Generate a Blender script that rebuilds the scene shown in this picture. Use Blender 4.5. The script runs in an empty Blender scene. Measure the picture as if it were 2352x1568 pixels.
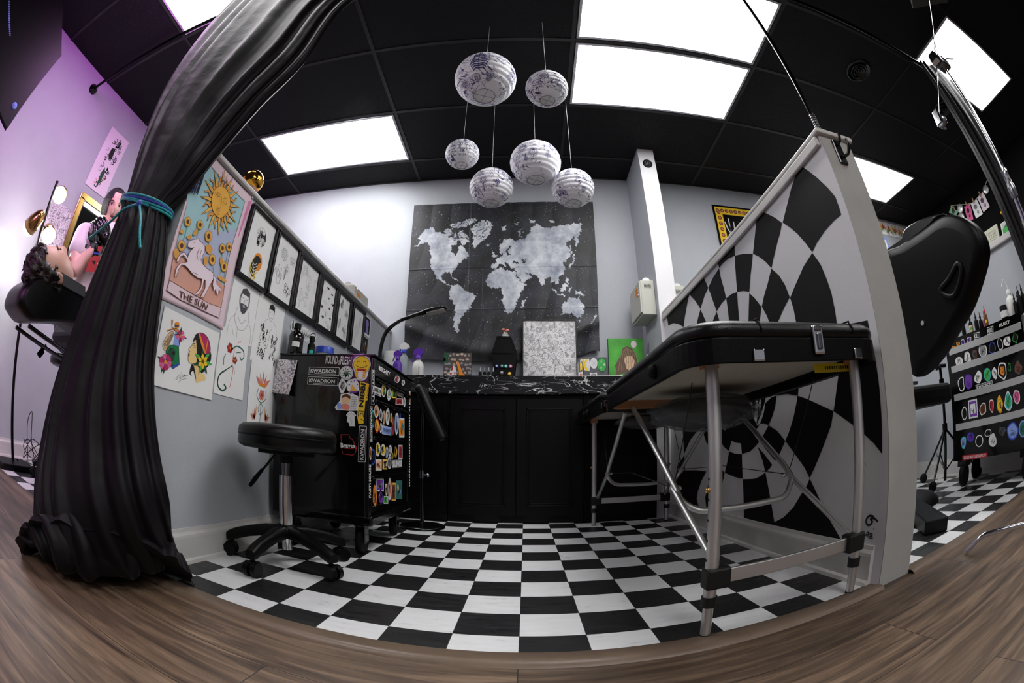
import bpy, math, random
import numpy as np
from mathutils import Vector, Matrix
PI = math.pi
sc = bpy.context.scene
col = sc.collection

# ------------------------------------------------------------------ camera (15 mm class fisheye on the floor)
CAM = np.array([0.00826, -0.81372, 0.44124])
YAW, PITCH, ROLL, FPX = -0.0312, 0.2497, 0.0082, 1017.56
_cy, _sy, _cp, _sp, _cr, _sr = math.cos(YAW), math.sin(YAW), math.cos(PITCH), math.sin(PITCH), math.cos(ROLL), math.sin(ROLL)
FWD = np.array([_sy*_cp, _cy*_cp, _sp]); _r = np.array([_cy, -_sy, 0.0]); _u = np.cross(_r, FWD)
RGT = _cr*_r + _sr*_u; UPV = -_sr*_r + _cr*_u
cd = bpy.data.cameras.new('camera'); cam = bpy.data.objects.new('camera', cd); col.objects.link(cam); sc.camera = cam
M = Matrix.Identity(4)
for i in range(3):
    M[i][0] = RGT[i]; M[i][1] = UPV[i]; M[i][2] = -FWD[i]; M[i][3] = CAM[i]
cam.matrix_world = M
cd.type = 'PANO'; cd.sensor_width = 36.0; cd.sensor_fit = 'HORIZONTAL'; cd.clip_start = 0.02; cd.clip_end = 100
cd.panorama_type = 'FISHEYE_EQUISOLID'; cd.fisheye_lens = FPX/2352*36.0; cd.fisheye_fov = math.radians(200)

# ------------------------------------------------------------------ world, view
w = bpy.data.worlds.new('world'); sc.world = w; w.use_nodes = True
w.node_tree.nodes['Background'].inputs[0].default_value = (0.55, 0.58, 0.62, 1)
w.node_tree.nodes['Background'].inputs[1].default_value = 0.12
vs = sc.view_settings; vs.view_transform = 'Standard'; vs.look = 'None'; vs.exposure = 0.95; vs.gamma = 1.0; vs.use_curve_mapping = False

def lamp(name, kind, loc, energy, color=(1, 1, 1), size=0.1, aim=None, sy=None, spot=None):
    d = bpy.data.lights.new(name, kind); d.energy = energy; d.color = color
    if kind == 'AREA':
        d.size = size
        if sy: d.shape = 'RECTANGLE'; d.size_y = sy
    else: d.shadow_soft_size = size
    if spot: d.spot_size = spot; d.spot_blend = 0.6
    o = bpy.data.objects.new(name, d); col.objects.link(o); o.location = loc
    if aim is not None:
        o.rotation_euler = (Vector(aim)-Vector(loc)).to_track_quat('-Z', 'Y').to_euler()
    return o
# unseen magenta LED light inferred for the neighbouring booth; front fill added behind the camera
lamp('magenta_room_light', 'AREA', (-1.75, -.2, 2.62), 7, (.8, 0.12, 0.95), .3, aim=(-3.09, .2, 1.9))
lamp('pink_room_light', 'AREA', (-1.6, -1.6, 1.3), 4, (.9, 0.25, 0.85), .3, aim=(-3.0, -.2, 1.2))
lamp('front_fill_light', 'AREA', (0.6, -2.6, 2.65), 14, (1, 0.97, 0.93), 1.2, aim=(0.6, -2.6, 0), sy=0.6)  # added area lamp, brightens the room from behind the camera
lamp('booth_spot', 'SPOT', (-1.0, 1.1, 2.62), 20, (0.97, 0.98, 1.0), 0.06, aim=(-1.75, 2.36, 1.95), spot=1.5)

# ------------------------------------------------------------------ pixels of the photograph <-> the room
def ray(x, y):
    a = x-1176.0; b = 784.0-y; rr = math.hypot(a, b) or 1e-9; th = 2*math.asin(rr/2/FPX)
    return math.sin(th)*(a*RGT+b*UPV)/rr + math.cos(th)*FWD
AX = {'x': 0, 'y': 1, 'z': 2}
def at(pl, px, d=0.0):
    """the point of the plane (axis, value) seen at px, lifted d towards the camera"""
    k = AX[pl[0]]; c = pl[1]; s = 1 if CAM[k] > c else -1
    r = ray(*px); c2 = c+s*d
    return CAM + r*(c2-CAM[k])/r[k]
def up(px, x, y):
    d = ray(*px); p = np.array([x, y])-CAM[:2]; return CAM + d*((p@d[:2])/(d[:2]@d[:2]))
def crop(ox, oy, s, pts): return [(ox+p[0]/s, oy+p[1]/s) for p in pts]

# ------------------------------------------------------------------ materials
MATS = {}
def srgb(c):
    if isinstance(c, str):
        c = c.lstrip('#'); c = [int(c[i:i+2], 16)/255 for i in (0, 2, 4)]
    return tuple((v/12.92 if v <= 0.04045 else ((v+0.055)/1.055)**2.4) for v in c)+(1.0,)
def new(name):
    m = bpy.data.materials.new(name); m.use_nodes = True
    return m, m.node_tree, m.node_tree.nodes['Principled BSDF']
def nd(t, kind, **kw):
    n = t.nodes.new(kind)
    for k, v in kw.items():
        if k.startswith('i_'):
            key = k[2:]; key = int(key) if key.isdigit() else key.replace('_', ' ')
            n.inputs[key].default_value = v
        else: setattr(n, k, v)
    return n
def mat(key, c=None, rough=0.5, metal=0.0, bump=0.0, bscale=60, spec=0.5, var=0.0, emit=0, coat=0, alpha=1, sheen=0, trans=0, vscale=6):
    if key in MATS: return MATS[key]
    if c is None: c = key
    m, t, b = new('mat_'+key.lstrip('#')); c = srgb(c)
    b.inputs['Base Color'].default_value = c; b.inputs['Roughness'].default_value = rough; b.inputs['Metallic'].default_value = metal
    b.inputs['Specular IOR Level'].default_value = spec; b.inputs['Coat Weight'].default_value = coat
    b.inputs['Alpha'].default_value = alpha; b.inputs['Sheen Weight'].default_value = sheen; b.inputs['Transmission Weight'].default_value = trans
    if emit: b.inputs['Emission Color'].default_value = c; b.inputs['Emission Strength'].default_value = emit
    tc = nd(t, 'ShaderNodeTexCoord')
    if var:
        n = nd(t, 'ShaderNodeTexNoise', i_Scale=vscale, i_Detail=5.0); t.links.new(tc.outputs['Object'], n.inputs['Vector'])
        r = nd(t, 'ShaderNodeMapRange', i_1=0.3, i_2=0.7, i_3=1-var, i_4=1+var); t.links.new(n.outputs['Fac'], r.inputs[0])
        x = nd(t, 'ShaderNodeVectorMath', operation='SCALE'); x.inputs[0].default_value = c[:3]
        t.links.new(r.outputs[0], x.inputs['Scale']); t.links.new(x.outputs[0], b.inputs['Base Color'])
        r2 = nd(t, 'ShaderNodeMapRange', i_1=0.3, i_2=0.7, i_3=max(0, rough-.06), i_4=min(1, rough+.06)); t.links.new(n.outputs['Fac'], r2.inputs[0]); t.links.new(r2.outputs[0], b.inputs['Roughness'])
    if bump:
        n = nd(t, 'ShaderNodeTexNoise', i_Scale=bscale, i_Detail=4.0); t.links.new(tc.outputs['Object'], n.inputs['Vector'])
        bp = nd(t, 'ShaderNodeBump', i_Strength=bump, i_Distance=0.01); t.links.new(n.outputs['Fac'], bp.inputs['Height']); t.links.new(bp.outputs[0], b.inputs['Normal'])
    MATS[key] = m; return m

mat('wall', (.70, .715, .74), .6, bump=.08, bscale=90, var=.03)
mat('wall_white', (.86, .86, .87), .5, bump=.06, bscale=60, var=.02)
mat('mural_black', (.030, .028, .031), .55, var=.12, bump=.05, bscale=50, spec=0.2)
mat('trim', (.80, .79, .78), .45, var=.06, bump=.1, bscale=30)
mat('blackwall', (.035, .035, .04), .8, var=.1, spec=0.1)
mat('cab', (.010, .010, .0115), .34, var=.1, bump=.03, bscale=40, spec=0.2)
mat('gloss', (.012, .012, .013), .2, coat=.3, var=.05, spec=0.35)
mat('vinyl', (.014, .014, .0155), .34, bump=.12, bscale=350, var=.05, spec=0.35)
mat('vinyl_dark', (.007, .007, .008), .42, bump=.08, bscale=300, spec=0.15)
mat('plastic', (.016, .016, .017), .42, bump=.1, bscale=400, spec=0.2)
mat('rubber', (.014, .014, .014), .7, spec=0.2)
mat('chrome', (.82, .82, .84), .1, 1.0)
mat('alu', (.84, .84, .84), .42, 1.0, bump=.05, bscale=300, var=.04)
mat('steel', (.5, .5, .52), .25, 1.0)
mat('white', (.9, .9, .9), .45)
mat('paper', (.93, .93, .93), .7, var=.015)
mat('paper_pink', (.92, .86, .9), .7, var=.02)
mat('ink', (.03, .03, .035), .6)
mat('ink_grey', (.35, .35, .37), .7)
mat('ink_light', (.62, .62, .64), .7)
mat('board', (.72, .70, .64), .55, var=.08, vscale=3)
mat('woodb', (.70, .48, .33), .55, var=.15, vscale=12)
mat('tape', '#d8c62a', .35, var=.1)
mat('gold', (.95, .72, .28), .14, 1.0, bump=.3, bscale=25)
mat('brass', (.78, .62, .38), .22, 1.0)
mat('skin', '#d9a593', .45, var=.05, bump=.05, bscale=120)
mat('skin2', '#e6b9a8', .45, var=.05, bump=.05, bscale=120)
mat('hair', '#160e0c', .4, bump=.8, bscale=120, var=.3)
mat('hair2', '#1c100d', .38, bump=.4, bscale=90, var=.2)
mat('glove', (.03, .03, .035), .25)
mat('shirt', (.90, .86, .87), .75, var=.04, bump=.1, bscale=30)
mat('purple_cloth', '#3c2a66', .7, var=.2)
mat('wrap', (.42, .44, .46), .14, alpha=.42, bump=.6, bscale=14)
mat('glass', (.92, .95, .96), .05, alpha=.22)
mat('foam', (.86, .86, .85), .5, var=.03)
mat('ledge', (.80, .79, .78), .4)
mat('bulb', (1, .99, .97), .3, emit=26)

def mat_light():
    m, t, b = new('mat_light_panel'); b.inputs['Base Color'].default_value = (.8, .8, .8, 1)
    b.inputs['Emission Color'].default_value = (1, .99, .985, 1); b.inputs['Emission Strength'].default_value = 0.0
    g = nd(t, 'ShaderNodeTexCoord'); n = nd(t, 'ShaderNodeTexNoise', i_Scale=1.5); t.links.new(g.outputs['Object'], n.inputs['Vector'])
    r = nd(t, 'ShaderNodeMapRange', i_1=0.3, i_2=0.7, i_3=LIGHT*.97, i_4=LIGHT*1.03); t.links.new(n.outputs['Fac'], r.inputs[0]); t.links.new(r.outputs[0], b.inputs['Emission Strength'])
    MATS['light'] = m
LIGHT = 6.5
mat_light()

def mat_checker():
    m, t, b = new('mat_checker_vinyl')
    g = nd(t, 'ShaderNodeNewGeometry'); ck = nd(t, 'ShaderNodeTexChecker', i_Scale=1/.1524)
    mp = nd(t, 'ShaderNodeMapping'); mp.inputs['Location'].default_value = (.1524, 0, 0.05)
    t.links.new(g.outputs['Position'], mp.inputs['Vector']); t.links.new(mp.outputs[0], ck.inputs['Vector'])
    ck.inputs['Color1'].default_value = (0.011, 0.011, 0.012, 1); ck.inputs['Color2'].default_value = (.72, .73, .74, 1)
    n = nd(t, 'ShaderNodeTexNoise', i_Scale=9.0, i_Detail=8.0, i_Roughness=.7)
    mp2 = nd(t, 'ShaderNodeMapping'); mp2.inputs['Scale'].default_value = (1, 5, 1); t.links.new(g.outputs['Position'], mp2.inputs['Vector']); t.links.new(mp2.outputs[0], n.inputs['Vector'])
    r = nd(t, 'ShaderNodeMapRange', i_1=.25, i_2=.75, i_3=.88, i_4=1.08); t.links.new(n.outputs['Fac'], r.inputs[0])
    x = nd(t, 'ShaderNodeVectorMath', operation='SCALE'); t.links.new(ck.outputs['Color'], x.inputs[0]); t.links.new(r.outputs[0], x.inputs['Scale'])
    n2 = nd(t, 'ShaderNodeTexNoise', i_Scale=26.0, i_Detail=10.0, i_Roughness=.75); t.links.new(mp2.outputs[0], n2.inputs['Vector'])
    r2 = nd(t, 'ShaderNodeMapRange', i_1=.66, i_2=.78, i_3=0.0, i_4=.35); t.links.new(n2.outputs['Fac'], r2.inputs[0])
    mx = nd(t, 'ShaderNodeMix', data_type='RGBA'); t.links.new(r2.outputs[0], mx.inputs[0]); t.links.new(x.outputs[0], mx.inputs[6]); mx.inputs[7].default_value = (.22, .22, .22, 1)
    # seams between the tiles
    w = nd(t, 'ShaderNodeTexBrick', offset=0.0, i_Scale=1/.1524); w.inputs['Mortar Size'].default_value = .006; w.inputs['Brick Width'].default_value = 1; w.inputs['Row Height'].default_value = 1
    w.inputs['Color1'].default_value = (1, 1, 1, 1); w.inputs['Color2'].default_value = (1, 1, 1, 1); w.inputs['Mortar'].default_value = (.25, .25, .25, 1)
    t.links.new(g.outputs['Position'], w.inputs['Vector'])
    ml = nd(t, 'ShaderNodeMix', data_type='RGBA', blend_type='MULTIPLY'); ml.inputs[0].default_value = 1; t.links.new(mx.outputs[2], ml.inputs[6]); t.links.new(w.outputs['Color'], ml.inputs[7])
    t.links.new(ml.outputs[2], b.inputs['Base Color'])
    r3 = nd(t, 'ShaderNodeMapRange', i_1=.3, i_2=.7, i_3=.22, i_4=.5); t.links.new(n.outputs['Fac'], r3.inputs[0]); t.links.new(r3.outputs[0], b.inputs['Roughness'])
    bp = nd(t, 'ShaderNodeBump', i_Strength=.12, i_Distance=.004); t.links.new(n2.outputs['Fac'], bp.inputs['Height']); t.links.new(bp.outputs[0], b.inputs['Normal'])
    MATS['checker'] = m
mat_checker()

def mat_wood():
    m, t, b = new('mat_wood_planks')
    g = nd(t, 'ShaderNodeNewGeometry')
    w = nd(t, 'ShaderNodeTexBrick', offset=0.37, i_Scale=1.0); w.inputs['Brick Width'].default_value = 1.22; w.inputs['Row Height'].default_value = .178; w.inputs['Mortar Size'].default_value = .0012
    w.inputs['Color1'].default_value = (0, 0, 0, 1); w.inputs['Color2'].default_value = (1, 1, 1, 1); w.inputs['Mortar'].default_value = (.5, .5, .5, 1); w.inputs['Bias'].default_value = 0
    t.links.new(g.outputs['Position'], w.inputs['Vector'])
    mp = nd(t, 'ShaderNodeMapping'); mp.inputs['Scale'].default_value = (1.3, 16, 1); t.links.new(g.outputs['Position'], mp.inputs['Vector'])
    av = nd(t, 'ShaderNodeVectorMath', operation='ADD'); sc_ = nd(t, 'ShaderNodeVectorMath', operation='SCALE'); sc_.inputs['Scale'].default_value = 7.3
    t.links.new(w.outputs['Color'], sc_.inputs[0]); t.links.new(mp.outputs[0], av.inputs[0]); t.links.new(sc_.outputs[0], av.inputs[1])
    n = nd(t, 'ShaderNodeTexNoise', i_Scale=2.4, i_Detail=9.0, i_Roughness=.62, i_Distortion=.6); t.links.new(av.outputs[0], n.inputs['Vector'])
    cr = nd(t, 'ShaderNodeValToRGB'); t.links.new(n.outputs['Fac'], cr.inputs[0])
    e = cr.color_ramp.elements; e[0].position = .28; e[0].color = srgb('#2e241d'); e[1].position = .74; e[1].color = srgb('#8d7660')
    x = cr.color_ramp.elements.new(.5); x.color = srgb('#5e4c3d')
    hs = nd(t, 'ShaderNodeMix', data_type='RGBA', blend_type='MULTIPLY'); hs.inputs[0].default_value = 1
    r = nd(t, 'ShaderNodeMapRange', i_1=0, i_2=1, i_3=.72, i_4=1.2); t.links.new(w.outputs['Color'], r.inputs[0])
    t.links.new(cr.outputs[0], hs.inputs[6]); t.links.new(r.outputs[0], hs.inputs[7])
    mt = nd(t, 'ShaderNodeMix', data_type='RGBA'); t.links.new(w.outputs['Fac'], mt.inputs[0]); t.links.new(hs.outputs[2], mt.inputs[6]); mt.inputs[7].default_value = (.02, .015, .01, 1)
    t.links.new(mt.outputs[2], b.inputs['Base Color']); b.inputs['Roughness'].default_value = .42
    bp = nd(t, 'ShaderNodeBump', i_Strength=.25, i_Distance=.002); t.links.new(n.outputs['Fac'], bp.inputs['Height']); t.links.new(bp.outputs[0], b.inputs['Normal'])
    MATS['wood'] = m
mat_wood()

def mat_ceiling():
    m, t, b = new('mat_black_ceiling_tile')
    g = nd(t, 'ShaderNodeNewGeometry')
    n = nd(t, 'ShaderNodeTexNoise', i_Scale=55.0, i_Detail=3.0, i_Roughness=.6, i_Distortion=1.2); t.links.new(g.outputs['Position'], n.inputs['Vector'])
    r = nd(t, 'ShaderNodeMapRange', i_1=.47, i_2=.5, i_3=0, i_4=1.0); t.links.new(n.outputs['Fac'], r.inputs[0])
    r1 = nd(t, 'ShaderNodeMapRange', i_1=.5, i_2=.53, i_3=1.0, i_4=0); t.links.new(n.outputs['Fac'], r1.inputs[0])
    mm = nd(t, 'ShaderNodeMath', operation='MULTIPLY'); t.links.new(r.outputs[0], mm.inputs[0]); t.links.new(r1.outputs[0], mm.inputs[1])
    mx = nd(t, 'ShaderNodeMix', data_type='RGBA'); t.links.new(mm.outputs[0], mx.inputs[0]); mx.inputs[6].default_value = (.0115, .0115, .0125, 1); mx.inputs[7].default_value = (.003, .003, .003, 1)
    t.links.new(mx.outputs[2], b.inputs['Base Color']); b.inputs['Roughness'].default_value = .6; b.inputs['Specular IOR Level'].default_value = .15
    bp = nd(t, 'ShaderNodeBump', i_Strength=.5, i_Distance=.004, invert=True); t.links.new(mm.outputs[0], bp.inputs['Height']); t.links.new(bp.outputs[0], b.inputs['Normal'])
    MATS['ceiling'] = m
mat_ceiling()
mat('tbar', (.05, .05, .053), .5)

def mat_marble():
    m, t, b = new('mat_black_marble')
    tc = nd(t, 'ShaderNodeTexCoord')
    mp = nd(t, 'ShaderNodeMapping'); mp.inputs['Scale'].default_value = (2.2, 3.5, 7); mp.inputs['Rotation'].default_value = (0.2, .35, .1); t.links.new(tc.outputs['Object'], mp.inputs['Vector'])
    fs = []
    for s, wd in ((1.6, .011), (3.1, .007)):
        n = nd(t, 'ShaderNodeTexNoise', i_Scale=s, i_Detail=5.0, i_Roughness=.5, i_Distortion=1.0); t.links.new(mp.outputs[0], n.inputs['Vector'])
        a = nd(t, 'ShaderNodeMath', operation='SUBTRACT'); a.inputs[1].default_value = .5; t.links.new(n.outputs['Fac'], a.inputs[0])
        ab = nd(t, 'ShaderNodeMath', operation='ABSOLUTE'); t.links.new(a.outputs[0], ab.inputs[0])
        r = nd(t, 'ShaderNodeMapRange', i_1=wd*.4, i_2=wd, i_3=1.0, i_4=0.0); t.links.new(ab.outputs[0], r.inputs[0]); fs.append(r)
    mk = nd(t, 'ShaderNodeTexNoise', i_Scale=3.0); t.links.new(mp.outputs[0], mk.inputs['Vector'])
    rk = nd(t, 'ShaderNodeMapRange', i_1=.42, i_2=.55, i_3=0, i_4=1); t.links.new(mk.outputs['Fac'], rk.inputs[0])
    mxm = nd(t, 'ShaderNodeMath', operation='MAXIMUM'); t.links.new(fs[0].outputs[0], mxm.inputs[0]); t.links.new(fs[1].outputs[0], mxm.inputs[1])
    ml = nd(t, 'ShaderNodeMath', operation='MULTIPLY'); t.links.new(mxm.outputs[0], ml.inputs[0]); t.links.new(rk.outputs[0], ml.inputs[1])
    mx = nd(t, 'ShaderNodeMix', data_type='RGBA'); t.links.new(ml.outputs[0], mx.inputs[0]); mx.inputs[6].default_value = (.006, .006, .007, 1); mx.inputs[7].default_value = (.75, .75, .75, 1)
    t.links.new(mx.outputs[2], b.inputs['Base Color']); b.inputs['Roughness'].default_value = .15
    MATS['marble'] = m
mat_marble()

def mat_curtain():
    m, t, b = new('mat_black_satin_curtain')
    b.inputs['Base Color'].default_value = (.0042, .0028, .0044, 1); b.inputs['Roughness'].default_value = .55
    b.inputs['Sheen Weight'].default_value = .035; b.inputs['Sheen Roughness'].default_value = .35; b.inputs['Specular IOR Level'].default_value = .2
    tc = nd(t, 'ShaderNodeTexCoord'); n = nd(t, 'ShaderNodeTexNoise', i_Scale=5.0, i_Detail=4.0); t.links.new(tc.outputs['Object'], n.inputs['Vector'])
    bp = nd(t, 'ShaderNodeBump', i_Strength=.4, i_Distance=.03); t.links.new(n.outputs['Fac'], bp.inputs['Height']); t.links.new(bp.outputs[0], b.inputs['Normal'])
    MATS['curtain'] = m
mat_curtain()

def mat_doodle(key, paper, ink, scale=22, width=.035, cover=.5, ink2=None, dist=1.5):
    """paper covered with hand drawn line work: thin contour lines of a distorted noise"""
    m, t, b = new('mat_'+key); tc = nd(t, 'ShaderNodeTexCoord')
    prev = None
    for k, (s, off) in enumerate(((scale, 0), (scale*.6, 9), (scale*1.7, 17))):
        mp = nd(t, 'ShaderNodeMapping'); mp.inputs['Location'].default_value = (off, off*.7, off*.3); t.links.new(tc.outputs['Object'], mp.inputs['Vector'])
        n = nd(t, 'ShaderNodeTexNoise', i_Scale=s, i_Detail=1.5, i_Distortion=dist); t.links.new(mp.outputs[0], n.inputs['Vector'])
        a = nd(t, 'ShaderNodeMath', operation='PINGPONG'); a.inputs[1].default_value = .09; t.links.new(n.outputs['Fac'], a.inputs[0])
        r = nd(t, 'ShaderNodeMapRange', i_1=width*.25, i_2=width*.6, i_3=1.0, i_4=0.0); t.links.new(a.outputs[0], r.inputs[0])
        mk = nd(t, 'ShaderNodeTexNoise', i_Scale=s*.35); t.links.new(mp.outputs[0], mk.inputs['Vector'])
        rk = nd(t, 'ShaderNodeMapRange', i_1=1-cover-.02, i_2=1-cover+.02, i_3=0, i_4=1); t.links.new(mk.outputs['Fac'], rk.inputs[0])
        ml = nd(t, 'ShaderNodeMath', operation='MULTIPLY'); t.links.new(r.outputs[0], ml.inputs[0]); t.links.new(rk.outputs[0], ml.inputs[1])
        if prev is None: prev = ml
        else:
            mxm = nd(t, 'ShaderNodeMath', operation='MAXIMUM'); t.links.new(prev.outputs[0], mxm.inputs[0]); t.links.new(ml.outputs[0], mxm.inputs[1]); prev = mxm
    mx = nd(t, 'ShaderNodeMix', data_type='RGBA'); t.links.new(prev.outputs[0], mx.inputs[0]); mx.inputs[6].default_value = srgb(paper); mx.inputs[7].default_value = srgb(ink)
    t.links.new(mx.outputs[2], b.inputs['Base Color']); b.inputs['Roughness'].default_value = .65
    MATS[key] = m; return b
mat_doodle('doodle_sheet', (.9, .9, .9), (.12, .12, .13), 20, .04, .62)
mat_doodle('doodle_pale', (.9, .88, .9), (.45, .42, .46), 26, .035, .62)
for _k, _c in (('lantern_a', '#2a2470'), ('lantern_b', '#262a5c'), ('lantern_c', '#2d2350')):
    _b = mat_doodle(_k, (.93, .93, .95), _c, 13 if _k == 'lantern_a' else 17, .040, .46)
    _b.inputs['Subsurface Weight'].default_value = .0; _b.inputs['Transmission Weight'].default_value = 0

# ------------------------------------------------------------------ mesh builder
class B:
    def __init__(s, *mats): s.v = []; s.f = []; s.m = []; s.sm = []; s.mats = list(mats) or ['white']
    def mi(s, m):
        if isinstance(m, int): return m
        if m not in s.mats: s.mats.append(m)
        return s.mats.index(m)
    def add(s, vs, fs, m=0, smooth=False):
        o = len(s.v); s.v += [tuple(map(float, p)) for p in vs]; k = s.mi(m)
        for f in fs: s.f.append([i+o for i in f]); s.m.append(k); s.sm.append(smooth)
        return s
    def box(s, x0, x1, y0, y1, z0, z1, m=0):
        v = [(x, y, z) for x in (x0, x1) for y in (y0, y1) for z in (z0, z1)]
        return s.add(v, [(0, 1, 3, 2), (4, 6, 7, 5), (0, 4, 5, 1), (2, 3, 7, 6), (0, 2, 6, 4), (1, 5, 7, 3)], m)
    def obox(s, c, half, R=None, m=0):
        R = np.eye(3) if R is None else np.array(R); c = np.array(c, float)
        v = [c+R@(np.array((a, b, d))*np.array(half)) for a in (-1, 1) for b in (-1, 1) for d in (-1, 1)]
        return s.add(v, [(0, 1, 3, 2), (4, 6, 7, 5), (0, 4, 5, 1), (2, 3, 7, 6), (0, 2, 6, 4), (1, 5, 7, 3)], m)
    def tube(s, pts, r, n=10, m=0, caps=True, smooth=True, flat=1.0):
        P = [np.array(p, float) for p in pts]; k = len(P); R = r if hasattr(r, '__len__') else [r]*k
        T = [(P[min(i+1, k-1)]-P[max(i-1, 0)]) for i in range(k)]; T = [t/(np.linalg.norm(t)+1e-12) for t in T]
        a = np.array([0, 0, 1.]) if abs(T[0][2]) < .9 else np.array([1., 0, 0]); N = np.cross(T[0], a); N /= np.linalg.norm(N); vs = []
        for i in range(k):
            N = N-T[i]*(N@T[i]); N /= (np.linalg.norm(N)+1e-12); Bn = np.cross(T[i], N)
            for j in range(n):
                q = 2*PI*j/n; vs.append(P[i]+R[i]*(math.cos(q)*N+math.sin(q)*Bn*flat))
        fs = [(i*n+j, i*n+(j+1) % n, (i+1)*n+(j+1) % n, (i+1)*n+j) for i in range(k-1) for j in range(n)]
        s.add(vs, fs, m, smooth)
        if caps: s.add(vs[:n], [tuple(range(n))[::-1]], m); s.add(vs[-n:], [tuple(range(n))], m)
        return s
    def cyl(s, a, b, r, r1=None, n=20, m=0, smooth=True): return s.tube([a, b], [r, r if r1 is None else r1], n, m, True, smooth)
    def lathe(s, o, prof, n=24, m=0, axis=(0, 0, 1), smooth=True, caps=True):
        o = np.array(o, float); A = np.array(axis, float); A /= np.linalg.norm(A)
        t = np.array([1., 0, 0]) if abs(A[0]) < .9 else np.array([0, 1., 0]); N = np.cross(A, t); N /= np.linalg.norm(N); Q = np.cross(A, N)
        vs = [o+A*h+r*(math.cos(2*PI*j/n)*N+math.sin(2*PI*j/n)*Q) for r, h in prof for j in range(n)]; k = len(prof)
        s.add(vs, [(i*n+j, i*n+(j+1) % n, (i+1)*n+(j+1) % n, (i+1)*n+j) for i in range(k-1) for j in range(n)], m, smooth)
        if caps:
            if prof[0][0] > 1e-5: s.add(vs[:n], [tuple(range(n))[::-1]], m)
            if prof[-1][0] > 1e-5: s.add(vs[-n:], [tuple(range(n))], m)
        return s
    def ball(s, c, r, m=0, nu=20, nv=12, R=None, fn=None):
        r = (r, r, r) if not hasattr(r, '__len__') else r; c = np.array(c, float); R = np.eye(3) if R is None else np.array(R); vs = []
        for i in range(nv+1):
            for j in range(nu):
                th = PI*i/nv; ph = 2*PI*j/nu; d = np.array([math.sin(th)*math.cos(ph), math.sin(th)*math.sin(ph), math.cos(th)])
                k = fn(d) if fn else 1.0
                vs.append(c+R@(d*np.array(r)*k))
        return s.add(vs, [(i*nu+j, (i+1)*nu+j, (i+1)*nu+(j+1) % nu, i*nu+(j+1) % nu) for i in range(nv) for j in range(nu)], m, True)
    def poly(s, pts, m=0): return s.add(pts, [tuple(range(len(pts)))], m)
    def prism(s, pts, off, m=0):
        P = [np.array(p, float) for p in pts]; o = np.array(off, float); n = len(P)
        s.add(P+[p+o for p in P], [tuple(range(n)), tuple(range(2*n-1, n-1, -1))]+[(i, (i+1) % n, n+(i+1) % n, n+i) for i in range(n)], m); return s
    def grid(s, fn, nu, nv, m=0, smooth=True):
        vs = [fn(i/nu, j/nv) for j in range(nv+1) for i in range(nu+1)]
        return s.add(vs, [(j*(nu+1)+i, j*(nu+1)+i+1, (j+1)*(nu+1)+i+1, (j+1)*(nu+1)+i) for j in range(nv) for i in range(nu)], m, smooth)
    def build(s, name, parent=None, bevel=0, seg=2, sub=0, solid=0, kind=None, label=None, weld=False):
        me = bpy.data.meshes.new(name); L = np.array(parent.location) if parent and parent.type == 'EMPTY' else (np.array(parent.location) if parent else np.zeros(3))
        if parent and parent.parent: L = L+np.array(parent.parent.location)
        O = np.zeros(3)
        if not parent and s.v:      # the origin of a top-level mesh sits at its base
            a = np.array(s.v); O = np.array([(a[:, 0].min()+a[:, 0].max())/2, (a[:, 1].min()+a[:, 1].max())/2, a[:, 2].min()])
        me.from_pydata([tuple(np.array(p)-L-O) for p in s.v], [], s.f)
        for m in s.mats: me.materials.append(MATS[m] if m in MATS else mat(m))
        me.polygons.foreach_set('material_index', s.m); me.polygons.foreach_set('use_smooth', s.sm); me.update()
        o = bpy.data.objects.new(name, me); col.objects.link(o); o.location = tuple(O)
        if parent: o.parent = parent
        if weld:
            md = o.modifiers.new('w', 'WELD'); md.merge_threshold = 1e-5
        if solid: md = o.modifiers.new('s', 'SOLIDIFY'); md.thickness = solid; md.offset = 0
        if bevel:
            md = o.modifiers.new('b', 'BEVEL'); md.width = bevel; md.segments = seg; md.limit_method = 'ANGLE'; md.angle_limit = math.radians(40)
            md.harden_normals = False
        if sub: md = o.modifiers.new('u', 'SUBSURF'); md.levels = sub; md.render_levels = sub
        if kind: o['kind'] = kind
        if label: o['label'] = label
        return o
def thing(name, label, cat, loc=(0, 0, 0), group=None):
    o = bpy.data.objects.new(name, None); col.objects.link(o); o.location = tuple(map(float, loc)); o.empty_display_size = .05
    o['label'] = label; o['category'] = cat
    if group: o['group'] = group
    return o
def tag(o, label, cat, group=None):
    o['label'] = label; o['category'] = cat
    if group: o['group'] = group
    return o
def struct(o): o['kind'] = 'structure'; return o
def smooth_pts(P, k=6, closed=False):
    """Catmull-Rom through the points"""
    P = [np.array(p, float) for p in P]; n = len(P); out = []
    rng = range(n) if closed else range(n-1)
    for i in rng:
        if closed: a, b, c, d = P[i-1], P[i], P[(i+1) % n], P[(i+2) % n]
        else: a, b, c, d = P[max(i-1, 0)], P[i], P[i+1], P[min(i+2, n-1)]
        for q in range(k):
            t = q/k; out.append(.5*((2*b)+(-a+c)*t+(2*a-5*b+4*c-d)*t*t+(-a+3*b-3*c+d)*t**3))
    if not closed: out.append(P[-1])
    return out
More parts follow.
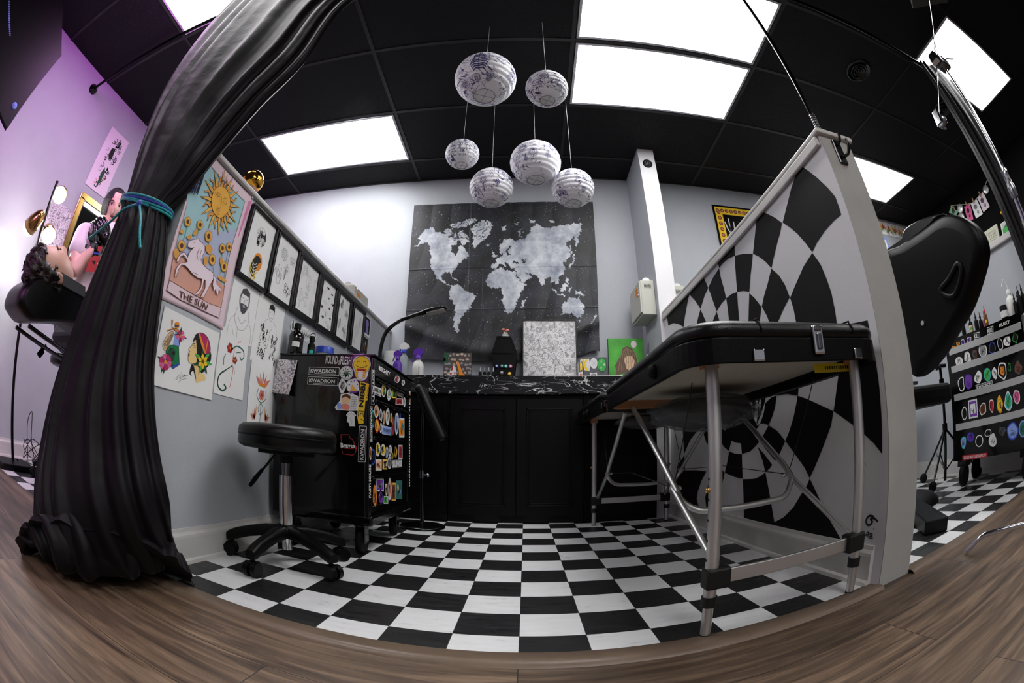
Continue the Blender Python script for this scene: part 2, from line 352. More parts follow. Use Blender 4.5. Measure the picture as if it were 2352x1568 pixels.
# a flat piece of paper / panel / sticker with its own local image frame: a to the right, b down, both 0..1
class Q:
    def __init__(s, c, n=None):
        s.c = [np.array(p, float) for p in c]   # TL TR BR BL
        k = np.cross(s.c[1]-s.c[0], s.c[3]-s.c[0]); k /= np.linalg.norm(k)
        ctr = sum(s.c)/4
        if k@(CAM-ctr) < 0: k = -k
        s.n = k; s.w = np.linalg.norm(s.c[1]-s.c[0]); s.h = np.linalg.norm(s.c[3]-s.c[0])
    def p(s, a, b, d=0.0):
        c = s.c; return (1-a)*(1-b)*c[0]+a*(1-b)*c[1]+a*b*c[2]+(1-a)*b*c[3]+s.n*d
    def sub(s, a0, b0, a1, b1, d=0): return Q([s.p(a0, b0, d), s.p(a1, b0, d), s.p(a1, b1, d), s.p(a0, b1, d)])
def ribbon(b, P, w, n, m):
    """a drawn line of width w (m) through the 3D points, lying in the plane with normal n"""
    P = [np.array(p) for p in P]; k = len(P)
    if k < 2: return
    L = []; R = []
    for i in range(k):
        t = P[min(i+1, k-1)]-P[max(i-1, 0)]; x = np.cross(n, t); l = np.linalg.norm(x)
        x = x/l*w/2 if l > 1e-9 else (L[-1]-P[i-1] if L else np.zeros(3))
        L.append(P[i]+x); R.append(P[i]-x)
    b.add(L+R, [(i, i+1, k+i+1, k+i) for i in range(k-1)], m)
_TXT = {}
def text2(s, bold=0.0, font=None):
    key = (s, bold)
    if key in _TXT: return _TXT[key]
    c = bpy.data.curves.new('t', 'FONT'); c.body = s; c.offset = bold; c.fill_mode = 'BOTH'; c.resolution_u = 2; c.align_x = 'LEFT'
    o = bpy.data.objects.new('t', c); col.objects.link(o); dg = bpy.context.evaluated_depsgraph_get(); me = bpy.data.meshes.new_from_object(o.evaluated_get(dg))
    v = np.array([tuple(q.co) for q in me.vertices]); f = [tuple(p.vertices) for p in me.polygons]
    bpy.data.objects.remove(o); bpy.data.curves.remove(c); bpy.data.meshes.remove(me)
    v = v[:, :2]; v = (v-v.min(0))/(v.max(0)-v.min(0)); v[:, 1] = 1-v[:, 1]
    _TXT[key] = (v, f); return v, f
def text(b, q, s, m, d=.0006, bold=.0, box=(0, 0, 1, 1)):
    v, f = text2(s, bold); a0, b0, a1, b1 = box
    b.add([q.p(a0+(a1-a0)*x, b0+(b1-b0)*y, d) for x, y in v], f, m)
def qpoly(b, q, pts, m, d=.0004): b.poly([q.p(x, y, d) for x, y in pts], m)
def qline(b, q, pts, w, m, d=.0006, sm=0, closed=False):
    P = pts
    if sm: P = smooth_pts([np.array(p) for p in pts], sm, closed)
    if closed: P = list(P)+[P[0]]
    ribbon(b, [q.p(x, y, d) for x, y in P], w, q.n, m)
def oval(cx, cy, rx, ry, n=20, a0=0, a1=2*PI): return [(cx+rx*math.cos(a0+(a1-a0)*i/n), cy+ry*math.sin(a0+(a1-a0)*i/n)) for i in range(n if a1-a0 > 6.28 else n+1)]
def slab(b, q, th, m):
    """the body of a flat thing: quad q as its front face, th thick behind it"""
    b.prism([q.p(0, 0), q.p(1, 0), q.p(1, 1), q.p(0, 1)], -q.n*th, m)
def pxq(pl, pts, d=0): return Q([at(pl, p, d) for p in pts])
def xyq(pl, pts, d=0):
    """quad on an axis plane with squared-up corners from four seen pixels (TL TR BR BL)"""
    P = [at(pl, p, d) for p in pts]; k = AX[pl[0]]; h = 1-k if k < 2 else 0
    l = (P[0][h]+P[3][h])/2; r = (P[1][h]+P[2][h])/2; t = (P[0][2]+P[1][2])/2; bt = (P[2][2]+P[3][2])/2
    def mk(a, z): v = np.zeros(3); v[k] = P[0][k]; v[h] = a; v[2] = z; return v
    return Q([mk(l, t), mk(r, t), mk(r, bt), mk(l, bt)])
# ================================================================== THE ROOM
CZ = 2.71; CX0 = -0.914; CY0 = 2.0387; GX = 1.2192; GY = .6096
XL, XR, YB, YF = -3.09, 4.8, 2.35, -4.2
struct(B('wood').box(XL-.1, XR+.1, YF, .012, -.05, 0).build('floor'))
struct(B('checker').box(XL-.1, XR+.1, .012, YB+.1, -.05, 0).build('floor'))
# floor transition strip: a flat wooden flange with a rounded nose
def strip(x0, x1, name):
    b = B('strip'); prof = [(.062, 0), (.06, .004), (.03, .006), (.016, .0105), (.004, .011), (-.006, .007), (-.012, 0)]
    vs = [(x, y-.006, z) for x in (x0, x1) for y, z in prof]; n = len(prof)
    b.add(vs, [(i, i+1, n+i+1, n+i) for i in range(n-1)], 0, True); struct(b.build(name))
mat('strip', '#6d5b4c', .38, var=.15, bump=.1)
strip(XL, -1.19, 'trim_1'); strip(-1.03, .93, 'trim_2'); strip(1.07, 2.83, 'trim_3')
struct(B('wall').box(XL-.1, XR+.1, YB, YB+.1, 0, CZ).build('wall_back'))
struct(B('wall').box(XL-.1, XL, YF, YB, 0, CZ).build('wall_left'))
struct(B('blackwall').box(XR, XR+.1, YF, YB, 0, CZ).build('wall_right'))
struct(B('wall').box(XL-.1, XR+.1, YF-.1, YF, 0, CZ).build('wall_front'))
struct(B('ceiling').box(XL-.1, XR+.1, YF-.1, YB+.1, CZ, CZ+.05).build('ceiling'))
b = B('tbar')
for i in range(-2, 6):
    x = CX0+GX*i
    if XL < x < XR: b.box(x-.012, x+.012, YF, YB, CZ-.004, CZ+.001)
for j in range(0, 11):
    y = CY0-GY*j
    if y > YF: b.box(XL, XR, y-.012, y+.012, CZ-.0045, CZ+.001)
b.box(XL, XR, YB-.02, YB, CZ-.005, CZ)
struct(b.build('ceiling_grid'))
LP = [(-1, 0, 'recessed ceiling light panel at the left, nearest the back wall'),
      (1, 1, 'recessed ceiling light panel right of the paper lanterns, the farther of the touching pair'),
      (1, 2, 'recessed ceiling light panel right of the paper lanterns, the nearer of the touching pair'),
      (3, 0, 'recessed ceiling light panel partly hidden behind the checker half wall end'),
      (3, 3, 'recessed ceiling light panel behind the chrome stand at the top right'),
      (-1, 3, 'recessed ceiling light panel at the top left behind the black curtain'),
      (1, 6, 'added fill light panel in the ceiling behind the camera, middle'),  # this panel and the next are invented, out of view, for fill
      (3, 7, 'added fill light panel in the ceiling behind the camera, right side')]
mat('lframe', (.75, .75, .77), .4)
for i, j, lb in LP:
    x0 = CX0+GX*i+.02; x1 = x0+GX-.04; y1 = CY0-GY*j-.02; y0 = y1-GY+.04
    t = thing('ceiling_light', lb, 'ceiling light', ((x0+x1)/2, (y0+y1)/2, CZ), 'recessed ceiling light panels')
    b = B('lframe'); f = .016
    for q in ((x0, x1, y0, y0+f), (x0, x1, y1-f, y1), (x0, x0+f, y0+f, y1-f), (x1-f, x1, y0+f, y1-f)): b.box(*q, CZ-.007, CZ-.001)
    b.build('light_frame', t)
    B('light').box(x0+f, x1-f, y0+f, y1-f, CZ-.0045, CZ-.0015).build('diffuser', t)
for (px, lb) in (((1972, 162), 'round black ceiling vent right of the metal pole'), ((2164, 251), 'round black ceiling vent behind the hanging chrome clamp')):
    c = at(('z', CZ), px); t = thing('ceiling_vent', lb, 'vent', c, 'round black ceiling vents')
    b = B('gloss').lathe(c, [(.115, 0), (.115, -.006), (.10, -.016), (.095, -.004), (.08, -.002)], 36, caps=False)
    b.build('vent_ring', t)
    for r in (.075, .052, .03): B('gloss').lathe(c, [(r, -.002), (r, -.014), (r-.006, -.016), (r-.012, -.005)], 32, caps=False).build('vent_cone', t)
    B('gloss').lathe(c, [(.012, -.002), (.012, -.014), (.0, -.015)], 16).build('vent_hub', t)
# ---- half walls
CAPZ = 1.335
def halfwall(name, x0, x1, y0, y1, z):
    struct(B('wall').box(x0, x1, y0, y1, 0, z-.02).build(name))
halfwall('wall_partition_left', -1.18, -1.03, .03, YB, CAPZ)
struct(B('trim').box(-1.20, -1.012, .02, YB, CAPZ-.02, CAPZ).build('trim_4', bevel=.006))
mat('endwall', (.66, .655, .64), .6, var=.06, vscale=9, bump=.06)
b = B('wall_white', 'endwall').box(.93, 1.07, .013, 1.89, 0, CAPZ-.02, 0); b.box(.93, 1.07, .010, .013, 0, CAPZ-.02, 1)
struct(b.build('wall_partition_right'))
struct(B('trim').box(.915, 1.085, -.004, 1.89, CAPZ-.02, CAPZ).build('trim_5', bevel=.006))
b = B('trim').box(.914, .93, .02, 1.89, CAPZ-.058, CAPZ-.02); struct(b.build('trim_6', bevel=.006, seg=3))
halfwall('wall_partition_far', 2.83, 2.97, .02, YB, 1.33)
struct(B('ledge').box(2.80, 3.0, -.01, YB, 1.295, 1.335).build('trim_7', bevel=.008))
b = B('wall', 'wall_white').box(.903, 1.035, 1.9, YB, 0, CZ, 0); b.box(.903, 1.035, 1.89, 1.9, 0, CZ, 1); struct(b.build('pillar'))
def baseboard(name, x0, y0, x1, y1, n, h=.115, t=.014):
    """straight moulding with an ogee top and a quarter round shoe; n is the side it faces"""
    prof = [(0, h), (.35*t, h), (.5*t, h-.012), (t*.9, h-.022), (t, h-.03), (t, .016), (t+.004, .0155), (t+.009, .011), (t+.011, 0)]
    a = np.array((x0, y0, 0.)); c = np.array((x1, y1, 0.)); nn = np.array((n[0], n[1], 0.)); vs = [p+nn*q+np.array((0, 0, z)) for p in (a, c) for q, z in prof]; k = len(prof)
    b = B('trim'); b.add(vs, [(i, i+1, k+i+1, k+i) for i in range(k-1)], 0, False); b.add(vs[:k]+[a], [tuple(range(k+1))]); b.add(vs[k:]+[c], [tuple(range(k+1))]); struct(b.build(name))
baseboard('baseboard_partition_left', -1.03, .0, -1.03, 1.84, (1, 0)); baseboard('baseboard_partition_right', .93, .05, .93, 1.93, (-1, 0))
baseboard('baseboard_left', XL, YF, XL, YB, (1, 0)); baseboard('baseboard_far', 2.83, .02, 2.83, YB, (-1, 0)); baseboard('baseboard_back', 1.035, YB, 2.83, YB, (0, -1)); baseboard('baseboard_left_back', XL, YB, -1.18, YB, (0, -1))
struct(B('wall_white').box(.832, .93, 1.945, 2.0, 0, .79).build('wall_filler'))
# mural on the checker half wall: painted black cells, traced on the plane of the wall
A1 = (1500, 340, 3.5636); A2 = (1530, 820, 3.5636)
MUR = [(A1, [(1200,138),(1260,178),(1340,240),(1430,325),(1492,400),(1520,480),(1540,545),(1480,595),(1400,685),(1340,775),(1303,852),(1250,780),(1180,700),(1120,650),(1060,610),(1090,490),(1130,330),(1160,240)]),
(A1, [(855,518),(920,530),(1000,570),(1055,612),(1040,690),(1015,780),(990,880),(968,982),(920,930),(870,890),(817,864),(830,740),(843,620)]),
(A1, [(672,705),(668,800),(670,880),(620,902),(570,945),(540,982),(530,930),(521,880),(600,790)]),
(A1, [(670,880),(740,864),(816,864),(810,940),(797,1040),(787,1175),(740,1168),(687,1176),(680,1080),(673,980)]),
(A1, [(393,1018),(425,1080),(451,1142),(420,1210),(388,1315),(345,1250),(297,1197),(310,1140),(335,1080)]),
(A1, [(540,983),(555,1060),(580,1150),(598,1228),(560,1270),(520,1337),(490,1250),(451,1142),(490,1060)]),
(A1, [(687,1176),(640,1195),(598,1228),(610,1310),(622,1425),(640,1600),(720,1600),(705,1435),(700,1350),(692,1260)]),
(A1, [(787,1185),(830,1225),(888,1300),(880,1360),(870,1430),(860,1600),(775,1600),(780,1430),(783,1300)]),
(A1, [(968,985),(1030,1040),(1080,1120),(1118,1220),(1070,1310),(1018,1428),(985,1500),(953,1430),(930,1370),(890,1298),(905,1220),(940,1100)]),
(A1, [(1303,856),(1370,950),(1420,1070),(1460,1190),(1490,1340),(1505,1445),(1510,1700),(1190,1700),(1170,1425),(1150,1320),(1121,1225),(1160,1130),(1230,970)]),
(A1, [(107,1322),(250,1165),(297,1197),(280,1270),(262,1370),(250,1465),(210,1440),(165,1432),(125,1452),(115,1390)]),
(A1, [(388,1318),(420,1390),(458,1475),(440,1600),(370,1600),(350,1505),(355,1450),(370,1380)]),
(A1, [(250,1465),(290,1480),(330,1507),(330,1600),(245,1600)]),
(A1, [(520,1338),(540,1400),(552,1445),(560,1600),(480,1600),(468,1465),(495,1400)]),
(A2, [(1452,-265),(1540,-280),(1648,-302),(1672,-180),(1710,0),(1745,250),(1763,500),(1768,795),(1700,705),(1617,628),(1535,560),(1370,442),(1395,260),(1412,130),(1400,-100)]),
(A2, [(1075,315),(1150,340),(1280,400),(1370,442),(1350,560),(1290,720),(1230,870),(1175,990),(1130,900),(1080,830),(1030,760),(975,685),(1010,600),(1045,480),(1065,380)]),
(A2, [(905,285),(905,100),(1095,100),(1085,235),(1078,315),(990,300),(903,312)]),
(A2, [(903,313),(893,400),(870,480),(838,556),(800,542),(765,545),(800,450),(812,375),(860,330)]),
(A2, [(838,558),(910,605),(975,685),(935,780),(892,848),(830,770),(763,686),(800,630)]),
(A2, [(748,730),(800,790),(868,880),(845,915),(812,942),(790,850)]),
(A2, [(420,200),(810,150),(820,305),(812,375),(800,450),(765,545),(715,632),(760,690),(738,722),(690,770),(620,792),(612,705),(570,700),(535,683),(513,768),(470,730),(440,670),(420,600),(430,540),(330,530),(330,300)]),
(A2, [(515,770),(560,788),(620,795),(622,880),(626,995),(560,980),(480,945),(500,860)]),
(A2, [(628,998),(720,995),(770,975),(812,942),(835,1060),(860,1200),(885,1350),(960,1310),(1040,1230),(1105,1120),(1140,1078),(1175,992),(1240,1130),(1300,1260),(1350,1350),(1440,1510),(1200,1455),(900,1390),(780,1362),(636,1325)]),
(A2, [(125,500),(200,430),(300,440),(290,578),(240,620),(195,680),(148,790),(140,660)]),
(A2, [(290,578),(320,540),(430,520),(420,600),(440,700),(400,760),(330,700)]),
(A2, [(75,970),(120,935),(160,925),(250,925),(330,935),(290,1010),(262,1090),(250,1160),(270,1235),(200,1205),(80,1165)]),
(A2, [(400,900),(445,910),(480,945),(460,1030),(442,1180),(430,1265),(330,1245),(320,1150),(350,1010)]),
(A2, [(150,800),(155,925),(100,960),(85,900)])]
b = B('mural_black')
for cr_, pts in MUR: b.poly([at(('x', .93), p, .0008) for p in crop(*cr_, pts)])
for pts in ([(670,352),(705,345),(710,475),(690,430),(672,400)], [(737,335),(757,385),(740,545),(718,505)], [(772,325),(776,400),(766,440),(756,390)], [(820,305),(905,285),(903,312),(860,330),(812,375),(800,450),(785,500),(768,545),(738,560),(772,480),(805,380)], [(590,375),(632,365),(632,385),(592,392)], [(455,540),(470,545),(485,600),(465,590)], [(478,532),(495,528),(488,600)]):
    b.poly([at(('x', .93), p, .0016) for p in crop(*A2, pts)], 'wall_white')
# the painter's signature near the wall end
for pts in ([(1700,1305),(1665,1298),(1640,1325),(1637,1355),(1655,1375),(1680,1362),(1690,1340)], [(1690,1340),(1672,1325),(1700,1318),(1733,1345)], [(1622,1468),(1645,1440),(1655,1430),(1650,1475)], [(1630,1458),(1660,1452)], [(1665,1440),(1690,1450),(1660,1475),(1690,1480),(1665,1445)], [(1697,1400),(1700,1412)]):
    ribbon(b, smooth_pts([at(('x', .93), p, .0014) for p in crop(*A2, pts)], 4), .0065 if pts[0][1] < 1350 else .003, np.array([-1., 0, 0]), 'ink')
struct(b.build('wall_mural'))
# hooks, sprinkler
q0 = at(('y', .01), (1925, 345))
t = thing('coat_hook', 'black metal coat hook on the end of the checker half wall', 'hook', (q0[0], .01, 1.2))
B('gloss').box(q0[0]-.018, q0[0]+.018, .002, .01, 1.21, 1.305).build('hook_plate', t, bevel=.003)
B('gloss').tube(smooth_pts([(q0[0]-.004, .002, 1.235), (q0[0]-.004, -.03, 1.225), (q0[0]-.004, -.05, 1.245), (q0[0]-.004, -.052, 1.27)], 4), .006).build('hook_arm', t)
B('gloss').tube(smooth_pts([(q0[0]-.004, .002, 1.28), (q0[0]-.004, -.02, 1.285), (q0[0]-.004, -.03, 1.31)], 4), .005).build('hook_arm', t)
c = np.array((.968, 1.889, 2.56))
t = thing('sprinkler_head', 'dark round sprinkler plate high on the white pillar', 'sprinkler', c)
B('steel', 'plastic').lathe(c, [(.04, 0), (.04, .004), (.03, .008), (.022, .004)], 28, 1, (0, -1, 0), caps=False).build('escutcheon', t)
B('steel').lathe(c, [(.02, .002), (.012, .012), (.006, .02), (.0, .022)], 20, 0, (0, -1, 0)).build('nozzle', t)
# ================================================================== COUNTER AND CABINETS
def door(t, x0, x1, z0, z1, y):
    b = B('cab').box(x0, x1, y-.018, y, z0, z1); d = b.build('door', t, bevel=.002)
    m = .06 if x1-x0 > .25 else .04; b = B('cab')
    a0, a1, c0, c1 = x0+m, x1-m, z0+m, z1-m
    for k, (e, dy) in enumerate(((0, .007), (.014, .002))):
        b.box(a0+e, a1-e, y-.018-dy, y-.018-dy+.006, c1-e-.010, c1-e); b.box(a0+e, a1-e, y-.018-dy, y-.018-dy+.006, c0+e, c0+e+.010)
        b.box(a0+e, a0+e+.010, y-.018-dy, y-.018-dy+.006, c0+e, c1-e); b.box(a1-e-.010, a1-e, y-.018-dy, y-.018-dy+.006, c0+e, c1-e)
    b.build('door_moulding', d, bevel=.002)
for x0, x1, nn, lb in ((-1.028, -.462, 1, 'black base cabinet left of the double doors, behind the armrest stand'), (-.458, .366, 2, 'black base cabinet with two panelled doors in the middle of the counter'), (.370, .830, 1, 'black base cabinet behind the far legs of the massage table')):
    t = thing('base_cabinet', lb, 'cabinet', ((x0+x1)/2, 2.1, 0), 'black base cabinets under the counter')
    b = B('cab').box(x0, x1, 1.87, YB-.002, 0.0, .785); b.build('cabinet_body', t, bevel=.002)
    if nn == 2: door(t, x0+.012, (x0+x1)/2-.002, .045, .765, 1.868); door(t, (x0+x1)/2+.002, x1-.012, .045, .765, 1.868)
    else: door(t, x0+.012, x1-.012, .045, .765, 1.868)
tag(B('marble').box(-1.028, .90, 1.82, YB-.002, .787, .902).build('countertop', bevel=.006), 'black marble patterned countertop along the back wall', 'countertop')
# ================================================================== MASSAGE TABLE
TX0, TX1, TY0, TY1 = .315, .893, -.045, 1.82
def rr(x0, x1, y0, y1, r, n=8):
    out = []
    for cx, cy, a in ((x1-r, y1-r, 0), (x0+r, y1-r, 90), (x0+r, y0+r, 180), (x1-r, y0+r, 270)):
        for i in range(n+1):
            q = math.radians(a+90*i/n); out.append((cx+r*math.cos(q), cy+r*math.sin(q)))
    return out
def loft(b, rings, m=0, smooth=True, caps=True):
    n = len(rings[0]); vs = [p for r in rings for p in r]
    b.add(vs, [(i*n+j, i*n+(j+1) % n, (i+1)*n+(j+1) % n, (i+1)*n+j) for i in range(len(rings)-1) for j in range(n)], m, smooth)
    if caps: b.add(rings[0], [tuple(range(n))[::-1]], m, False); b.add(rings[-1], [tuple(range(n))], m, smooth)
mt = thing('massage_table', 'black padded folding massage table with aluminium legs beside the checker wall', 'massage table', ((TX0+TX1)/2, .9, 0))
YM = .90
for (y0, y1, nm) in ((TY0, YM-.002, 0), (YM+.002, TY1, 1)):
    b = B('vinyl')
    def ring(ins, z, r=.10):
        P = rr(TX0+ins, TX1-ins, y0+ins, y1-ins, max(r-ins, .02)); return [(x, y, z) for x, y in P]
    loft(b, [ring(.012, .645), ring(.002, .648), ring(-.003, .656), ring(-.004, .665), ring(.0, .675), ring(.01, .683), ring(.03, .688), ring(.08, .690)])
    pad = b.build('pad', mt)
    for fx in (TX0+.17, TX1-.13):
        yy = y0 if nm == 0 else y1; s = 1 if nm == 0 else -1
        B('vinyl_dark').tube(smooth_pts([(fx, yy-s*.003, .655), (fx, yy-s*.004, .668), (fx, yy+s*.006, .682), (fx, yy+s*.035, .689), (fx, yy+s*.3, .6905)], 5), .0022, 6).build('seam', pad)
    b = B('vinyl_dark')
    o_ = rr(TX0, TX1, y0, y1, .09); i_ = rr(TX0+.018, TX1-.018, y0+.018, y1-.018, .075); n = len(o_)
    vs = [(x, y, z) for P, z in ((i_, .598), (o_, .594), (o_, .647), (i_, .647)) for x, y in P]
    b.add(vs, [(k*n+j, k*n+(j+1) % n, (k+1) % 4*n+(j+1) % n, (k+1) % 4*n+j) for k in range(4) for j in range(n)], 0, False); b.build('frame_rail', mt, bevel=.003)
    b = B('board').prism([(x, y, .630) for x, y in rr(TX0+.016, TX1-.016, y0+.016, y1-.016, .076)], (0, 0, .006)); b.build('underside_board', mt)
    yb = y1-.06 if nm == 0 else y0+.03
    B('woodb').box(TX0+.02, TX1-.02, yb, yb+.03, .600, .630).build('cross_batten', mt)
LX = (.407, .850); LY = (.056, 1.735)
mat('sleeve', (.02, .02, .022), .55)
for iy, y in enumerate(LY):
    s = 1 if iy == 0 else -1
    for x in LX:
        lg = B('alu').cyl((x, y, .10), (x, y, .62), .0155, n=20).build('leg', mt)
        B('alu').cyl((x, y, .004), (x, y, .12), .0125, n=18).build('leg_extension', lg)
        B('rubber').cyl((x, y, 0), (x, y, .006), .0135, n=18).build('foot_cap', lg)
        sx = 1 if x < .6 else -1
        B('sleeve').obox((x+sx*.012, y, .147), (.030, .021, .025)).build('leg_sleeve', lg, bevel=.006)
        B('sleeve').cyl((x, y, .078), (x, y, .103), .0185, n=20).build('leg_clamp', lg)
        [B('ink').cyl((x-sx*.0153, y, z), (x-sx*.0165, y, z), .003, n=8).build('adjustment_hole', lg) for z in (.19, .235, .28, .325, .37)]
        B('brass').ball((x-sx*.018, y, .345), .006, nu=10, nv=6).build('knob', lg)
        # corner bracket on the rail's face and the leg block inside
        hx = x if iy else (.473 if x < .6 else .772)
        B('chrome').box(hx-.014, hx+.014, (TY0-.006 if iy == 0 else TY1+.001), (TY0-.001 if iy == 0 else TY1+.006), .597, .622).build('corner_bracket', mt, bevel=.004)
        B('woodb').box(x-.02, x+.02, y-.02 if iy else y-.0, y+.02, .605, .629).build('leg_block', mt)
    B('alu').box(LX[0]+.03, LX[1]-.03, y-.005, y+.005, .130, .164).build('leg_crossbar', mt, bevel=.002)
    yh = YM-s*.07; yj = .36 if iy == 0 else 2*YM-.36; yu = .335 if iy == 0 else 2*YM-.335
    P = [(LX[0]+.012, yh, .60), (LX[0]+.016, (yh+yj)/2, .46), (LX[0]+.02, yj+s*.03, .335), (LX[0]+.035, yj, .29), (LX[0]+.075, yu, .262), (LX[0]+.13, yu-s*.002, .257),
         (.63, yu, .255), (LX[1]-.13, yu, .258), (LX[1]-.075, yu, .263), (LX[1]-.035, yj, .29), (LX[1]-.02, yj+s*.03, .335), (LX[1]-.016, (yh+yj)/2, .46), (LX[1]-.012, yh, .60)]
    B('alu').tube(smooth_pts(P, 5), .0095, 14).build('folding_strut', mt)
    for x, sx in ((LX[0]+.02, 1), (LX[1]-.02, -1)):
        br = B('alu').tube([(x-sx*.002, y+s*.012, .165), (x-sx*.002, yj+s*.035, .325)], .0088, 14).build('brace', mt)
        B('chrome').cyl((x-.016, yj+s*.03, .325), (x+.016, yj+s*.03, .325), .005, n=10).ball((x+sx*.018, yj+s*.03, .325), .008, nu=10, nv=6).build('bolt', br)
        B('sleeve').tube([(x, yj+s*.03, .33), (x, y+s*.17, .60)], .0016, 6).build('support_cable', mt)
        B('sleeve').tube([(x, yj+s*.03, .325), (x, YM, .35)], .0016, 6).build('support_cable', mt)
# latch and the yellow tape strip below, knobs on the long side
lt = B('chrome').box(.625, .657, -.054, -.046, .608, .672).build('latch', mt, bevel=.005, seg=3)
B('steel').box(.633, .647, -.0585, -.052, .618, .655).build('latch_lever', lt, bevel=.004)
B('steel').box(.630, .650, -.057, -.052, .659, .672).build('latch_hook', lt, bevel=.003)
tp = B('tape').box(.72, .862, .075, .078, .590, .612).build('sticker_strip', mt, label='yellow warning strip under the table edge')
b = B('ink')
for i in range(11): b.box(.755+i*.0085, .759+i*.0085, .0742, .0746, .597, .605)
b.build('print', tp)
for y, z in ((.19, .636), (1.31, .640), (1.42, .640)):
    B('rubber').ball((TX0-.004, y, z-.012), (.012, .018, .018), nu=14, nv=8).build('knob', mt)
for y in (.86, .94): B('steel').box(TX0-.006, TX0+.001, y-.02, y+.02, .610, .632).build('hinge', mt, bevel=.002)
# plastic wrapped cushion slung under the table
def lump(c, r, seed, m, nu=48, nv=28, amp=.10):
    rn = random.Random(seed); ph = [(rn.uniform(2, 9), rn.uniform(2, 9), rn.uniform(0, 6), rn.uniform(.3, 1)) for _ in range(14)]
    def fn(d):
        a = math.atan2(d[1], d[0]); z = d[2]; return 1+amp*sum(w*math.sin(f*a+g*z*2+p) for f, g, p, w in ph)/5
    return B(m).ball(c, r, 0, nu, nv, None, fn)
for cxy, rad, lb, sd in (((.62, .60, .553), (.20, .17, .060), 'grey headrest cushion wrapped in clear plastic, hung under the near half of the massage table', 3), ((.60, 1.30, .578), (.15, .15, .038), 'clear plastic bag with a pad, hung under the far half of the massage table', 8)):
    t = thing('wrapped_cushion', lb, 'cushion', cxy)
    mat('cushion', (.07, .07, .075), .6, bump=.2)
    B('cushion').ball(cxy, (rad[0]*.9, rad[1]*.9, rad[2]*.88)).build('cushion_pad', t)
    lump(cxy, rad, sd, 'wrap').build('plastic_wrap', t)
# ================================================================== ROLLING STOOL
SC = np.array((-.79, .52, 0.))
t = thing('rolling_stool', 'black vinyl rolling stool with a chrome gas lift by the tool chest', 'stool', SC)
b = B('vinyl').lathe(SC, [(.09, .402), (.155, .403), (.172, .410), (.178, .425), (.1755, .441), (.178, .455), (.175, .471), (.160, .482), (.12, .487), (.05, .488), (0, .488)], 48)
st = b.build('seat', t)
B('vinyl_dark').lathe(SC, [(.1765, .442), (.1785, .4455), (.1765, .449)], 48, caps=False).build('seat_piping', st)
B('plastic').obox(SC+(0, 0, .395), (.085, .06, .008)).cyl(SC+(0, 0, .36), SC+(0, 0, .392), .024).build('seat_bracket', t, bevel=.004)
B('chrome').cyl(SC+(0, 0, .14), SC+(0, 0, .318), .0245, n=28).build('gas_lift', t)
B('steel').cyl(SC+(0, 0, .315), SC+(0, 0, .365), .0165, n=24).build('piston', t)
B('chrome').cyl(SC+(0, 0, .055), SC+(0, 0, .10), .018, n=20).build('lift_end', t)
lv = B('plastic').tube([SC+(-.03, -.02, .392), SC+(-.075, -.02, .34), SC+(-.09, -.02, .325)], .0045, 8).build('lever', t)
B('rubber').tube([SC+(-.088, -.02, .328), SC+(-.12, -.02, .292), SC+(-.145, -.02, .262)], [.006, .009, .007], 10).build('lever_grip', lv)
B('plastic').lathe(SC, [(.03, .098), (.045, .104), (.044, .128), (.034, .142), (.028, .146)], 30).build('hub', t)
for k in range(5):
    a = math.radians(-91+72*k); d = np.array((math.cos(a), math.sin(a), 0)); e = np.array((-d[1], d[0], 0)); R = .215; b = B('plastic'); rings = []
    for u, wd, z0, z1 in ((.03, .026, .100, .140), (.08, .022, .098, .137), (.14, .019, .085, .123), (.185, .018, .070, .110), (.215, .020, .060, .098), (.232, .018, .060, .088)):
        c = SC+d*u; rings.append([c+e*wd*x+np.array((0, 0, z0+(z1-z0)*zz)) for x, zz in ((-1, .1), (-.85, 0), (.85, 0), (1, .1), (1, .75), (.6, 1), (-.6, 1), (-1, .75))])
    loft(b, rings); lg = b.build('leg', t)
    c = SC+d*R
    cs = B('plastic').cyl(c+(0, 0, .045), c+(0, 0, .075), .007, n=10)
    for sx in (-1, 1): cs.cyl(c+e*sx*.006+d*.008+(0, 0, .025), c+e*sx*.024+d*.008+(0, 0, .025), .025, n=24)
    cs.obox(c+d*.004+(0, 0, .040), (.018, .018, .010), np.array([d, e, (0, 0, 1)]).T)
    cs.build('caster', lg, bevel=.002)
# ================================================================== TAPESTRIES AND PRINTS
def T(b, pl, cr, pts, m, lay=1, sm=0, e=.00045):
    P = crop(*cr, pts)
    if sm: P = smooth_pts([np.array(p) for p in P], sm, True)
    b.poly([at(pl, p, lay*e) for p in P], m)
def L(b, pl, cr, pts, w, m, lay=2, sm=0, closed=False, e=.00045):
    P = crop(*cr, pts); P = [np.array(p) for p in P]
    if sm: P = smooth_pts(P, sm, closed)
    if closed: P = list(P)+[P[0]]
    n = np.zeros(3); k = AX[pl[0]]; n[k] = 1 if CAM[k] > pl[1] else -1
    ribbon(b, [at(pl, p, lay*e) for p in P], w, n, m)
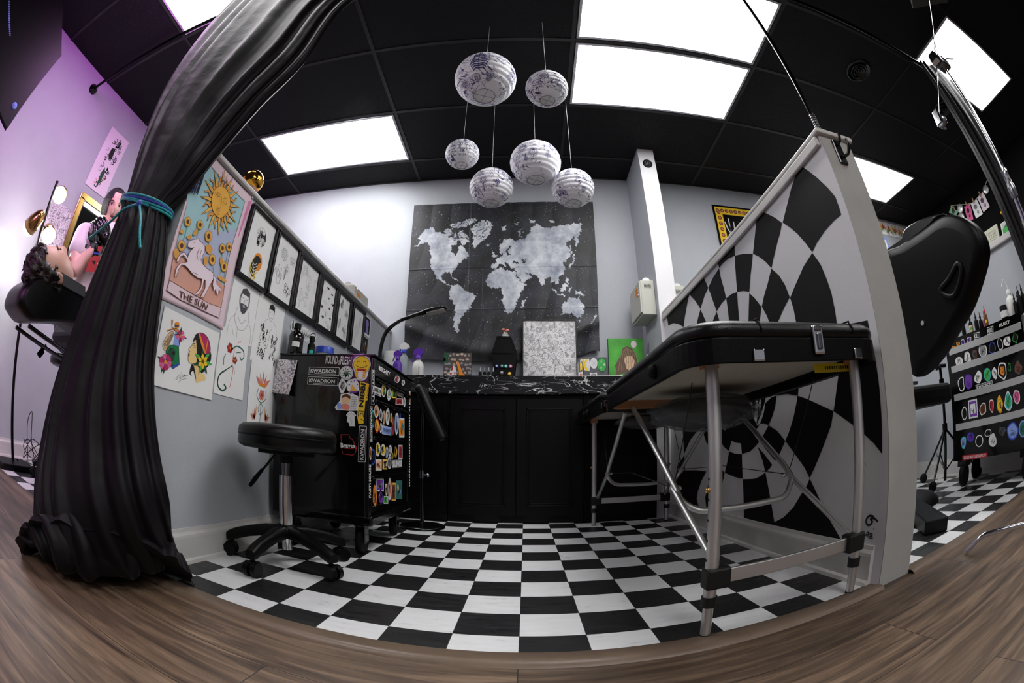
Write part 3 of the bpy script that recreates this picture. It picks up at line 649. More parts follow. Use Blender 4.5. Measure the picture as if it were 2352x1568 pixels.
# ---- world map cloth on the back wall: land painted into the weave, folds are real
MC = (840, 420, 3.267)
LAND = [[(400,420),(430,375),(455,350),(500,340),(540,375),(590,385),(640,410),(690,425),(700,440),(680,465),(645,480),(640,510),(665,540),(680,552),(690,520),(705,480),(735,475),(750,505),(770,540),(765,570),(740,575),(720,595),(690,620),(675,650),(655,670),(650,702),(640,690),(630,672),(590,678),(573,700),(575,730),(600,740),(605,755),(625,770),(642,785),(630,780),(600,757),(560,742),(535,715),(520,680),(500,650),(490,630),(485,590),(495,560),(485,520),(480,480),(465,455),(440,450),(400,475),(362,492),(400,462),(410,440)],
[(630,320),(690,305),(740,290),(790,268),(835,280),(830,300),(790,310),(750,335),(700,340),(650,345)],[(595,355),(640,345),(660,380),(620,402),(600,385)],[(705,360),(745,370),(775,420),(770,450),(735,470),(705,440),(695,400)],[(665,385),(690,390),(680,415),(655,405)],
[(790,340),(830,310),(870,285),(915,282),(950,310),(945,350),(930,390),(900,420),(860,450),(840,470),(825,498),(808,480),(805,440),(812,400),(795,365)],[(902,465),(925,460),(933,470),(915,482)],
[(640,780),(670,768),(700,770),(730,790),(750,815),(790,830),(825,848),(815,885),(800,910),(790,940),(765,960),(745,990),(720,1020),(705,1060),(695,1090),(705,1130),(690,1135),(670,1110),(662,1060),(668,1000),(675,940),(660,905),(635,870),(628,840),(640,810)],
[(945,680),(980,650),(1030,640),(1050,660),(1090,665),(1120,670),(1140,700),(1165,755),(1205,758),(1190,790),(1160,830),(1150,870),(1125,910),(1120,940),(1095,975),(1060,988),(1045,960),(1035,920),(1025,880),(1035,850),(1020,810),(1010,795),(970,790),(940,800),(915,775),(905,740),(915,710)],
[(1190,872),(1198,890),(1184,935),(1168,938),(1170,905)],
[(1000,500),(1010,470),(1040,430),(1080,418),(1120,440),(1160,430),(1200,420),(1215,390),(1235,370),(1245,340),(1290,310),(1320,330),(1360,345),(1400,335),(1450,325),(1500,320),(1560,308),(1615,310),(1612,370),(1595,400),(1592,450),(1585,492),(1570,450),(1565,398),(1530,430),(1505,450),(1508,480),(1535,510),(1532,550),(1510,590),(1478,600),(1492,640),(1490,680),(1460,710),(1440,720),(1452,750),(1430,775),(1412,745),(1395,755),(1385,720),(1370,705),(1350,722),(1330,782),(1310,760),(1290,710),(1260,690),(1230,685),(1240,712),(1200,742),(1172,755),(1150,720),(1130,685),(1125,660),(1118,642),(1090,640),(1070,615),(1045,600),(1060,640),(1030,615),(1005,605),(985,640),(955,650),(942,640),(950,605),(985,605),(975,580),(1000,560),(1030,545),(1040,520),(1015,535)],
[(960,520),(975,540),(990,555),(965,568),(958,545),(945,557),(948,535)],[(1180,345),(1165,360),(1155,400),(1182,417),(1150,408),(1145,370)],[(1012,335),(1055,325),(1050,350),(1030,368)],[(1225,275),(1270,288),(1265,305),(1230,295)],[(1380,290),(1410,285),(1415,300),(1385,303)],[(1100,312),(1150,300),(1140,320)],
[(1560,540),(1575,530),(1562,560),(1565,600),(1532,642),(1525,625),(1550,598)],[(1530,470),(1540,500),(1548,540),(1540,530),(1528,490)],[(1398,780),(1440,832),(1430,840),(1405,812)],[(1440,838),(1500,850),(1490,860),(1440,848)],[(1460,798),(1495,755),(1512,770),(1500,815),(1470,822)],[(1525,790),(1545,785),(1530,832)],[(1500,715),(1520,730),(1522,768),(1505,745)],[(1570,810),(1610,820),(1650,850),(1610,847),(1580,835)],
[(1470,920),(1510,890),(1530,870),(1560,858),(1575,885),(1588,880),(1595,850),(1610,890),(1635,925),(1636,970),(1615,1015),(1590,1022),(1565,1000),(1540,978),(1500,990),(1468,997),(1475,950)],[(1588,1040),(1607,1040),(1598,1062)],[(1718,990),(1728,1010),(1700,1050),(1670,1092),(1690,1060),(1708,1020)],[(645,712),(700,738),(690,742),(650,722)]]
SEA = [[(1098,590),(1140,595),(1145,612),(1105,608)],[(1172,575),(1195,580),(1200,632),(1180,600)],[(1050,520),(1085,470),(1090,478),(1068,520),(1085,540),(1060,545)],[(1130,680),(1165,745),(1158,748),(1122,690)],[(1195,670),(1230,688),(1215,690)]]
MY = 2.338
def map_tapestry():
    TL, TR, BR, BL = [at(('y', MY), p) for p in crop(*MC, [(366,172),(1703,146),(1752,1290),(293,1318)])]
    nx, ny = 440, 380
    U, V = np.meshgrid(np.linspace(0, 1, nx+1), np.linspace(0, 1, ny+1))
    P = ((1-U)*(1-V))[..., None]*TL+(U*(1-V))[..., None]*TR+(U*V)[..., None]*BR+((1-U)*V)[..., None]*BL
    P[..., 2] += .010*np.sin(V*0+U*PI)*-1*(V < .5)*(1-2*V)
    P[..., 2] += -.035*(V**6)*np.sin(U*PI)**1.0 + .03*np.exp(-((U-.97)/.05)**2)*V**8
    X = P[..., 0].copy(); Z = P[..., 2].copy()
    wx = X+.005*np.sin(Z*95+3*np.sin(X*41))+.003*np.sin(Z*240+X*90)+.002*np.sin(Z*480); wz = Z+.005*np.sin(X*101+2*np.sin(Z*37))+.003*np.sin(X*260+Z*70)+.002*np.sin(X*510)
    def inside(poly):
        q = np.array([at(('y', MY), p)[[0, 2]] for p in crop(*MC, poly)]); r = np.zeros(X.shape, bool); n = len(q)
        for i in range(n):
            x1, z1 = q[i]; x2, z2 = q[(i+1) % n]
            if abs(z1-z2) < 1e-9: continue
            c = ((z1 > wz) != (z2 > wz)) & (wx < (x2-x1)*(wz-z1)/(z2-z1)+x1); r ^= c
        return r
    land = np.zeros(X.shape, bool)
    for q in LAND: land |= inside(q)
    for q in SEA: land &= ~inside(q)
    # arctic channels and lakes are cut by thin noise
    ch = (np.abs(np.sin(wx*60+4*np.sin(wz*33))*np.sin(wz*70+3*np.sin(wx*29))) < .12) & (wz > 2.08) & (wx < -.18) & (wx > -.62)
    land &= ~ch
    # folds: gathered towards the lower middle and the right edge
    A = 1.0*V**1.6
    sw = .012*np.sin((U*2.2+V*1.4)*PI*2)*A + .010*np.sin((U*5+.8*V)*PI*2+1)*A*(U > .4) + .004*np.sin(U*PI*9+V*2)
    hang = .016*np.exp(-((V-.86-.10*np.cos((U-.5)*PI*1.3))/.04)**2)
    fold = .0025*np.exp(-((V-.46)/.004)**2)+.0025*np.exp(-((U-.33)/.004)**2)+.002*np.exp(-((V-.72)/.004)**2)
    P[..., 1] = MY-.008-np.abs(sw)-hang-fold-.008*A
    b = B('map'); vs = P.reshape(-1, 3); me = bpy.data.meshes.new('map_tapestry')
    O = vs.mean(0); O[2] = vs[:, 2].min(); idx = np.arange((nx+1)*(ny+1)).reshape(ny+1, nx+1)
    F = np.stack([idx[:-1, :-1], idx[1:, :-1], idx[1:, 1:], idx[:-1, 1:]], -1).reshape(-1, 4)
    me.from_pydata((vs-O).tolist(), [], F.tolist()); me.polygons.foreach_set('use_smooth', [True]*len(F))
    at_ = me.attributes.new('land', 'FLOAT', 'POINT'); at_.data.foreach_set('value', land.reshape(-1).astype(float))
    m, t, bs = new('mat_map_cloth'); a = nd(t, 'ShaderNodeAttribute', attribute_name='land')
    tc = nd(t, 'ShaderNodeTexCoord'); O_ = tc.outputs['Object']
    n1 = nd(t, 'ShaderNodeTexNoise', i_Scale=5.0, i_Detail=8.0, i_Roughness=.65); t.links.new(O_, n1.inputs['Vector'])
    sea = nd(t, 'ShaderNodeValToRGB'); t.links.new(n1.outputs['Fac'], sea.inputs[0]); e = sea.color_ramp.elements
    e[0].position = .42; e[0].color = (.003, .003, .004, 1); e[1].position = .9; e[1].color = (.045, .05, .075, 1)
    st = nd(t, 'ShaderNodeTexVoronoi', i_Scale=60.0); t.links.new(O_, st.inputs['Vector'])
    sr = nd(t, 'ShaderNodeMapRange', i_1=.08, i_2=.16, i_3=1.0, i_4=0.0); t.links.new(st.outputs['Distance'], sr.inputs[0])
    st2 = nd(t, 'ShaderNodeTexVoronoi', i_Scale=17.0); t.links.new(O_, st2.inputs['Vector'])
    s2 = nd(t, 'ShaderNodeMapRange', i_1=.03, i_2=.075, i_3=1.0, i_4=0.0); t.links.new(st2.outputs['Distance'], s2.inputs[0])
    n2 = nd(t, 'ShaderNodeTexNoise', i_Scale=7.0, i_Detail=3.0); t.links.new(O_, n2.inputs['Vector'])
    mk = nd(t, 'ShaderNodeMapRange', i_1=.42, i_2=.6, i_3=0, i_4=1); t.links.new(n2.outputs['Fac'], mk.inputs[0])
    ml = nd(t, 'ShaderNodeMath', operation='MULTIPLY'); t.links.new(sr.outputs[0], ml.inputs[0]); t.links.new(mk.outputs[0], ml.inputs[1])
    mm = nd(t, 'ShaderNodeMath', operation='MAXIMUM'); t.links.new(ml.outputs[0], mm.inputs[0]); t.links.new(s2.outputs[0], mm.inputs[1])
    ss = nd(t, 'ShaderNodeMix', data_type='RGBA'); t.links.new(mm.outputs[0], ss.inputs[0]); t.links.new(sea.outputs[0], ss.inputs[6]); ss.inputs[7].default_value = (.55, .57, .65, 1)
    n3 = nd(t, 'ShaderNodeTexNoise', i_Scale=4.5, i_Detail=7.0, i_Roughness=.7); t.links.new(O_, n3.inputs['Vector'])
    ld = nd(t, 'ShaderNodeValToRGB'); t.links.new(n3.outputs['Fac'], ld.inputs[0]); e = ld.color_ramp.elements
    e[0].position = .36; e[0].color = (.20, .23, .30, 1); e[1].position = .60; e[1].color = (.66, .69, .73, 1)
    fx = nd(t, 'ShaderNodeMix', data_type='RGBA'); t.links.new(a.outputs['Fac'], fx.inputs[0]); t.links.new(ss.outputs[2], fx.inputs[6]); t.links.new(ld.outputs[0], fx.inputs[7])
    t.links.new(fx.outputs[2], bs.inputs['Base Color']); bs.inputs['Roughness'].default_value = .55
    me.materials.append(m); o = bpy.data.objects.new('map_tapestry', me); col.objects.link(o); o.location = O.tolist()
    tag(o, 'dark starry cloth with a pale grey world map hung on the back wall', 'wall hanging')
map_tapestry()
# ---- THE SUN towel on the left half wall
SP = ('x', -1.026); SC_ = (370, 360, 3.92)
for k, c in dict(s_pink=(.90, .80, .84), s_blue='#a3cbd2', s_lav='#b4bcd8', s_gold='#eab04a', s_deep='#e59a44', s_terra='#dba292', s_leaf='#dfa04e', s_brown='#5b3226', s_horse='#f3e0ec', s_hot='#e07fb4', s_grn='#8fc0a0').items(): mat(k, c, .8, var=.04)
t = thing('sun_tapestry', 'pink edged cloth with a golden sun face, white horse and the words THE SUN', 'wall hanging', (-1.025, .2, .785))
def cloth(u, v):
    y = .030+(.381-.030)*u; z = 1.318-(1.318-.785)*v+.006*math.sin(u*3.1)*(v > .5)-(.012*math.sin(u*PI) if v < .02 else 0)
    return (-1.0275+.0005*math.sin(u*14+v*3), y, z)
B('s_pink').grid(cloth, 30, 40).build('cloth', t, solid=.0012)
b = B('s_pink')
T(b, SP, SC_, [(413,62),(462,98),(545,195),(640,290),(757,402),(735,480),(690,640),(640,800),(600,960),(575,1120),(560,1260),(522,1450),(420,1405),(300,1345),(180,1290),(52,1200),(78,1110),(100,960),(150,740),(200,560),(232,440),(235,300),(360,130)], 's_blue', 1)
T(b, SP, SC_, [(690,640),(640,800),(600,960),(575,1120),(440,1100),(330,1000),(250,900),(130,850),(150,740),(300,720),(420,640),(560,680)], 's_lav', 2)
T(b, SP, SC_, [(120,880),(200,900),(300,985),(420,1050),(560,1150),(575,1160),(540,1355),(440,1320),(300,1240),(180,1170),(78,1110),(100,960)], 's_terra', 3)
T(b, SP, SC_, [(78,1110),(180,1172),(300,1245),(440,1322),(541,1357),(522,1450),(420,1405),(300,1345),(180,1290),(52,1200)], 's_pink', 4)
for P in ([(413,62),(462,98),(545,195),(640,290),(757,402),(735,480),(690,640),(640,800),(600,960),(575,1120),(560,1260),(522,1450)], [(522,1450),(420,1405),(300,1345),(180,1290),(52,1200)], [(78,1110),(180,1172),(300,1245),(440,1322),(541,1357)], [(52,1200),(78,1110),(100,960),(150,740),(200,560),(232,440)]): L(b, SP, SC_, P, .0016, 's_brown', 5)
# the sun: face and rays in the plane of the cloth
ctr = at(SP, crop(*SC_, [(532, 408)])[0]); R = (at(SP, crop(*SC_, [(532, 243)])[0])[2]-at(SP, crop(*SC_, [(532, 570)])[0])[2])/2
def sp(a, r, lay): return (ctr[0]+.0005*lay, ctr[1]+r*math.cos(a), ctr[2]+r*math.sin(a))
for k in range(24):
    a = 2*PI*k/24+.08; long = k % 2; ln = R*2.1 if long else R*1.85; w = R*.135
    
    N = 9; Lp, Rp = [], []
    for i in range(N+1):
        u = i/N; r = R*.95+(ln-R*.95)*u; wob = 0 if long else R*.10*math.sin(u*9); h = w*(1-u)**.8
        for sgn, arr in ((1, Lp), (-1, Rp)):
            p = np.array(sp(a, r, 6)); q = np.array((0, -math.sin(a), math.cos(a))); arr.append(p+q*(wob+sgn*h))
    pts = Lp+Rp[::-1]; pts = [np.array((p[0], min(max(p[1], .042), .372), min(p[2], 1.305))) for p in pts]
    b.poly(pts, 's_gold' if long else 's_deep'); ribbon(b, [p+(.0004, 0, 0) for p in pts], .0010, np.array((1., 0, 0)), 's_brown')
b.poly([sp(2*PI*i/40, R, 8) for i in range(40)], 's_gold'); ribbon(b, [sp(2*PI*i/40, R, 9) for i in range(41)], .0014, np.array((1., 0, 0)), 's_brown')
for P in ([(480,315),(515,322),(545,362),(538,450),(522,465),(505,440)], [(498,340),(515,328),(530,355),(512,358),(498,340)], [(556,385),(575,370),(592,385),(590,425),(572,420),(560,395)], [(498,475),(515,465),(528,485),(512,500),(498,475)], [(510,520),(530,512)], [(560,540),(600,500)], [(548,552),(585,530)]): L(b, SP, SC_, P, .0014, 's_brown', 20, sm=4)
text(b, Q([at(SP, p, .003) for p in crop(*SC_, [(540,188),(612,258),(600,290),(528,222)])]), 'XIX', 's_brown', d=.0004)
# sunflowers, leaves, stalks
for P in ([(240,620),(215,720),(180,780)], [(350,620),(330,700),(320,730)], [(430,770),(440,830)], [(555,850),(545,960),(530,1060)], [(605,850),(580,980),(570,1100)], [(470,990),(475,1060)]): L(b, SP, SC_, P, .003, 's_grn', 6)
for cx, cy, r in ((240,583,.017),(352,612,.017),(428,715,.021),(185,800,.019),(553,823,.018),(612,812,.017),(463,925,.020),(568,988,.020)):
    c = at(SP, crop(*SC_, [(cx, cy)])[0], .005); r *= R/.055
    for m_, rr_, lw in (('s_deep', 1.0, 0), ):
        pts = []
        for i in range(36):
            a = 2*PI*i/36; q = r*(1 if i % 2 else .78); pts.append(c+(0, q*math.cos(a), q*math.sin(a)))
        b.poly(pts, 's_gold'); ribbon(b, [p+(.0003, 0, 0) for p in pts+pts[:1]], .0009, np.array((1., 0, 0)), 's_brown')
    b.poly([c+(.0006, r*.42*math.cos(2*PI*i/16), r*.42*math.sin(2*PI*i/16)) for i in range(16)], 's_brown')
for P in ([(120,835),(150,830),(165,880),(135,920),(120,890)], [(170,665),(200,655),(205,690),(180,690)], [(235,715),(275,700),(265,740),(240,740)], [(290,690),(325,640),(330,680),(305,710)], [(405,800),(440,790),(465,830),(440,875),(410,850)], [(385,910),(425,900),(420,950),(395,985)], [(510,1075),(545,1080),(585,1110),(580,1130),(530,1105)], [(540,900),(560,930),(548,980),(530,950)]): T(b, SP, SC_, P, 's_leaf', 11, 3)
HP = [(244,775),(262,752),(300,742),(340,738),(350,760),(375,775),(395,810),(390,860),(365,910),(372,960),(410,1000),(455,1030),(480,1060),(470,1100),(455,1130),(432,1170),(410,1215),(385,1262),(355,1265),(370,1235),(398,1180),(400,1110),(388,1105),(370,1190),(340,1235),(300,1245),(325,1215),(358,1175),(372,1100),(330,1090),(280,1050),(240,1000),(215,975),(185,970),(155,1020),(135,1085),(124,1070),(140,1000),(170,960),(215,950),(238,945),(222,905),(200,885),(175,900),(160,945),(140,945),(150,905),(185,865),(215,860),(240,905),(262,850),(298,815),(270,822),(243,810)]
T(b, SP, SC_, HP, 's_horse', 14); L(b, SP, SC_, HP+HP[:1], .0016, 's_brown', 15)
tail = [(470,1060),(495,1090),(500,1140),(535,1180),(548,1225),(520,1190),(515,1240),(500,1230),(492,1180),(480,1210),(465,1150),(475,1100)]; T(b, SP, SC_, tail, 's_horse', 16); L(b, SP, SC_, tail+tail[:1], .0013, 's_brown', 17)
for P in ([(345,830),(325,880),(335,930)], [(365,840),(350,900),(370,950)], [(295,770),(305,772)], [(290,1040),(330,1060)]): L(b, SP, SC_, P, .0014, 's_brown', 18, sm=3)
text(b, Q([at(SP, p, .004) for p in crop(*SC_, [(165,1200),(425,1325),(405,1385),(160,1262)])]), 'THE SUN', 's_brown', bold=.01)
T(b, SP, SC_, [(790,395),(815,400),(760,560),(700,720),(690,720),(740,560)], 's_hot', 1)
b.build('printed_picture', t)
B('chrome').lathe((-1.0245, .371, 1.308), [(.0065, 0), (.006, .003), (.003, .002)], 18, 0, (1, 0, 0)).build('eyelet', t)
tas = B('tassel'); mat('tassel', '#2c3358', .6, var=.5, bump=.5)
t = thing('tassel', 'dark blue beaded tassel hanging at the corner of the sun cloth', 'tassel', (-1.02, .055, 1.2))
rn = random.Random(4)
for i in range(26):
    y = .026+.034*rn.random(); x = -1.012-.008*rn.random(); z1 = 1.13+.02*rn.random()+(y-.026)*.3
    tas.tube([(x, y*.4+.03, 1.235), (x+.003, y, 1.19), (x+.002*rn.random(), y+.002, z1)], .0019, 6)
tas.build('fringe', t)
b = B('steel')
for i in range(16): b.ball((-1.010, .028+.0022*i, 1.125+.012*rn.random()), .002, nu=6, nv=4)
B('steel').tube([(-1.012, .044, 1.315), (-1.012, .044, 1.235)], .0012, 6).build('chain', t)

# ---- drawings: small hand drawn motifs as polylines in a unit box
def motif(kind, rn):
    o = []
    def add(p, sm=1): o.append(smooth_pts([np.array(q) for q in p], 4) if sm else [np.array(q) for q in p])
    def petal(a, r0, r1, w, cx=.5, cy=.5):
        c, s = math.cos(a), math.sin(a); f = lambda u, v: (cx+u*c-v*s, cy+u*s+v*c); add([f(r0, 0), f((r0+r1)/2, w), f(r1, 0), f((r0+r1)/2, -w), f(r0, 0)])
    if kind == 'rose':
        add([(.5+.35*q*math.cos(q*17), .42+.33*q*math.sin(q*17)) for q in [i/26 for i in range(27)]])
        for k in range(7): petal(k*.9, .26, .46, .13)
        add([(.5, .75), (.48, .9), (.55, 1)])
    elif kind == 'moth':
        for s in (-1, 1):
            add([(.5, .35), (.5+s*.25, .12), (.5+s*.48, .2), (.5+s*.4, .45), (.5+s*.1, .5)]); add([(.5, .5), (.5+s*.3, .55), (.5+s*.28, .8), (.5+s*.1, .65)]); add([(.5, .25), (.5+s*.12, .05)])
            add([(.5+s*.3, .25), (.5+s*.35, .32), (.5+s*.28, .35), (.5+s*.3, .25)])
        add([(.5, .25), (.54, .4), (.5, .75), (.46, .4), (.5, .25)])
    elif kind == 'scorpion':
        add([(.45, .3), (.62, .35), (.6, .6), (.48, .62), (.4, .45), (.45, .3)])
        add([(.54, .6), (.56, .8), (.75, .95), (.9, .8), (.82, .65)])
        for s in (0, .08, .16, .24): add([(.43, .35+s), (.2, .3+s), (.12, .42+s)]); add([(.62, .35+s), (.85, .32+s), (.9, .44+s)])
        add([(.48, .3), (.3, .15), (.35, .02), (.42, .12)]); add([(.58, .3), (.72, .15), (.68, .02), (.6, .12)])
    elif kind == 'leaf':
        add([(.5, 0), (.75, .35), (.6, .8), (.5, 1), (.4, .8), (.25, .35), (.5, 0)]); add([(.5, 0), (.52, .5), (.5, 1)])
        for y in (.25, .4, .55, .7): add([(.51, y), (.64, y-.1)], 0); add([(.51, y), (.37, y-.1)], 0)
    elif kind == 'eye':
        add([(0, .5), (.3, .2), (.7, .2), (1, .5), (.7, .8), (.3, .8), (0, .5)]); add([(.5+.17*math.cos(q), .5+.2*math.sin(q)) for q in [i*.7 for i in range(10)]]); add([(.5+.07*math.cos(q), .5+.08*math.sin(q)) for q in [i*.9 for i in range(8)]])
    elif kind == 'face':
        add([(.2, .2), (.5, .02), (.8, .2), (.82, .6), (.5, 1), (.18, .6), (.2, .2)]); add([(.3, .4), (.4, .35), (.46, .42)]); add([(.56, .42), (.64, .35), (.72, .4)]); add([(.5, .45), (.46, .62), (.54, .64)]); add([(.38, .78), (.5, .73), (.62, .78), (.5, .83), (.38, .78)]); add([(.2, .2), (.1, .4), (.14, .8)]); add([(.8, .2), (.92, .45), (.85, .8)])
    elif kind == 'snake':
        add([(.2, .1), (.6, .05), (.8, .25), (.4, .4), (.2, .6), (.6, .65), (.85, .8), (.5, .98)]); add([(.26, .17), (.58, .13), (.7, .25), (.36, .36), (.12, .6), (.5, .74), (.75, .82), (.5, .9)])
    elif kind == 'dagger':
        add([(.5, 1), (.42, .4), (.58, .4), (.5, 1)], 0); add([(.25, .38), (.5, .42), (.75, .38)]); add([(.46, .36), (.45, .1), (.55, .1), (.54, .36)]); add([(.5, .4), (.5, .95)], 0)
    elif kind == 'fern':
        add([(.5, 1), (.48, .5), (.55, 0)])
        for i in range(11): y = .9-.08*i; l = .36*(1-i/13); add([(.5, y), (.5+l, y-.12)]); add([(.5, y), (.5-l, y-.12)])
    elif kind == 'ring':
        for r in (.48, .38, .2): add([(.5+r*math.cos(q), .5+r*math.sin(q)) for q in [i*PI/6 for i in range(13)]])
        for k in range(8): petal(k*PI/4, .2, .38, .06)
    elif kind == 'ghost':
        add([(.1, .95), (.25, .4), (.35, .1), (.5, .02), (.65, .1), (.75, .4), (.92, .95), (.75, .85), (.6, .97), (.45, .85), (.3, .97), (.1, .95)]); add([(.42, .3), (.44, .36), (.4, .36)]); add([(.56, .3), (.58, .36), (.54, .36)])
    else:
        for _ in range(3): add([(rn.random(), rn.random()) for _ in range(5)])
    return o
KINDS_ = ['rose', 'moth', 'scorpion', 'leaf', 'eye', 'face', 'snake', 'dagger', 'fern', 'ring']
def draw(b, q, kind, cx, cy, s, rot=0, m='ink', w=.001, d=.0008, asp=None, seed=1):
    asp = asp or q.w/q.h; c_, s_ = math.cos(rot), math.sin(rot)
    for pl in motif(kind, random.Random(seed)):
        P = [((x-.5)*c_-(y-.5)*s_, (x-.5)*s_+(y-.5)*c_) for x, y in pl]
        ribbon(b, [q.p(cx+x*s, cy+y*s*asp, d) for x, y in P], w, q.n, m)
def sheet(b, q, n, seed, m='ink_grey', w=.0008, s=.22, kinds=KINDS_, x0=.06, x1=.94, cols=None):
    rn = random.Random(seed); cols = cols or 3; rows = max(1, round(n/cols)); i = 0
    for r in range(rows):
        for c in range(cols):
            k = kinds[(i*7+seed) % len(kinds)]; i += 1
            draw(b, q, k, x0+(x1-x0)*(c+.5+rn.uniform(-.12, .12))/cols, .05+.9*(r+.5+rn.uniform(-.1, .1))/rows, s*rn.uniform(.8, 1.15), rn.uniform(-.6, .6), m, w, seed=i)
PW = ('x', -1.03)
def wallq(y0, y1, z0, z1, d=.0, rot=0, lift=0):
    """a rectangle on the left half wall, image frame as seen from the booth (a to the right = deeper)"""
    x = -1.03+d; cy, cz = (y0+y1)/2, (z0+z1)/2; c, s = math.cos(rot), math.sin(rot)
    P = []
    for y, z in ((y0, z1), (y1, z1), (y1, z0), (y0, z0)):
        u, v = y-cy, z-cz; P.append(np.array((x+(lift if z == z0 else 0), cy+u*c-v*s, cz+u*s+v*c)))
    return Q(P)
def print_(name, label, q, parts, group='loose prints on the left half wall', m='paper', th=.0006):
    t = thing(name, label, 'print', q.p(.5, 1), group)
    b = B(m); slab(b, q, th, m); b.build('paper_sheet', t); b = B(m); parts(b, q); b.build('drawing', t); return t
for k, c in dict(c_pink='#b81d63', c_pk2='#e0609a', c_green='#0f7a44', c_gd='#0c4a32', c_lg='#3fae4e', c_yel='#f2c81e', c_or='#e88a1c', c_red='#b3202c', c_skin='#f0cf8e', c_sk2='#eec7a4', c_blue='#8aa4e6', c_bl2='#2c4fc0', c_teal='#2f6f68', c_coral='#e28475', c_peach='#f2b58f', c_tan='#e9c39c', c_brown='#6a3a20', c_purple='#6a35a0', c_cyan='#25b8b0', c_grey='#8a8a8e', c_dgrey='#45454a').items(): mat(k, c, .6)
def fl(b, q, cx, cy, r, n, m, mc, d=.001, asp=None, rot=0, w=.45):
    asp = asp or q.w/q.h
    for k in range(n):
        a = 2*PI*k/n+rot; c, s = math.cos(a), math.sin(a)
        P = [(0, 0), (.45*r, w*r*.62), (.8*r, w*r*.75), (r, .15*r), (r, -.15*r), (.8*r, -w*r*.75), (.45*r, -w*r*.62)]
        pts = [(cx+u*c-v*s, cy+(u*s+v*c)*asp) for u, v in P]; qpoly(b, q, pts, m, d+.0001*(k % 2)); qline(b, q, pts, .0009, 'ink', d+.0003, closed=True)
    qpoly(b, q, [(cx+x*r*.28, cy+y*r*.28*asp) for x, y in oval(0, 0, 1, 1, 12)], mc, d+.0006)
def leafp(b, q, x, y, x2, y2, w, m, d=.0007):
    dx, dy = x2-x, y2-y; qpoly(b, q, [(x, y), (x+dx*.4-dy*w, y+dy*.4+dx*w), (x2, y2), (x+dx*.4+dy*w, y+dy*.4-dx*w)], m, d); qline(b, q, [(x, y), (x2, y2)], .0008, 'ink', d+.0003)
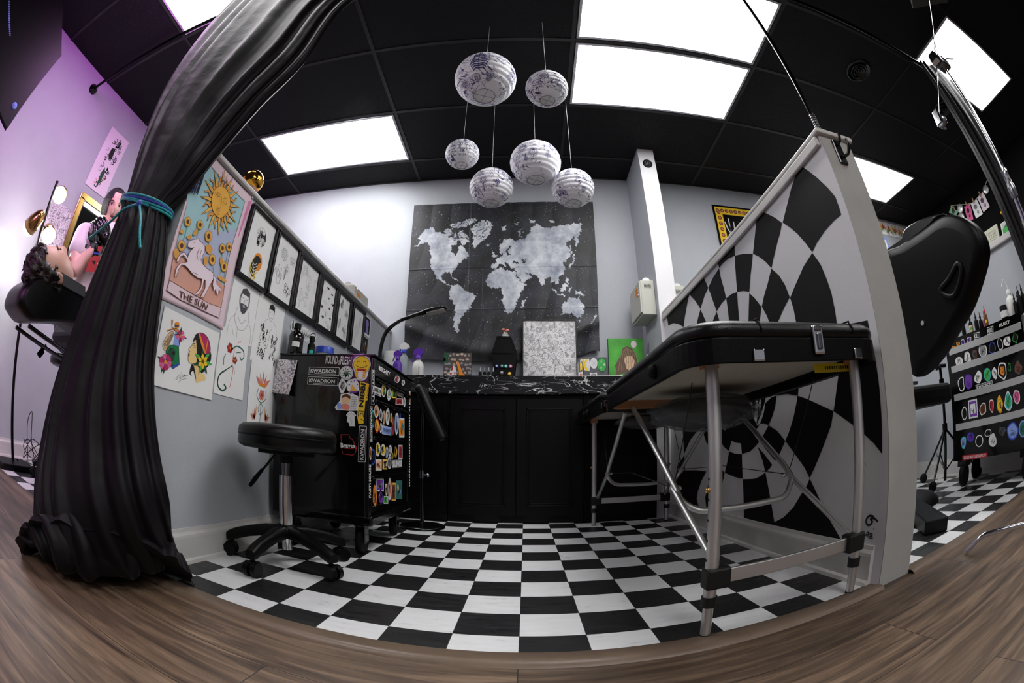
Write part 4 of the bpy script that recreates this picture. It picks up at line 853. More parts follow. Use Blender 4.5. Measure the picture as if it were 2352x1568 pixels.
# large colour sheet: potion bottle and a woman in a headscarf (traced)
FQ = (340, 700, 5.228)
def flash(b, q):
    W = ('x', -1.0252)
    def t_(pts, m, l=1, sm=2): T(b, W, FQ, pts, m, l, sm, .0003)
    def l_(pts, l=9, w=.0011, sm=3, m='ink', cl=False): L(b, W, FQ, pts, w, m, l, sm, cl, .0003)
    t_([(210,560),(225,530),(260,480),(300,480),(370,500),(380,720),(300,770),(215,640)], 'c_green', 1, 0); t_([(300,480),(320,345),(350,330),(395,390),(375,500)], 'c_blue', 1, 0); t_([(210,640),(300,770),(380,715),(375,690),(295,740),(215,620)], 'c_bl2', 2, 0)
    t_([(175,500),(190,430),(260,330),(310,330),(290,400),(215,550)], 'c_tan', 2); l_([(175,500),(190,430),(260,330),(310,330),(290,400),(215,550)], 8, cl=True)
    text(b, Q([at(W, p, .002) for p in crop(*FQ, [(185,470),(275,340),(300,375),(210,525)])]), 'POISON', 'ink', d=.0003)
    t_([(320,215),(372,210),(375,270),(335,275)], 'c_or', 3); t_([(320,235),(370,245),(368,268),(322,262)], 'c_dgrey', 4, 0); t_([(280,185),(300,185),(290,270),(330,280),(370,300),(340,320),(300,290),(225,320),(220,305),(285,285)], 'c_or', 3, 0); l_([(280,185),(300,185),(292,270),(330,280),(370,300),(340,320),(300,290),(225,320)], 8)
    t_([(240,560),(290,510),(330,560),(320,620),(280,700),(240,640)], 'c_gd', 3); t_([(260,520),(285,515),(270,550)], 'ink', 4); t_([(285,560),(325,565),(310,600),(290,590)], 'ink', 4); l_([(250,600),(290,650),(330,680)], 5); l_([(300,480),(370,495),(376,715),(298,768),(215,640),(225,530),(300,340),(350,330),(395,390),(372,498)], 6, sm=0)
    for cx, cy, r, n_ in ((392, 372, 50, 5), (210, 685, 70, 6)):
        for k in range(4 if cx > 300 else 5):
            a = k*1.5+(.3 if cx > 300 else 2.1); t_([(cx, cy), (cx+r*.9*math.cos(a-.3), cy+r*1.2*math.sin(a-.3)), (cx+r*1.6*math.cos(a), cy+r*2.2*math.sin(a)), (cx+r*.9*math.cos(a+.3), cy+r*1.2*math.sin(a+.3))], 'c_gd', 2, 0)
        for k in range(n_):
            a = 2*PI*k/n_+.4; t_([(cx+r*.2*math.cos(a), cy+r*.25*math.sin(a)), (cx+r*math.cos(a-.45), cy+r*1.35*math.sin(a-.45)), (cx+r*1.05*math.cos(a), cy+r*1.4*math.sin(a)), (cx+r*math.cos(a+.45), cy+r*1.35*math.sin(a+.45))], 'c_pink' if k % 2 else 'c_pk2', 5, 2)
        t_(oval(cx, cy, r*.25, r*.35, 12), 'c_or', 8, 0)
    # the woman
    t_([(600,340),(560,380),(540,440),(560,520),(590,600),(550,640),(545,700),(560,740),(600,800),(640,830),(700,760),(740,700),(760,600),(700,420)], 'ink', 1)
    t_([(575,415),(540,455),(530,480),(495,520),(490,545),(505,560),(485,580),(488,610),(480,640),(490,680),(520,705),(560,700),(540,740),(570,820),(565,900),(580,935),(640,915),(690,905),(680,840),(640,820),(610,760),(590,690),(585,560)], 'c_skin', 2)
    l_([(575,415),(540,455),(530,480),(495,520),(490,545),(505,560),(485,580),(488,610),(480,640),(490,680),(520,705),(560,700)], 6, .0012); t_([(485,585),(500,590),(498,615),(485,612)], 'c_red', 4); l_([(535,490),(560,485),(570,510),(545,515)], 6); l_([(530,470),(565,460)], 6, .002)
    t_([(605,338),(680,350),(730,420),(750,520),(740,570),(690,590),(650,520),(625,430)], 'c_pink', 3); t_([(605,338),(625,345),(670,480),(700,600),(680,590),(640,480)], 'c_or', 4, 0); t_([(715,410),(725,425),(700,560),(690,555)], 'c_or', 4, 0); l_([(605,338),(680,350),(730,420),(752,520),(742,570),(690,592),(650,520),(625,430)], 7, cl=True)
    t_([(520,715),(500,790),(500,830),(530,850),(510,820),(545,790),(560,850),(580,900),(560,780),(545,720)], 'ink', 2)
    cx, cy, r = 657, 680, 62
    for k in range(7):
        a = k*.9+.2; t_([(cx, cy), (cx+r*1.1*math.cos(a-.25), cy+r*1.6*math.sin(a-.25)), (cx+r*1.9*math.cos(a), cy+r*2.7*math.sin(a)), (cx+r*1.1*math.cos(a+.25), cy+r*1.6*math.sin(a+.25))], 'c_gd' if k % 2 else 'c_lg', 8, 0)
    for k in range(6):
        a = 2*PI*k/6+.5; t_([(cx, cy), (cx+r*.75*math.cos(a-.42), cy+r*1.1*math.sin(a-.42)), (cx+r*1.05*math.cos(a), cy+r*1.55*math.sin(a)), (cx+r*.75*math.cos(a+.42), cy+r*1.1*math.sin(a+.42))], 'c_yel', 10, 0)
    t_(oval(cx, cy, 16, 24, 14), 'c_brown', 12, 0)
    for P in ([(390,830),(335,880),(345,895),(390,860),(385,895),(430,850),(480,850)], [(400,800),(420,860),(440,830),(430,880)], [(360,935),(400,900),(470,880)]): l_(P, 4, .0009)
print_('art_print', 'wide flash sheet with a green poison bottle and a woman in a headscarf', wallq(.064, .362, .540, .770, .0045, .0, .0), flash)
def pr_vine(b, q):
    for P, w_, m_ in (([(.30,.62),(.12,.72),(.10,.86),(.25,.93),(.38,.88),(.30,.83)], .006, 'c_gd'), ([(.40,.3),(.58,.2),(.82,.22),(.88,.32),(.80,.38),(.74,.34)], .005, 'c_teal'), ([(.52,.28),(.5,.5),(.55,.62),(.5,.85)], .003, 'c_coral'), ([(.5,.5),(.6,.58),(.62,.64)], .002, 'c_teal'), ([(.3,.62),(.5,.52)], .004, 'c_gd'), ([(.25,.38),(.2,.45),(.22,.55)], .003, 'c_teal'), ([(.6,.3),(.75,.27)], .003, 'c_teal')): qline(b, q, P, w_, m_, .001, 4)
    fl(b, q, .36, .27, .10, 6, 'c_red', 'c_or'); fl(b, q, .58, .42, .075, 5, 'c_red', 'c_or'); qline(b, q, [(.6,.15),(.7,.1)], .003, 'c_coral')
print_('art_print', 'small print of a curling vine with red flowers', wallq(.372, .555, .565, .800, .002), pr_vine)
def pr_hand(b, q):
    for k in range(-2, 3): leafp(b, q, .5+.03*k, .30, .5+.14*k, .10+.05*abs(k), .16, 'c_coral', .0012)
    qpoly(b, q, [(.4,.27),(.6,.27),(.63,.31),(.37,.31)], 'c_or', .0014); fl(b, q, .5, .42, .11, 6, 'c_coral', 'c_red'); qline(b, q, [(.35,.35),(.32,.45),(.5,.52),(.68,.45),(.65,.35)], .003, 'c_gd', sm=4)
    qline(b, q, [(.5,.52),(.4,.6),(.5,.68),(.6,.6),(.5,.52)], .003, 'c_teal', sm=3); qline(b, q, [(.5,.52),(.5,.8)], .003, 'c_gd')
    for s in (-1, 1):
        for k in range(4): leafp(b, q, .5+s*.2, .74, .5+s*(.17+.07*k), .56+.04*k, .2, ('c_peach', 'c_coral')[k % 2], .0012)
    for k in (-1, 0, 1): leafp(b, q, .5, .80, .5+.06*k, .88, .25, 'c_or', .0012)
print_('art_print', 'lowest print, a folk style coral flower hand with green stems', wallq(.590, .780, .425, .735, .0028), pr_hand)
def pr_port(b, q):
    qpoly(b, q, oval(.5, .30, .2, .2, 24), 'ink_light', .0006); qpoly(b, q, [(.32,.3),(.36,.12),(.5,.07),(.65,.12),(.69,.3),(.62,.2),(.38,.2)], 'c_dgrey', .001); qpoly(b, q, oval(.5, .3, .145, .165, 24), 'paper', .0009)
    qpoly(b, q, [(.36,.38),(.42,.36),(.58,.36),(.64,.38),(.58,.5),(.5,.53),(.42,.5)], 'c_dgrey', .0012); qpoly(b, q, oval(.5,.40,.05,.025,12), 'ink_light', .0014)
    for P in ([(.4,.27),(.46,.26)], [(.54,.26),(.6,.27)], [(.5,.28),(.48,.35),(.52,.35)]): qline(b, q, P, .0014, 'ink', .0016)
    for P in ([(.3,.45),(.25,.65),(.4,.8),(.6,.8),(.75,.65),(.7,.45)], [(.25,.6),(.1,.75),(.08,.98)], [(.75,.6),(.9,.75),(.92,.98)], [(.35,.6),(.5,.7),(.65,.6)], [(.4,.8),(.42,.98)], [(.2,.8),(.3,.95)]): qline(b, q, P, .0016, 'ink_light', .001, 4)
print_('art_print', 'pencil portrait of a bearded man in a hood', wallq(.392, .575, .775, .992, .0015), pr_port)
mat('pattern', (.9, .9, .9), .7)
def pr_man(b, q):
    qpoly(b, q, [(.40,.16),(.42,.08),(.5,.05),(.6,.08),(.62,.18),(.58,.14),(.44,.14)], 'ink', .001); qline(b, q, [(.42,.13),(.42,.24),(.5,.32),(.6,.24),(.61,.14)], .0014, 'c_grey', .001, 3)
    for P in ([(.45,.2),(.48,.19)], [(.53,.19),(.57,.2)], [(.48,.27),(.54,.27)], [(.42,.3),(.3,.38),(.22,.6),(.2,.8)], [(.6,.3),(.74,.38),(.82,.6),(.8,.75)], [(.5,.34),(.55,.5),(.5,.75)], [(.3,.6),(.5,.5),(.6,.42)]): qline(b, q, P, .0013, 'c_grey', .001, 3)
    rn = random.Random(5)
    for k in range(34):
        x = rn.choice((rn.uniform(.2, .44), rn.uniform(.62, .82))); y = rn.uniform(.36, .9) if x < .5 else rn.uniform(.42, .88); s = rn.uniform(.02, .05)
        qline(b, q, [(x, y), (x+s, y+s*.8), (x-s*.3, y+s*1.6), (x+s*.6, y+s*2.4)], rn.uniform(.002, .0045), 'ink', .0012, 4)
print_('art_print', 'ink drawing of a man in a zebra patterned shirt', wallq(.578, .797, .725, .995, .001), pr_man)
# ---- six black frames in a row
FR = [(.384, .598, 'nearest black frame, showing a bear skull above a crow on a yellow moon'), (.607, .820, 'second black frame from the sun cloth, with a scorpion, dagger, bee and moth'), (.826, 1.070, 'third black frame from the sun cloth, with faint oval leaf studies'), (1.076, 1.296, 'fourth black frame from the sun cloth, with small solid birds and swallows'), (1.304, 1.518, 'fifth black frame from the sun cloth, with four dark leaf and insect sketches'), (1.540, 1.757, 'last black frame before the counter, with a grey flower drawing')]
mat('frame', (.02, .02, .022), .32)
for i, (y0, y1, lb) in enumerate(FR):
    z0, z1 = .998, 1.292; t = thing('picture_frame', lb, 'framed drawing', (-1.03, (y0+y1)/2, z0), 'black frames along the left half wall')
    f = .013 if i < 2 else .024; b = B('frame'); x0, x1 = -1.0295, -1.008
    for q in ((y0, y1, z0, z0+f), (y0, y1, z1-f, z1), (y0, y0+f, z0+f, z1-f), (y1-f, y1, z0+f, z1-f)): b.box(x0, x1, *q)
    b.build('frame_moulding', t, bevel=.003)
    q = wallq(y0+f*.6, y1-f*.6, z0+f*.6, z1-f*.6, .010); b = B('paper'); slab(b, q, .003, 'paper'); b.build('paper_sheet', t)
    b = B('ink')
    if i == 0:
        fl(b, q, .5, .30, .17, 9, 'paper', 'ink'); rn = random.Random(2)
        for k in range(26):
            a = rn.uniform(0, 6.28); r = rn.uniform(.05, .17); x = .5+r*math.cos(a); y = .30+r*math.sin(a)*.8; qline(b, q, [(x, y), (x+.03, y+.02), (x+.01, y+.05)], rn.uniform(.002, .005), 'ink', .002, 3)
        qpoly(b, q, oval(.62, .29, .035, .03), 'ink', .0025); qpoly(b, q, oval(.58, .68, .16, .13, 26), 's_gold', .001); qpoly(b, q, oval(.58, .68, .155, .125, 26), 'c_or', .0012)
        qpoly(b, q, [(.5,.6),(.62,.6),(.7,.66),(.62,.68),(.58,.76),(.55,.86),(.5,.93),(.4,.88),(.36,.78),(.42,.68)], 'ink', .0016)
        for k in range(4): qline(b, q, [(.40,.72+.045*k),(.48,.75+.045*k),(.57,.70+.045*k)], .002, 'paper', .002, 3)
        for P in ([(.36,.84),(.5,.90),(.62,.82)], [(.38,.70),(.5,.84),(.58,.93)], [(.36,.8),(.38,.92),(.5,.97),(.6,.9)]): qline(b, q, P, .004, 'c_yel', .0022, 4)
    elif i == 1:
        for k, (kd, cx, cy, s, m_, w_) in enumerate((('rose', .4, .26, .32, 'c_dgrey', .0011), ('moth', .8, .28, .26, 'c_dgrey', .0011), ('dagger', .58, .5, .42, 'c_dgrey', .0012), ('scorpion', .27, .62, .42, 'c_dgrey', .0011), ('moth', .76, .78, .32, 'ink', .0022), ('leaf', .58, .5, .3, 'c_grey', .0009))): draw(b, q, kd, cx, cy, s, .15*k-.2, m_, w_)
    elif i == 2:
        for kd, cx, cy, s, ro in (('leaf', .22, .25, .34, .3), ('fern', .38, .2, .26, -.3), ('leaf', .55, .42, .5, .1), ('leaf', .85, .36, .36, .1), ('leaf', .25, .72, .42, 0), ('snake', .5, .7, .34, .2), ('eye', .55, .45, .18, 0), ('leaf', .8, .78, .34, .1)): draw(b, q, kd, cx, cy, s, ro, 'c_grey', .0009)
    elif i == 3:
        rn = random.Random(9)
        for k in range(13):
            x = .16+.72*((k*5) % 13)/12; y = .10+.8*k/13; s = rn.uniform(.07, .13); pts = [(x-s, y), (x-s*.3, y-s*.35), (x, y-s*.1), (x+s*.4, y-s*.4), (x+s, y-s*.1), (x+s*.2, y+s*.15), (x, y+s*.4), (x-s*.25, y+s*.1)]
            if k % 3: qpoly(b, q, pts, 'ink', .001)
            else: qline(b, q, pts, .0012, 'c_grey', .001, closed=True)
        draw(b, q, 'dagger', .5, .72, .22); draw(b, q, 'face', .78, .9, .16)
    elif i == 4:
        for kd, cx, cy, s, m_ in (('fern', .35, .22, .34, 'ink'), ('moth', .75, .38, .3, 'ink'), ('leaf', .3, .66, .36, 'ink'), ('scorpion', .7, .76, .36, 'c_dgrey')): draw(b, q, kd, cx, cy, s, .3, m_, .0018)
    else:
        for kd, cx, cy, s in (('rose', .45, .55, .45), ('fern', .7, .3, .4), ('leaf', .35, .8, .3)): draw(b, q, kd, cx, cy, s, .2, 'c_grey', .0011)
    b.build('drawing', t)
q = wallq(1.775, 1.90, 1.155, 1.285, .003); t = thing('art_print', 'small purple and black photo print past the last frame', 'print', q.p(.5, 1)); b = B('paper'); slab(b, q, .001, 'paper'); b.build('paper_sheet', t)
b = B('ink'); qpoly(b, q, [(.1,.06),(.9,.06),(.9,.88),(.1,.88)], 'ink', .0005); mat('c_lilac', '#8f7cc4', .6); qpoly(b, q, [(.3,.2),(.55,.15),(.7,.35),(.62,.6),(.75,.85),(.3,.85),(.35,.6),(.25,.4)], 'c_lilac', .001); b.build('drawing', t)
q = wallq(1.785, 1.875, 1.035, 1.140, .003); t = thing('art_print', 'small dark photo card with orange lights below the purple one', 'print', q.p(.5, 1)); b = B('ink'); slab(b, q, .001, 'ink'); b.build('paper_sheet', t)
b = B('c_or'); [qpoly(b, q, oval(.25+.13*k, .5+.2*math.sin(k*2), .06, .12, 8), ('c_tan', 'c_or')[k % 2], .0006) for k in range(5)]; b.build('drawing', t)
# tiger sticker on the wall behind the chest
t = thing('wall_decal', 'black and white tiger cut-out stuck to the wall above the tool chest', 'decal', at(('x', -1.028), (703, 765)))
b = B('white'); TG = (640, 600, 7.127)
T(b, ('x', -1.028), TG, [(250,950),(285,1040),(300,1100),(420,1080),(520,1150),(600,1190),(620,1240),(560,1300),(520,1280),(500,1310),(420,1310),(340,1260),(250,1170),(200,1100),(200,1020)], 'white', 1, 3); b.build('cutout', t)
b = B('ink')
for k in range(7): L(b, ('x', -1.028), TG, [(320+33*k, 1090+10*k), (330+30*k, 1150+8*k), (365+28*k, 1220+8*k), (350+32*k, 1260+4*k)], .0045, 'ink', 3, 4)
L(b, ('x', -1.028), TG, [(500,1220),(560,1180),(610,1210),(560,1290),(520,1260),(560,1230)], .004, 'ink', 3, 3); L(b, ('x', -1.028), TG, [(250,960),(240,1060),(270,1150)], .006, 'ink', 3, 3); L(b, ('x', -1.028), TG, [(225,1010),(222,1080),(240,1130)], .005, 'ink', 3, 3)
b.build('stripes', t)
# ================================================================== TOOL CHEST WITH STICKERS
BX0, BX1, BY0, BY1, BZ0, BZ1 = -1.008, -.57, .77, 1.37, .135, .795
TB1 = (620, 790, 5.406); TB2 = (840, 840, 4.355)
mat('label_black', (.012, .012, .013), .3); mat('label_white', (.88, .88, .88), .35)
chest = thing('tool_chest', 'black rolling tool chest covered in stickers against the left half wall', 'tool chest', ((BX0+BX1)/2, (BY0+BY1)/2, 0))
body = B('gloss').box(BX0, BX1-.012, BY0, BY1, BZ0, BZ1-.004).build('chest_body', chest, bevel=.006, seg=3)
B('gloss').box(BX1-.012, BX1, BY0, BY0+.03, BZ0, BZ1-.01).build('corner_post', chest, bevel=.004); post2 = B('gloss').box(BX1-.012, BX1, BY1-.03, BY1, BZ0, BZ1-.01).build('corner_post', chest, bevel=.004)
rail = B('gloss').box(BX1-.012, BX1-.001, BY0+.03, BY1-.03, .716, BZ1-.01).build('top_rail', chest, bevel=.003)
B('gloss').box(BX0, BX1+.006, BY0-.004, BY1+.004, BZ1-.008, BZ1).build('chest_lid', chest, bevel=.003)
DZ = [(.633, .712), (.490, .628), (.337, .485), (.200, .332)]; drawers = []
for z0, z1 in DZ:
    d = B('gloss').box(BX1-.010, BX1-.001, BY0+.033, BY1-.033, z0+.004, z1-.018).build('drawer', chest, bevel=.003); drawers.append(d)
    B('gloss').box(BX1-.010, BX1+.010, BY0+.033, BY1-.033, z1-.017, z1-.003).build('drawer_pull', d, bevel=.004)
B('gloss').box(BX0+.01, BX1+.014, BY0-.002, BY1+.002, BZ0-.004, .172).build('chest_base', chest, bevel=.01, seg=3)
for x, y in ((BX1-.06, BY0+.08), (BX1-.06, BY1-.07), (BX0+.06, BY0+.08), (BX0+.06, BY1-.07)):
    c = B('gloss').box(x-.024, x+.024, y-.03, y+.03, .118, .134); 
    for s in (-1, 1): c.box(x+s*.019-.003, x+s*.019+.003, y-.024, y+.024, .05, .12)
    ct = c.build('caster_fork', chest, bevel=.002)
    B('rubber').lathe((x-.014, y, .056), [(.044, 0), (.055, .003), (.056, .014), (.055, .025), (.044, .028)], 28, 0, (1, 0, 0)).build('wheel', ct); B('steel').lathe((x-.017, y, .056), [(.018, 0), (.018, .034)], 16, 0, (1, 0, 0)).build('wheel_hub', ct)
def blob(b, pl, cr, x0, y0, x1, y1, base, cols=(), seed=0, kind='blob', ink='ink', lay=1, rim=.22):
    """one die cut sticker drawn in crop pixels"""
    rn = random.Random(seed); cx, cy, rx, ry = (x0+x1)/2, (y0+y1)/2, (x1-x0)/2, (y1-y0)/2
    def shape(k):
        if kind == 'rect': return [(cx-rx*k, cy-ry*k), (cx+rx*k, cy-ry*k), (cx+rx*k, cy+ry*k), (cx-rx*k, cy+ry*k)]
        if kind == 'oval': return oval(cx, cy, rx*k, ry*k, 24)
        r2 = random.Random(seed+1); w = [r2.uniform(.78, 1.05) for _ in range(9)]
        pts = [(cx+rx*k*w[i]*math.cos(2*PI*i/9-1.57), cy+ry*k*w[i]*math.sin(2*PI*i/9-1.57)) for i in range(9)]
        return [tuple(q) for q in smooth_pts([np.array(p) for p in pts], 4, True)]
    T(b, pl, cr, shape(1.0), base, lay)
    k = 1-rim
    for i, c in enumerate(cols):
        if i == 0: T(b, pl, cr, shape(k), c, lay+1)
        else:
            a = rn.uniform(0, 6.28); q = .35; T(b, pl, cr, [tuple(v) for v in smooth_pts([np.array((cx+rx*(q*math.cos(a)+.42*math.cos(t_)*rn.uniform(.6, 1)), cy+ry*(q*math.sin(a)+.42*math.sin(t_)*rn.uniform(.6, 1)))) for t_ in [j*PI/3 for j in range(6)]], 3, True)], c, lay+1+i)
    for i in range(3):
        a, d_ = rn.uniform(0, 6.28), rn.uniform(.1, .45); T(b, pl, cr, oval(cx+rx*d_*math.cos(a), cy+ry*d_*math.sin(a), rx*rn.uniform(.12, .25), ry*rn.uniform(.10, .22), 8), ('label_white', 'ink', cols[-1] if cols else 'c_grey')[i], lay+len(cols)+2)
    for i in range(6):
        a = rn.uniform(0, 6.28); P = [(cx+rx*.62*rn.uniform(-1, 1), cy+ry*.62*rn.uniform(-1, 1)) for _ in range(4)]
        if ink: L(b, pl, cr, P, .0011, ink, lay+len(cols)+3, 4)
FP = ('x', BX1+.0002)
def stick(parent, pl, cr, spec, label=None):
    b = B('label_white'); 
    if callable(spec): spec(b)
    else: blob(b, pl, cr, *spec[:4], *spec[4:])
    return b.build('sticker', parent, label=label)
S = [(1, (160,165,205,325,'label_white',('c_yel','c_lg'),3)), (1, (210,222,262,355,'label_white',(),5)), (1, (376,312,398,410,'label_white',(),7,'oval')), (1, (300,325,374,390,'label_white',('c_red',),8,'rect')),
(2, (85,385,130,520,'label_white',('c_or','c_red'),11,'oval')), (2, (62,430,84,635,'c_cyan',('c_gd','c_lg'),12)), (2, (90,525,135,670,'c_red',('c_yel',),13,'oval','c_red')), (2, (136,430,170,560,'label_white',('c_grey',),14)), (2, (136,562,168,675,'label_white',('label_white','c_or'),15)), (2, (171,442,192,590,'c_tan',('c_peach','c_or'),16)), (2, (196,410,243,602,'label_white',('label_white',),17)), (2, (243,470,266,570,'c_yel',('c_or','c_skin'),18)), (2, (260,510,288,705,'c_brown',('c_red',),19)), (2, (290,450,333,700,'label_white',('c_blue',),20)), (2, (335,470,352,530,'c_bl2',(),21)), (2, (335,522,387,717,'label_white',('c_or','c_bl2','c_cyan'),22,'rect')),
(3, (52,815,98,995,'c_bl2',('label_black',),31)), (3, (98,760,148,905,'label_white',('c_yel','c_gd'),32)), (3, (148,775,198,905,'label_white',('c_yel','c_dgrey'),33)), (3, (199,805,225,925,'label_white',('c_blue',),34)), (3, (226,785,260,905,'label_white',(),35)), (3, (250,860,277,932,'c_yel',('c_gd',),36)), (3, (278,800,320,925,'c_brown',('c_yel','label_black'),37)), (3, (328,790,368,932,'label_white',('c_red',),38,'rect')), (3, (100,935,160,1046,'label_white',('c_peach',),39,'rect')), (3, (217,905,257,1030,'label_white',('c_grey',),41,'oval')),
(4, (70,1195,115,1405,'c_or',('c_or','c_red'),51)), (4, (100,1128,180,1255,'label_white',('c_purple','c_grey'),52,'rect')), (4, (118,1240,185,1390,'label_black',('c_purple',),53)), (4, (193,1165,220,1300,'label_white',('c_tan',),54)), (4, (221,1120,260,1340,'label_white',('c_peach','c_coral'),55)), (4, (179,1302,225,1378,'label_white',('c_lg',),56,'rect')), (4, (260,1168,300,1350,'s_gold',('c_brown',),57,'rect')), (4, (301,1146,365,1330,'c_teal',('c_teal','c_yel','c_blue'),58,'rect'))]
for k, sp_ in S: stick(drawers[k-1], FP, TB2, sp_)
def kw(b, q, rot=False, m='label_white', bg='label_black'):
    qpoly(b, q, [(.0,.08),(.02,0),(.98,0),(1,.08),(1,.92),(.98,1),(.02,1),(0,.92)], m, .0004); qpoly(b, q, [(.012,.1),(.025,.05),(.975,.05),(.988,.1),(.988,.9),(.975,.95),(.025,.95),(.012,.9)], bg, .0008)
    text(b, q, 'KWADRON', m if bg == 'label_black' else 'ink', .0012, .02, (.06, .25, .90, .72)); qline(b, q, [(.2,.82),(.9,.82)], .0012, m if bg == 'label_black' else 'ink', .0012)
SPN = ('y', BY0-.0003)
def sq(pts, pl=SPN, cr=TB1): return Q([at(pl, p) for p in crop(*cr, pts)])
stick(body, SPN, TB1, lambda b: kw(b, sq([(488,282),(865,290),(860,395),(480,380)])), 'upper black label with white lettering KWADRON')
stick(body, SPN, TB1, lambda b: kw(b, sq([(470,400),(852,418),(842,518),(463,500)])), 'lower black label with white lettering KWADRON')
stick(body, SPN, TB1, lambda b: kw(b, sq([(1092,1462),(1110,1012),(1205,1018),(1190,1465)])), 'upright black label with white lettering KWADRON')
stick(body, SPN, TB1, lambda b: (text(b, sq([(700,135),(1015,160),(1010,265),(690,250)]), 'POUND', 'label_white', .0005, .012, (0, 0, .47, .95)), text(b, sq([(700,135),(1015,160),(1010,265),(690,250)]), 'of', 'label_white', .0005, .0, (.49, .25, .56, 1)), text(b, sq([(700,135),(1015,160),(1010,265),(690,250)]), 'FLESH', 'label_white', .0005, .012, (.58, .0, 1, .95))), 'white lettering POUND of FLESH')
def tree(b):
    T(b, SPN, TB1, oval(950,357,82,86,30), 'label_white', 1); T(b, SPN, TB1, oval(950,357,74,78,30), 'c_gd', 2); T(b, SPN, TB1, oval(950,357,70,74,30), 'label_white', 3)
    for k in range(9): a = k*.7; L(b, SPN, TB1, [(950,400),(950+30*math.cos(a),357+30*math.sin(a)),(950+60*math.cos(a+.4),357+60*math.sin(a+.4))], .003, 'c_gd', 5, 3)
stick(body, SPN, TB1, tree, 'round white sticker with a dark green tree')
def smile(b):
    T(b, SPN, TB1, [tuple(p) for p in smooth_pts([np.array(p) for p in [(1140,140),(1225,170),(1252,255),(1225,330),(1210,400),(1165,450),(1100,450),(1065,400),(1045,330),(1022,255),(1055,170)]], 4, True)], 'label_white', 1)
    T(b, SPN, TB1, oval(1140,255,104,108,36), 'ink', 2); T(b, SPN, TB1, oval(1140,255,99,103,36), 'c_yel', 3)
    L(b, SPN, TB1, [(1085,225),(1100,208),(1118,218)], .0022, 'ink', 5, 4); L(b, SPN, TB1, [(1160,222),(1178,212),(1195,230)], .0022, 'ink', 5, 4); L(b, SPN, TB1, [(1068,260),(1105,285),(1165,288),(1208,265)], .0022, 'ink', 5, 4)
    T(b, SPN, TB1, [(1080,300),(1190,308),(1185,345),(1075,335)], 'c_red', 5); T(b, SPN, TB1, [(1098,330),(1160,335),(1152,440),(1085,432)], 'label_white', 6)
    for x, y in ((1078,340),(1076,370),(1080,400),(1168,345),(1170,375),(1165,402)): T(b, SPN, TB1, oval(x,y,17,14,12), 'c_or', 7); T(b, SPN, TB1, oval(x,y,13,11,12), 'c_yel', 8)
stick(body, SPN, TB1, smile, 'yellow smiling face sticker holding a cup')
def nib(b):
    q = sq([(1075,985),(1125,465),(1240,495),(1195,1000)]); qpoly(b, q, [(0,.2),(.18,0),(1,.0),(1,.95),(.6,.95),(.57,.72),(.02,.72)], 'c_yel', .0004)
    q2 = sq([(1085,900),(1122,475),(1198,495),(1150,900)]); text(b, q2, 'NIBBI', 'ink', .0009, .05, (.28,.14,1,.95)); q3 = sq([(1195,670),(1215,510),(1238,515),(1220,675)]); text(b, q3, 'RACING', 'ink', .0009, .01)
    for P in ([(1095,900),(1100,830),(1165,835),(1190,900),(1180,960),(1130,930)], [(1120,890),(1128,858),(1155,862),(1165,910)]): L(b, SPN, TB1, P, .003, 'ink', 3)
stick(body, SPN, TB1, nib, 'tall fluorescent yellow sticker lettered NIBBI RACING')
def girl(b):
    T(b, SPN, TB1, [(880,620),(1000,600),(1100,650),(1095,825),(1000,828),(820,815),(805,780),(840,740),(870,700)], 'label_white', 1, 0)
    T(b, SPN, TB1, [(890,700),(885,660),(920,625),(970,618),(1000,650),(1000,690),(960,740),(905,740)], 'c_tan', 2, 3); T(b, SPN, TB1, [(895,670),(905,632),(960,618),(1000,650),(990,680),(940,650)], 's_brown', 3, 3); T(b, SPN, TB1, [(835,740),(880,735),(890,800),(840,805)], 'c_blue', 2, 2); T(b, SPN, TB1, [(895,745),(980,750),(985,810),(895,805)], 'c_coral', 2, 2)
    for k, s_ in enumerate(("THAT", "WASN'T", "VERY", "CASH", "MONEY", "OF YOU")): y = 650+28*k; text(b, sq([(1018-3*k,y),(1085-3*k,y+5),(1083-3*k,y+21),(1016-3*k,y+16)]), s_, 'ink', .0012)
stick(body, SPN, TB1, girl, "sticker of a girl on the phone with small lettering")
stick(body, SPN, TB1, (848,420,950,612,'label_white',(),61)); stick(body, SPN, TB1, lambda b: (T(b, SPN, TB1, [(985,440),(1070,425),(1108,500),(1105,580),(1000,622),(955,560),(950,480)], 'label_white', 1), T(b, SPN, TB1, [(1020,500),(1085,585),(990,595)], 's_gold', 2), T(b, SPN, TB1, [(985,590),(1095,580),(1080,600),(1000,612)], 'c_purple', 3), [T(b, SPN, TB1, oval(x,y,10,9,8), 'c_purple', 2) for x, y in ((985,500),(1010,465),(1050,455),(1085,500))]))
stick(body, SPN, TB1, lambda b: (T(b, SPN, TB1, [(945,880),(985,832),(1035,838),(1072,885),(1050,905),(1055,1000),(1060,1020),(985,1018),(985,985),(955,960),(965,905)], 'label_white', 1), L(b, SPN, TB1, [(960,882),(1010,860),(1055,890)], .0012, 'c_grey', 2, 3), L(b, SPN, TB1, [(985,910),(1020,960),(1000,1005)], .0012, 'c_grey', 2, 3)))
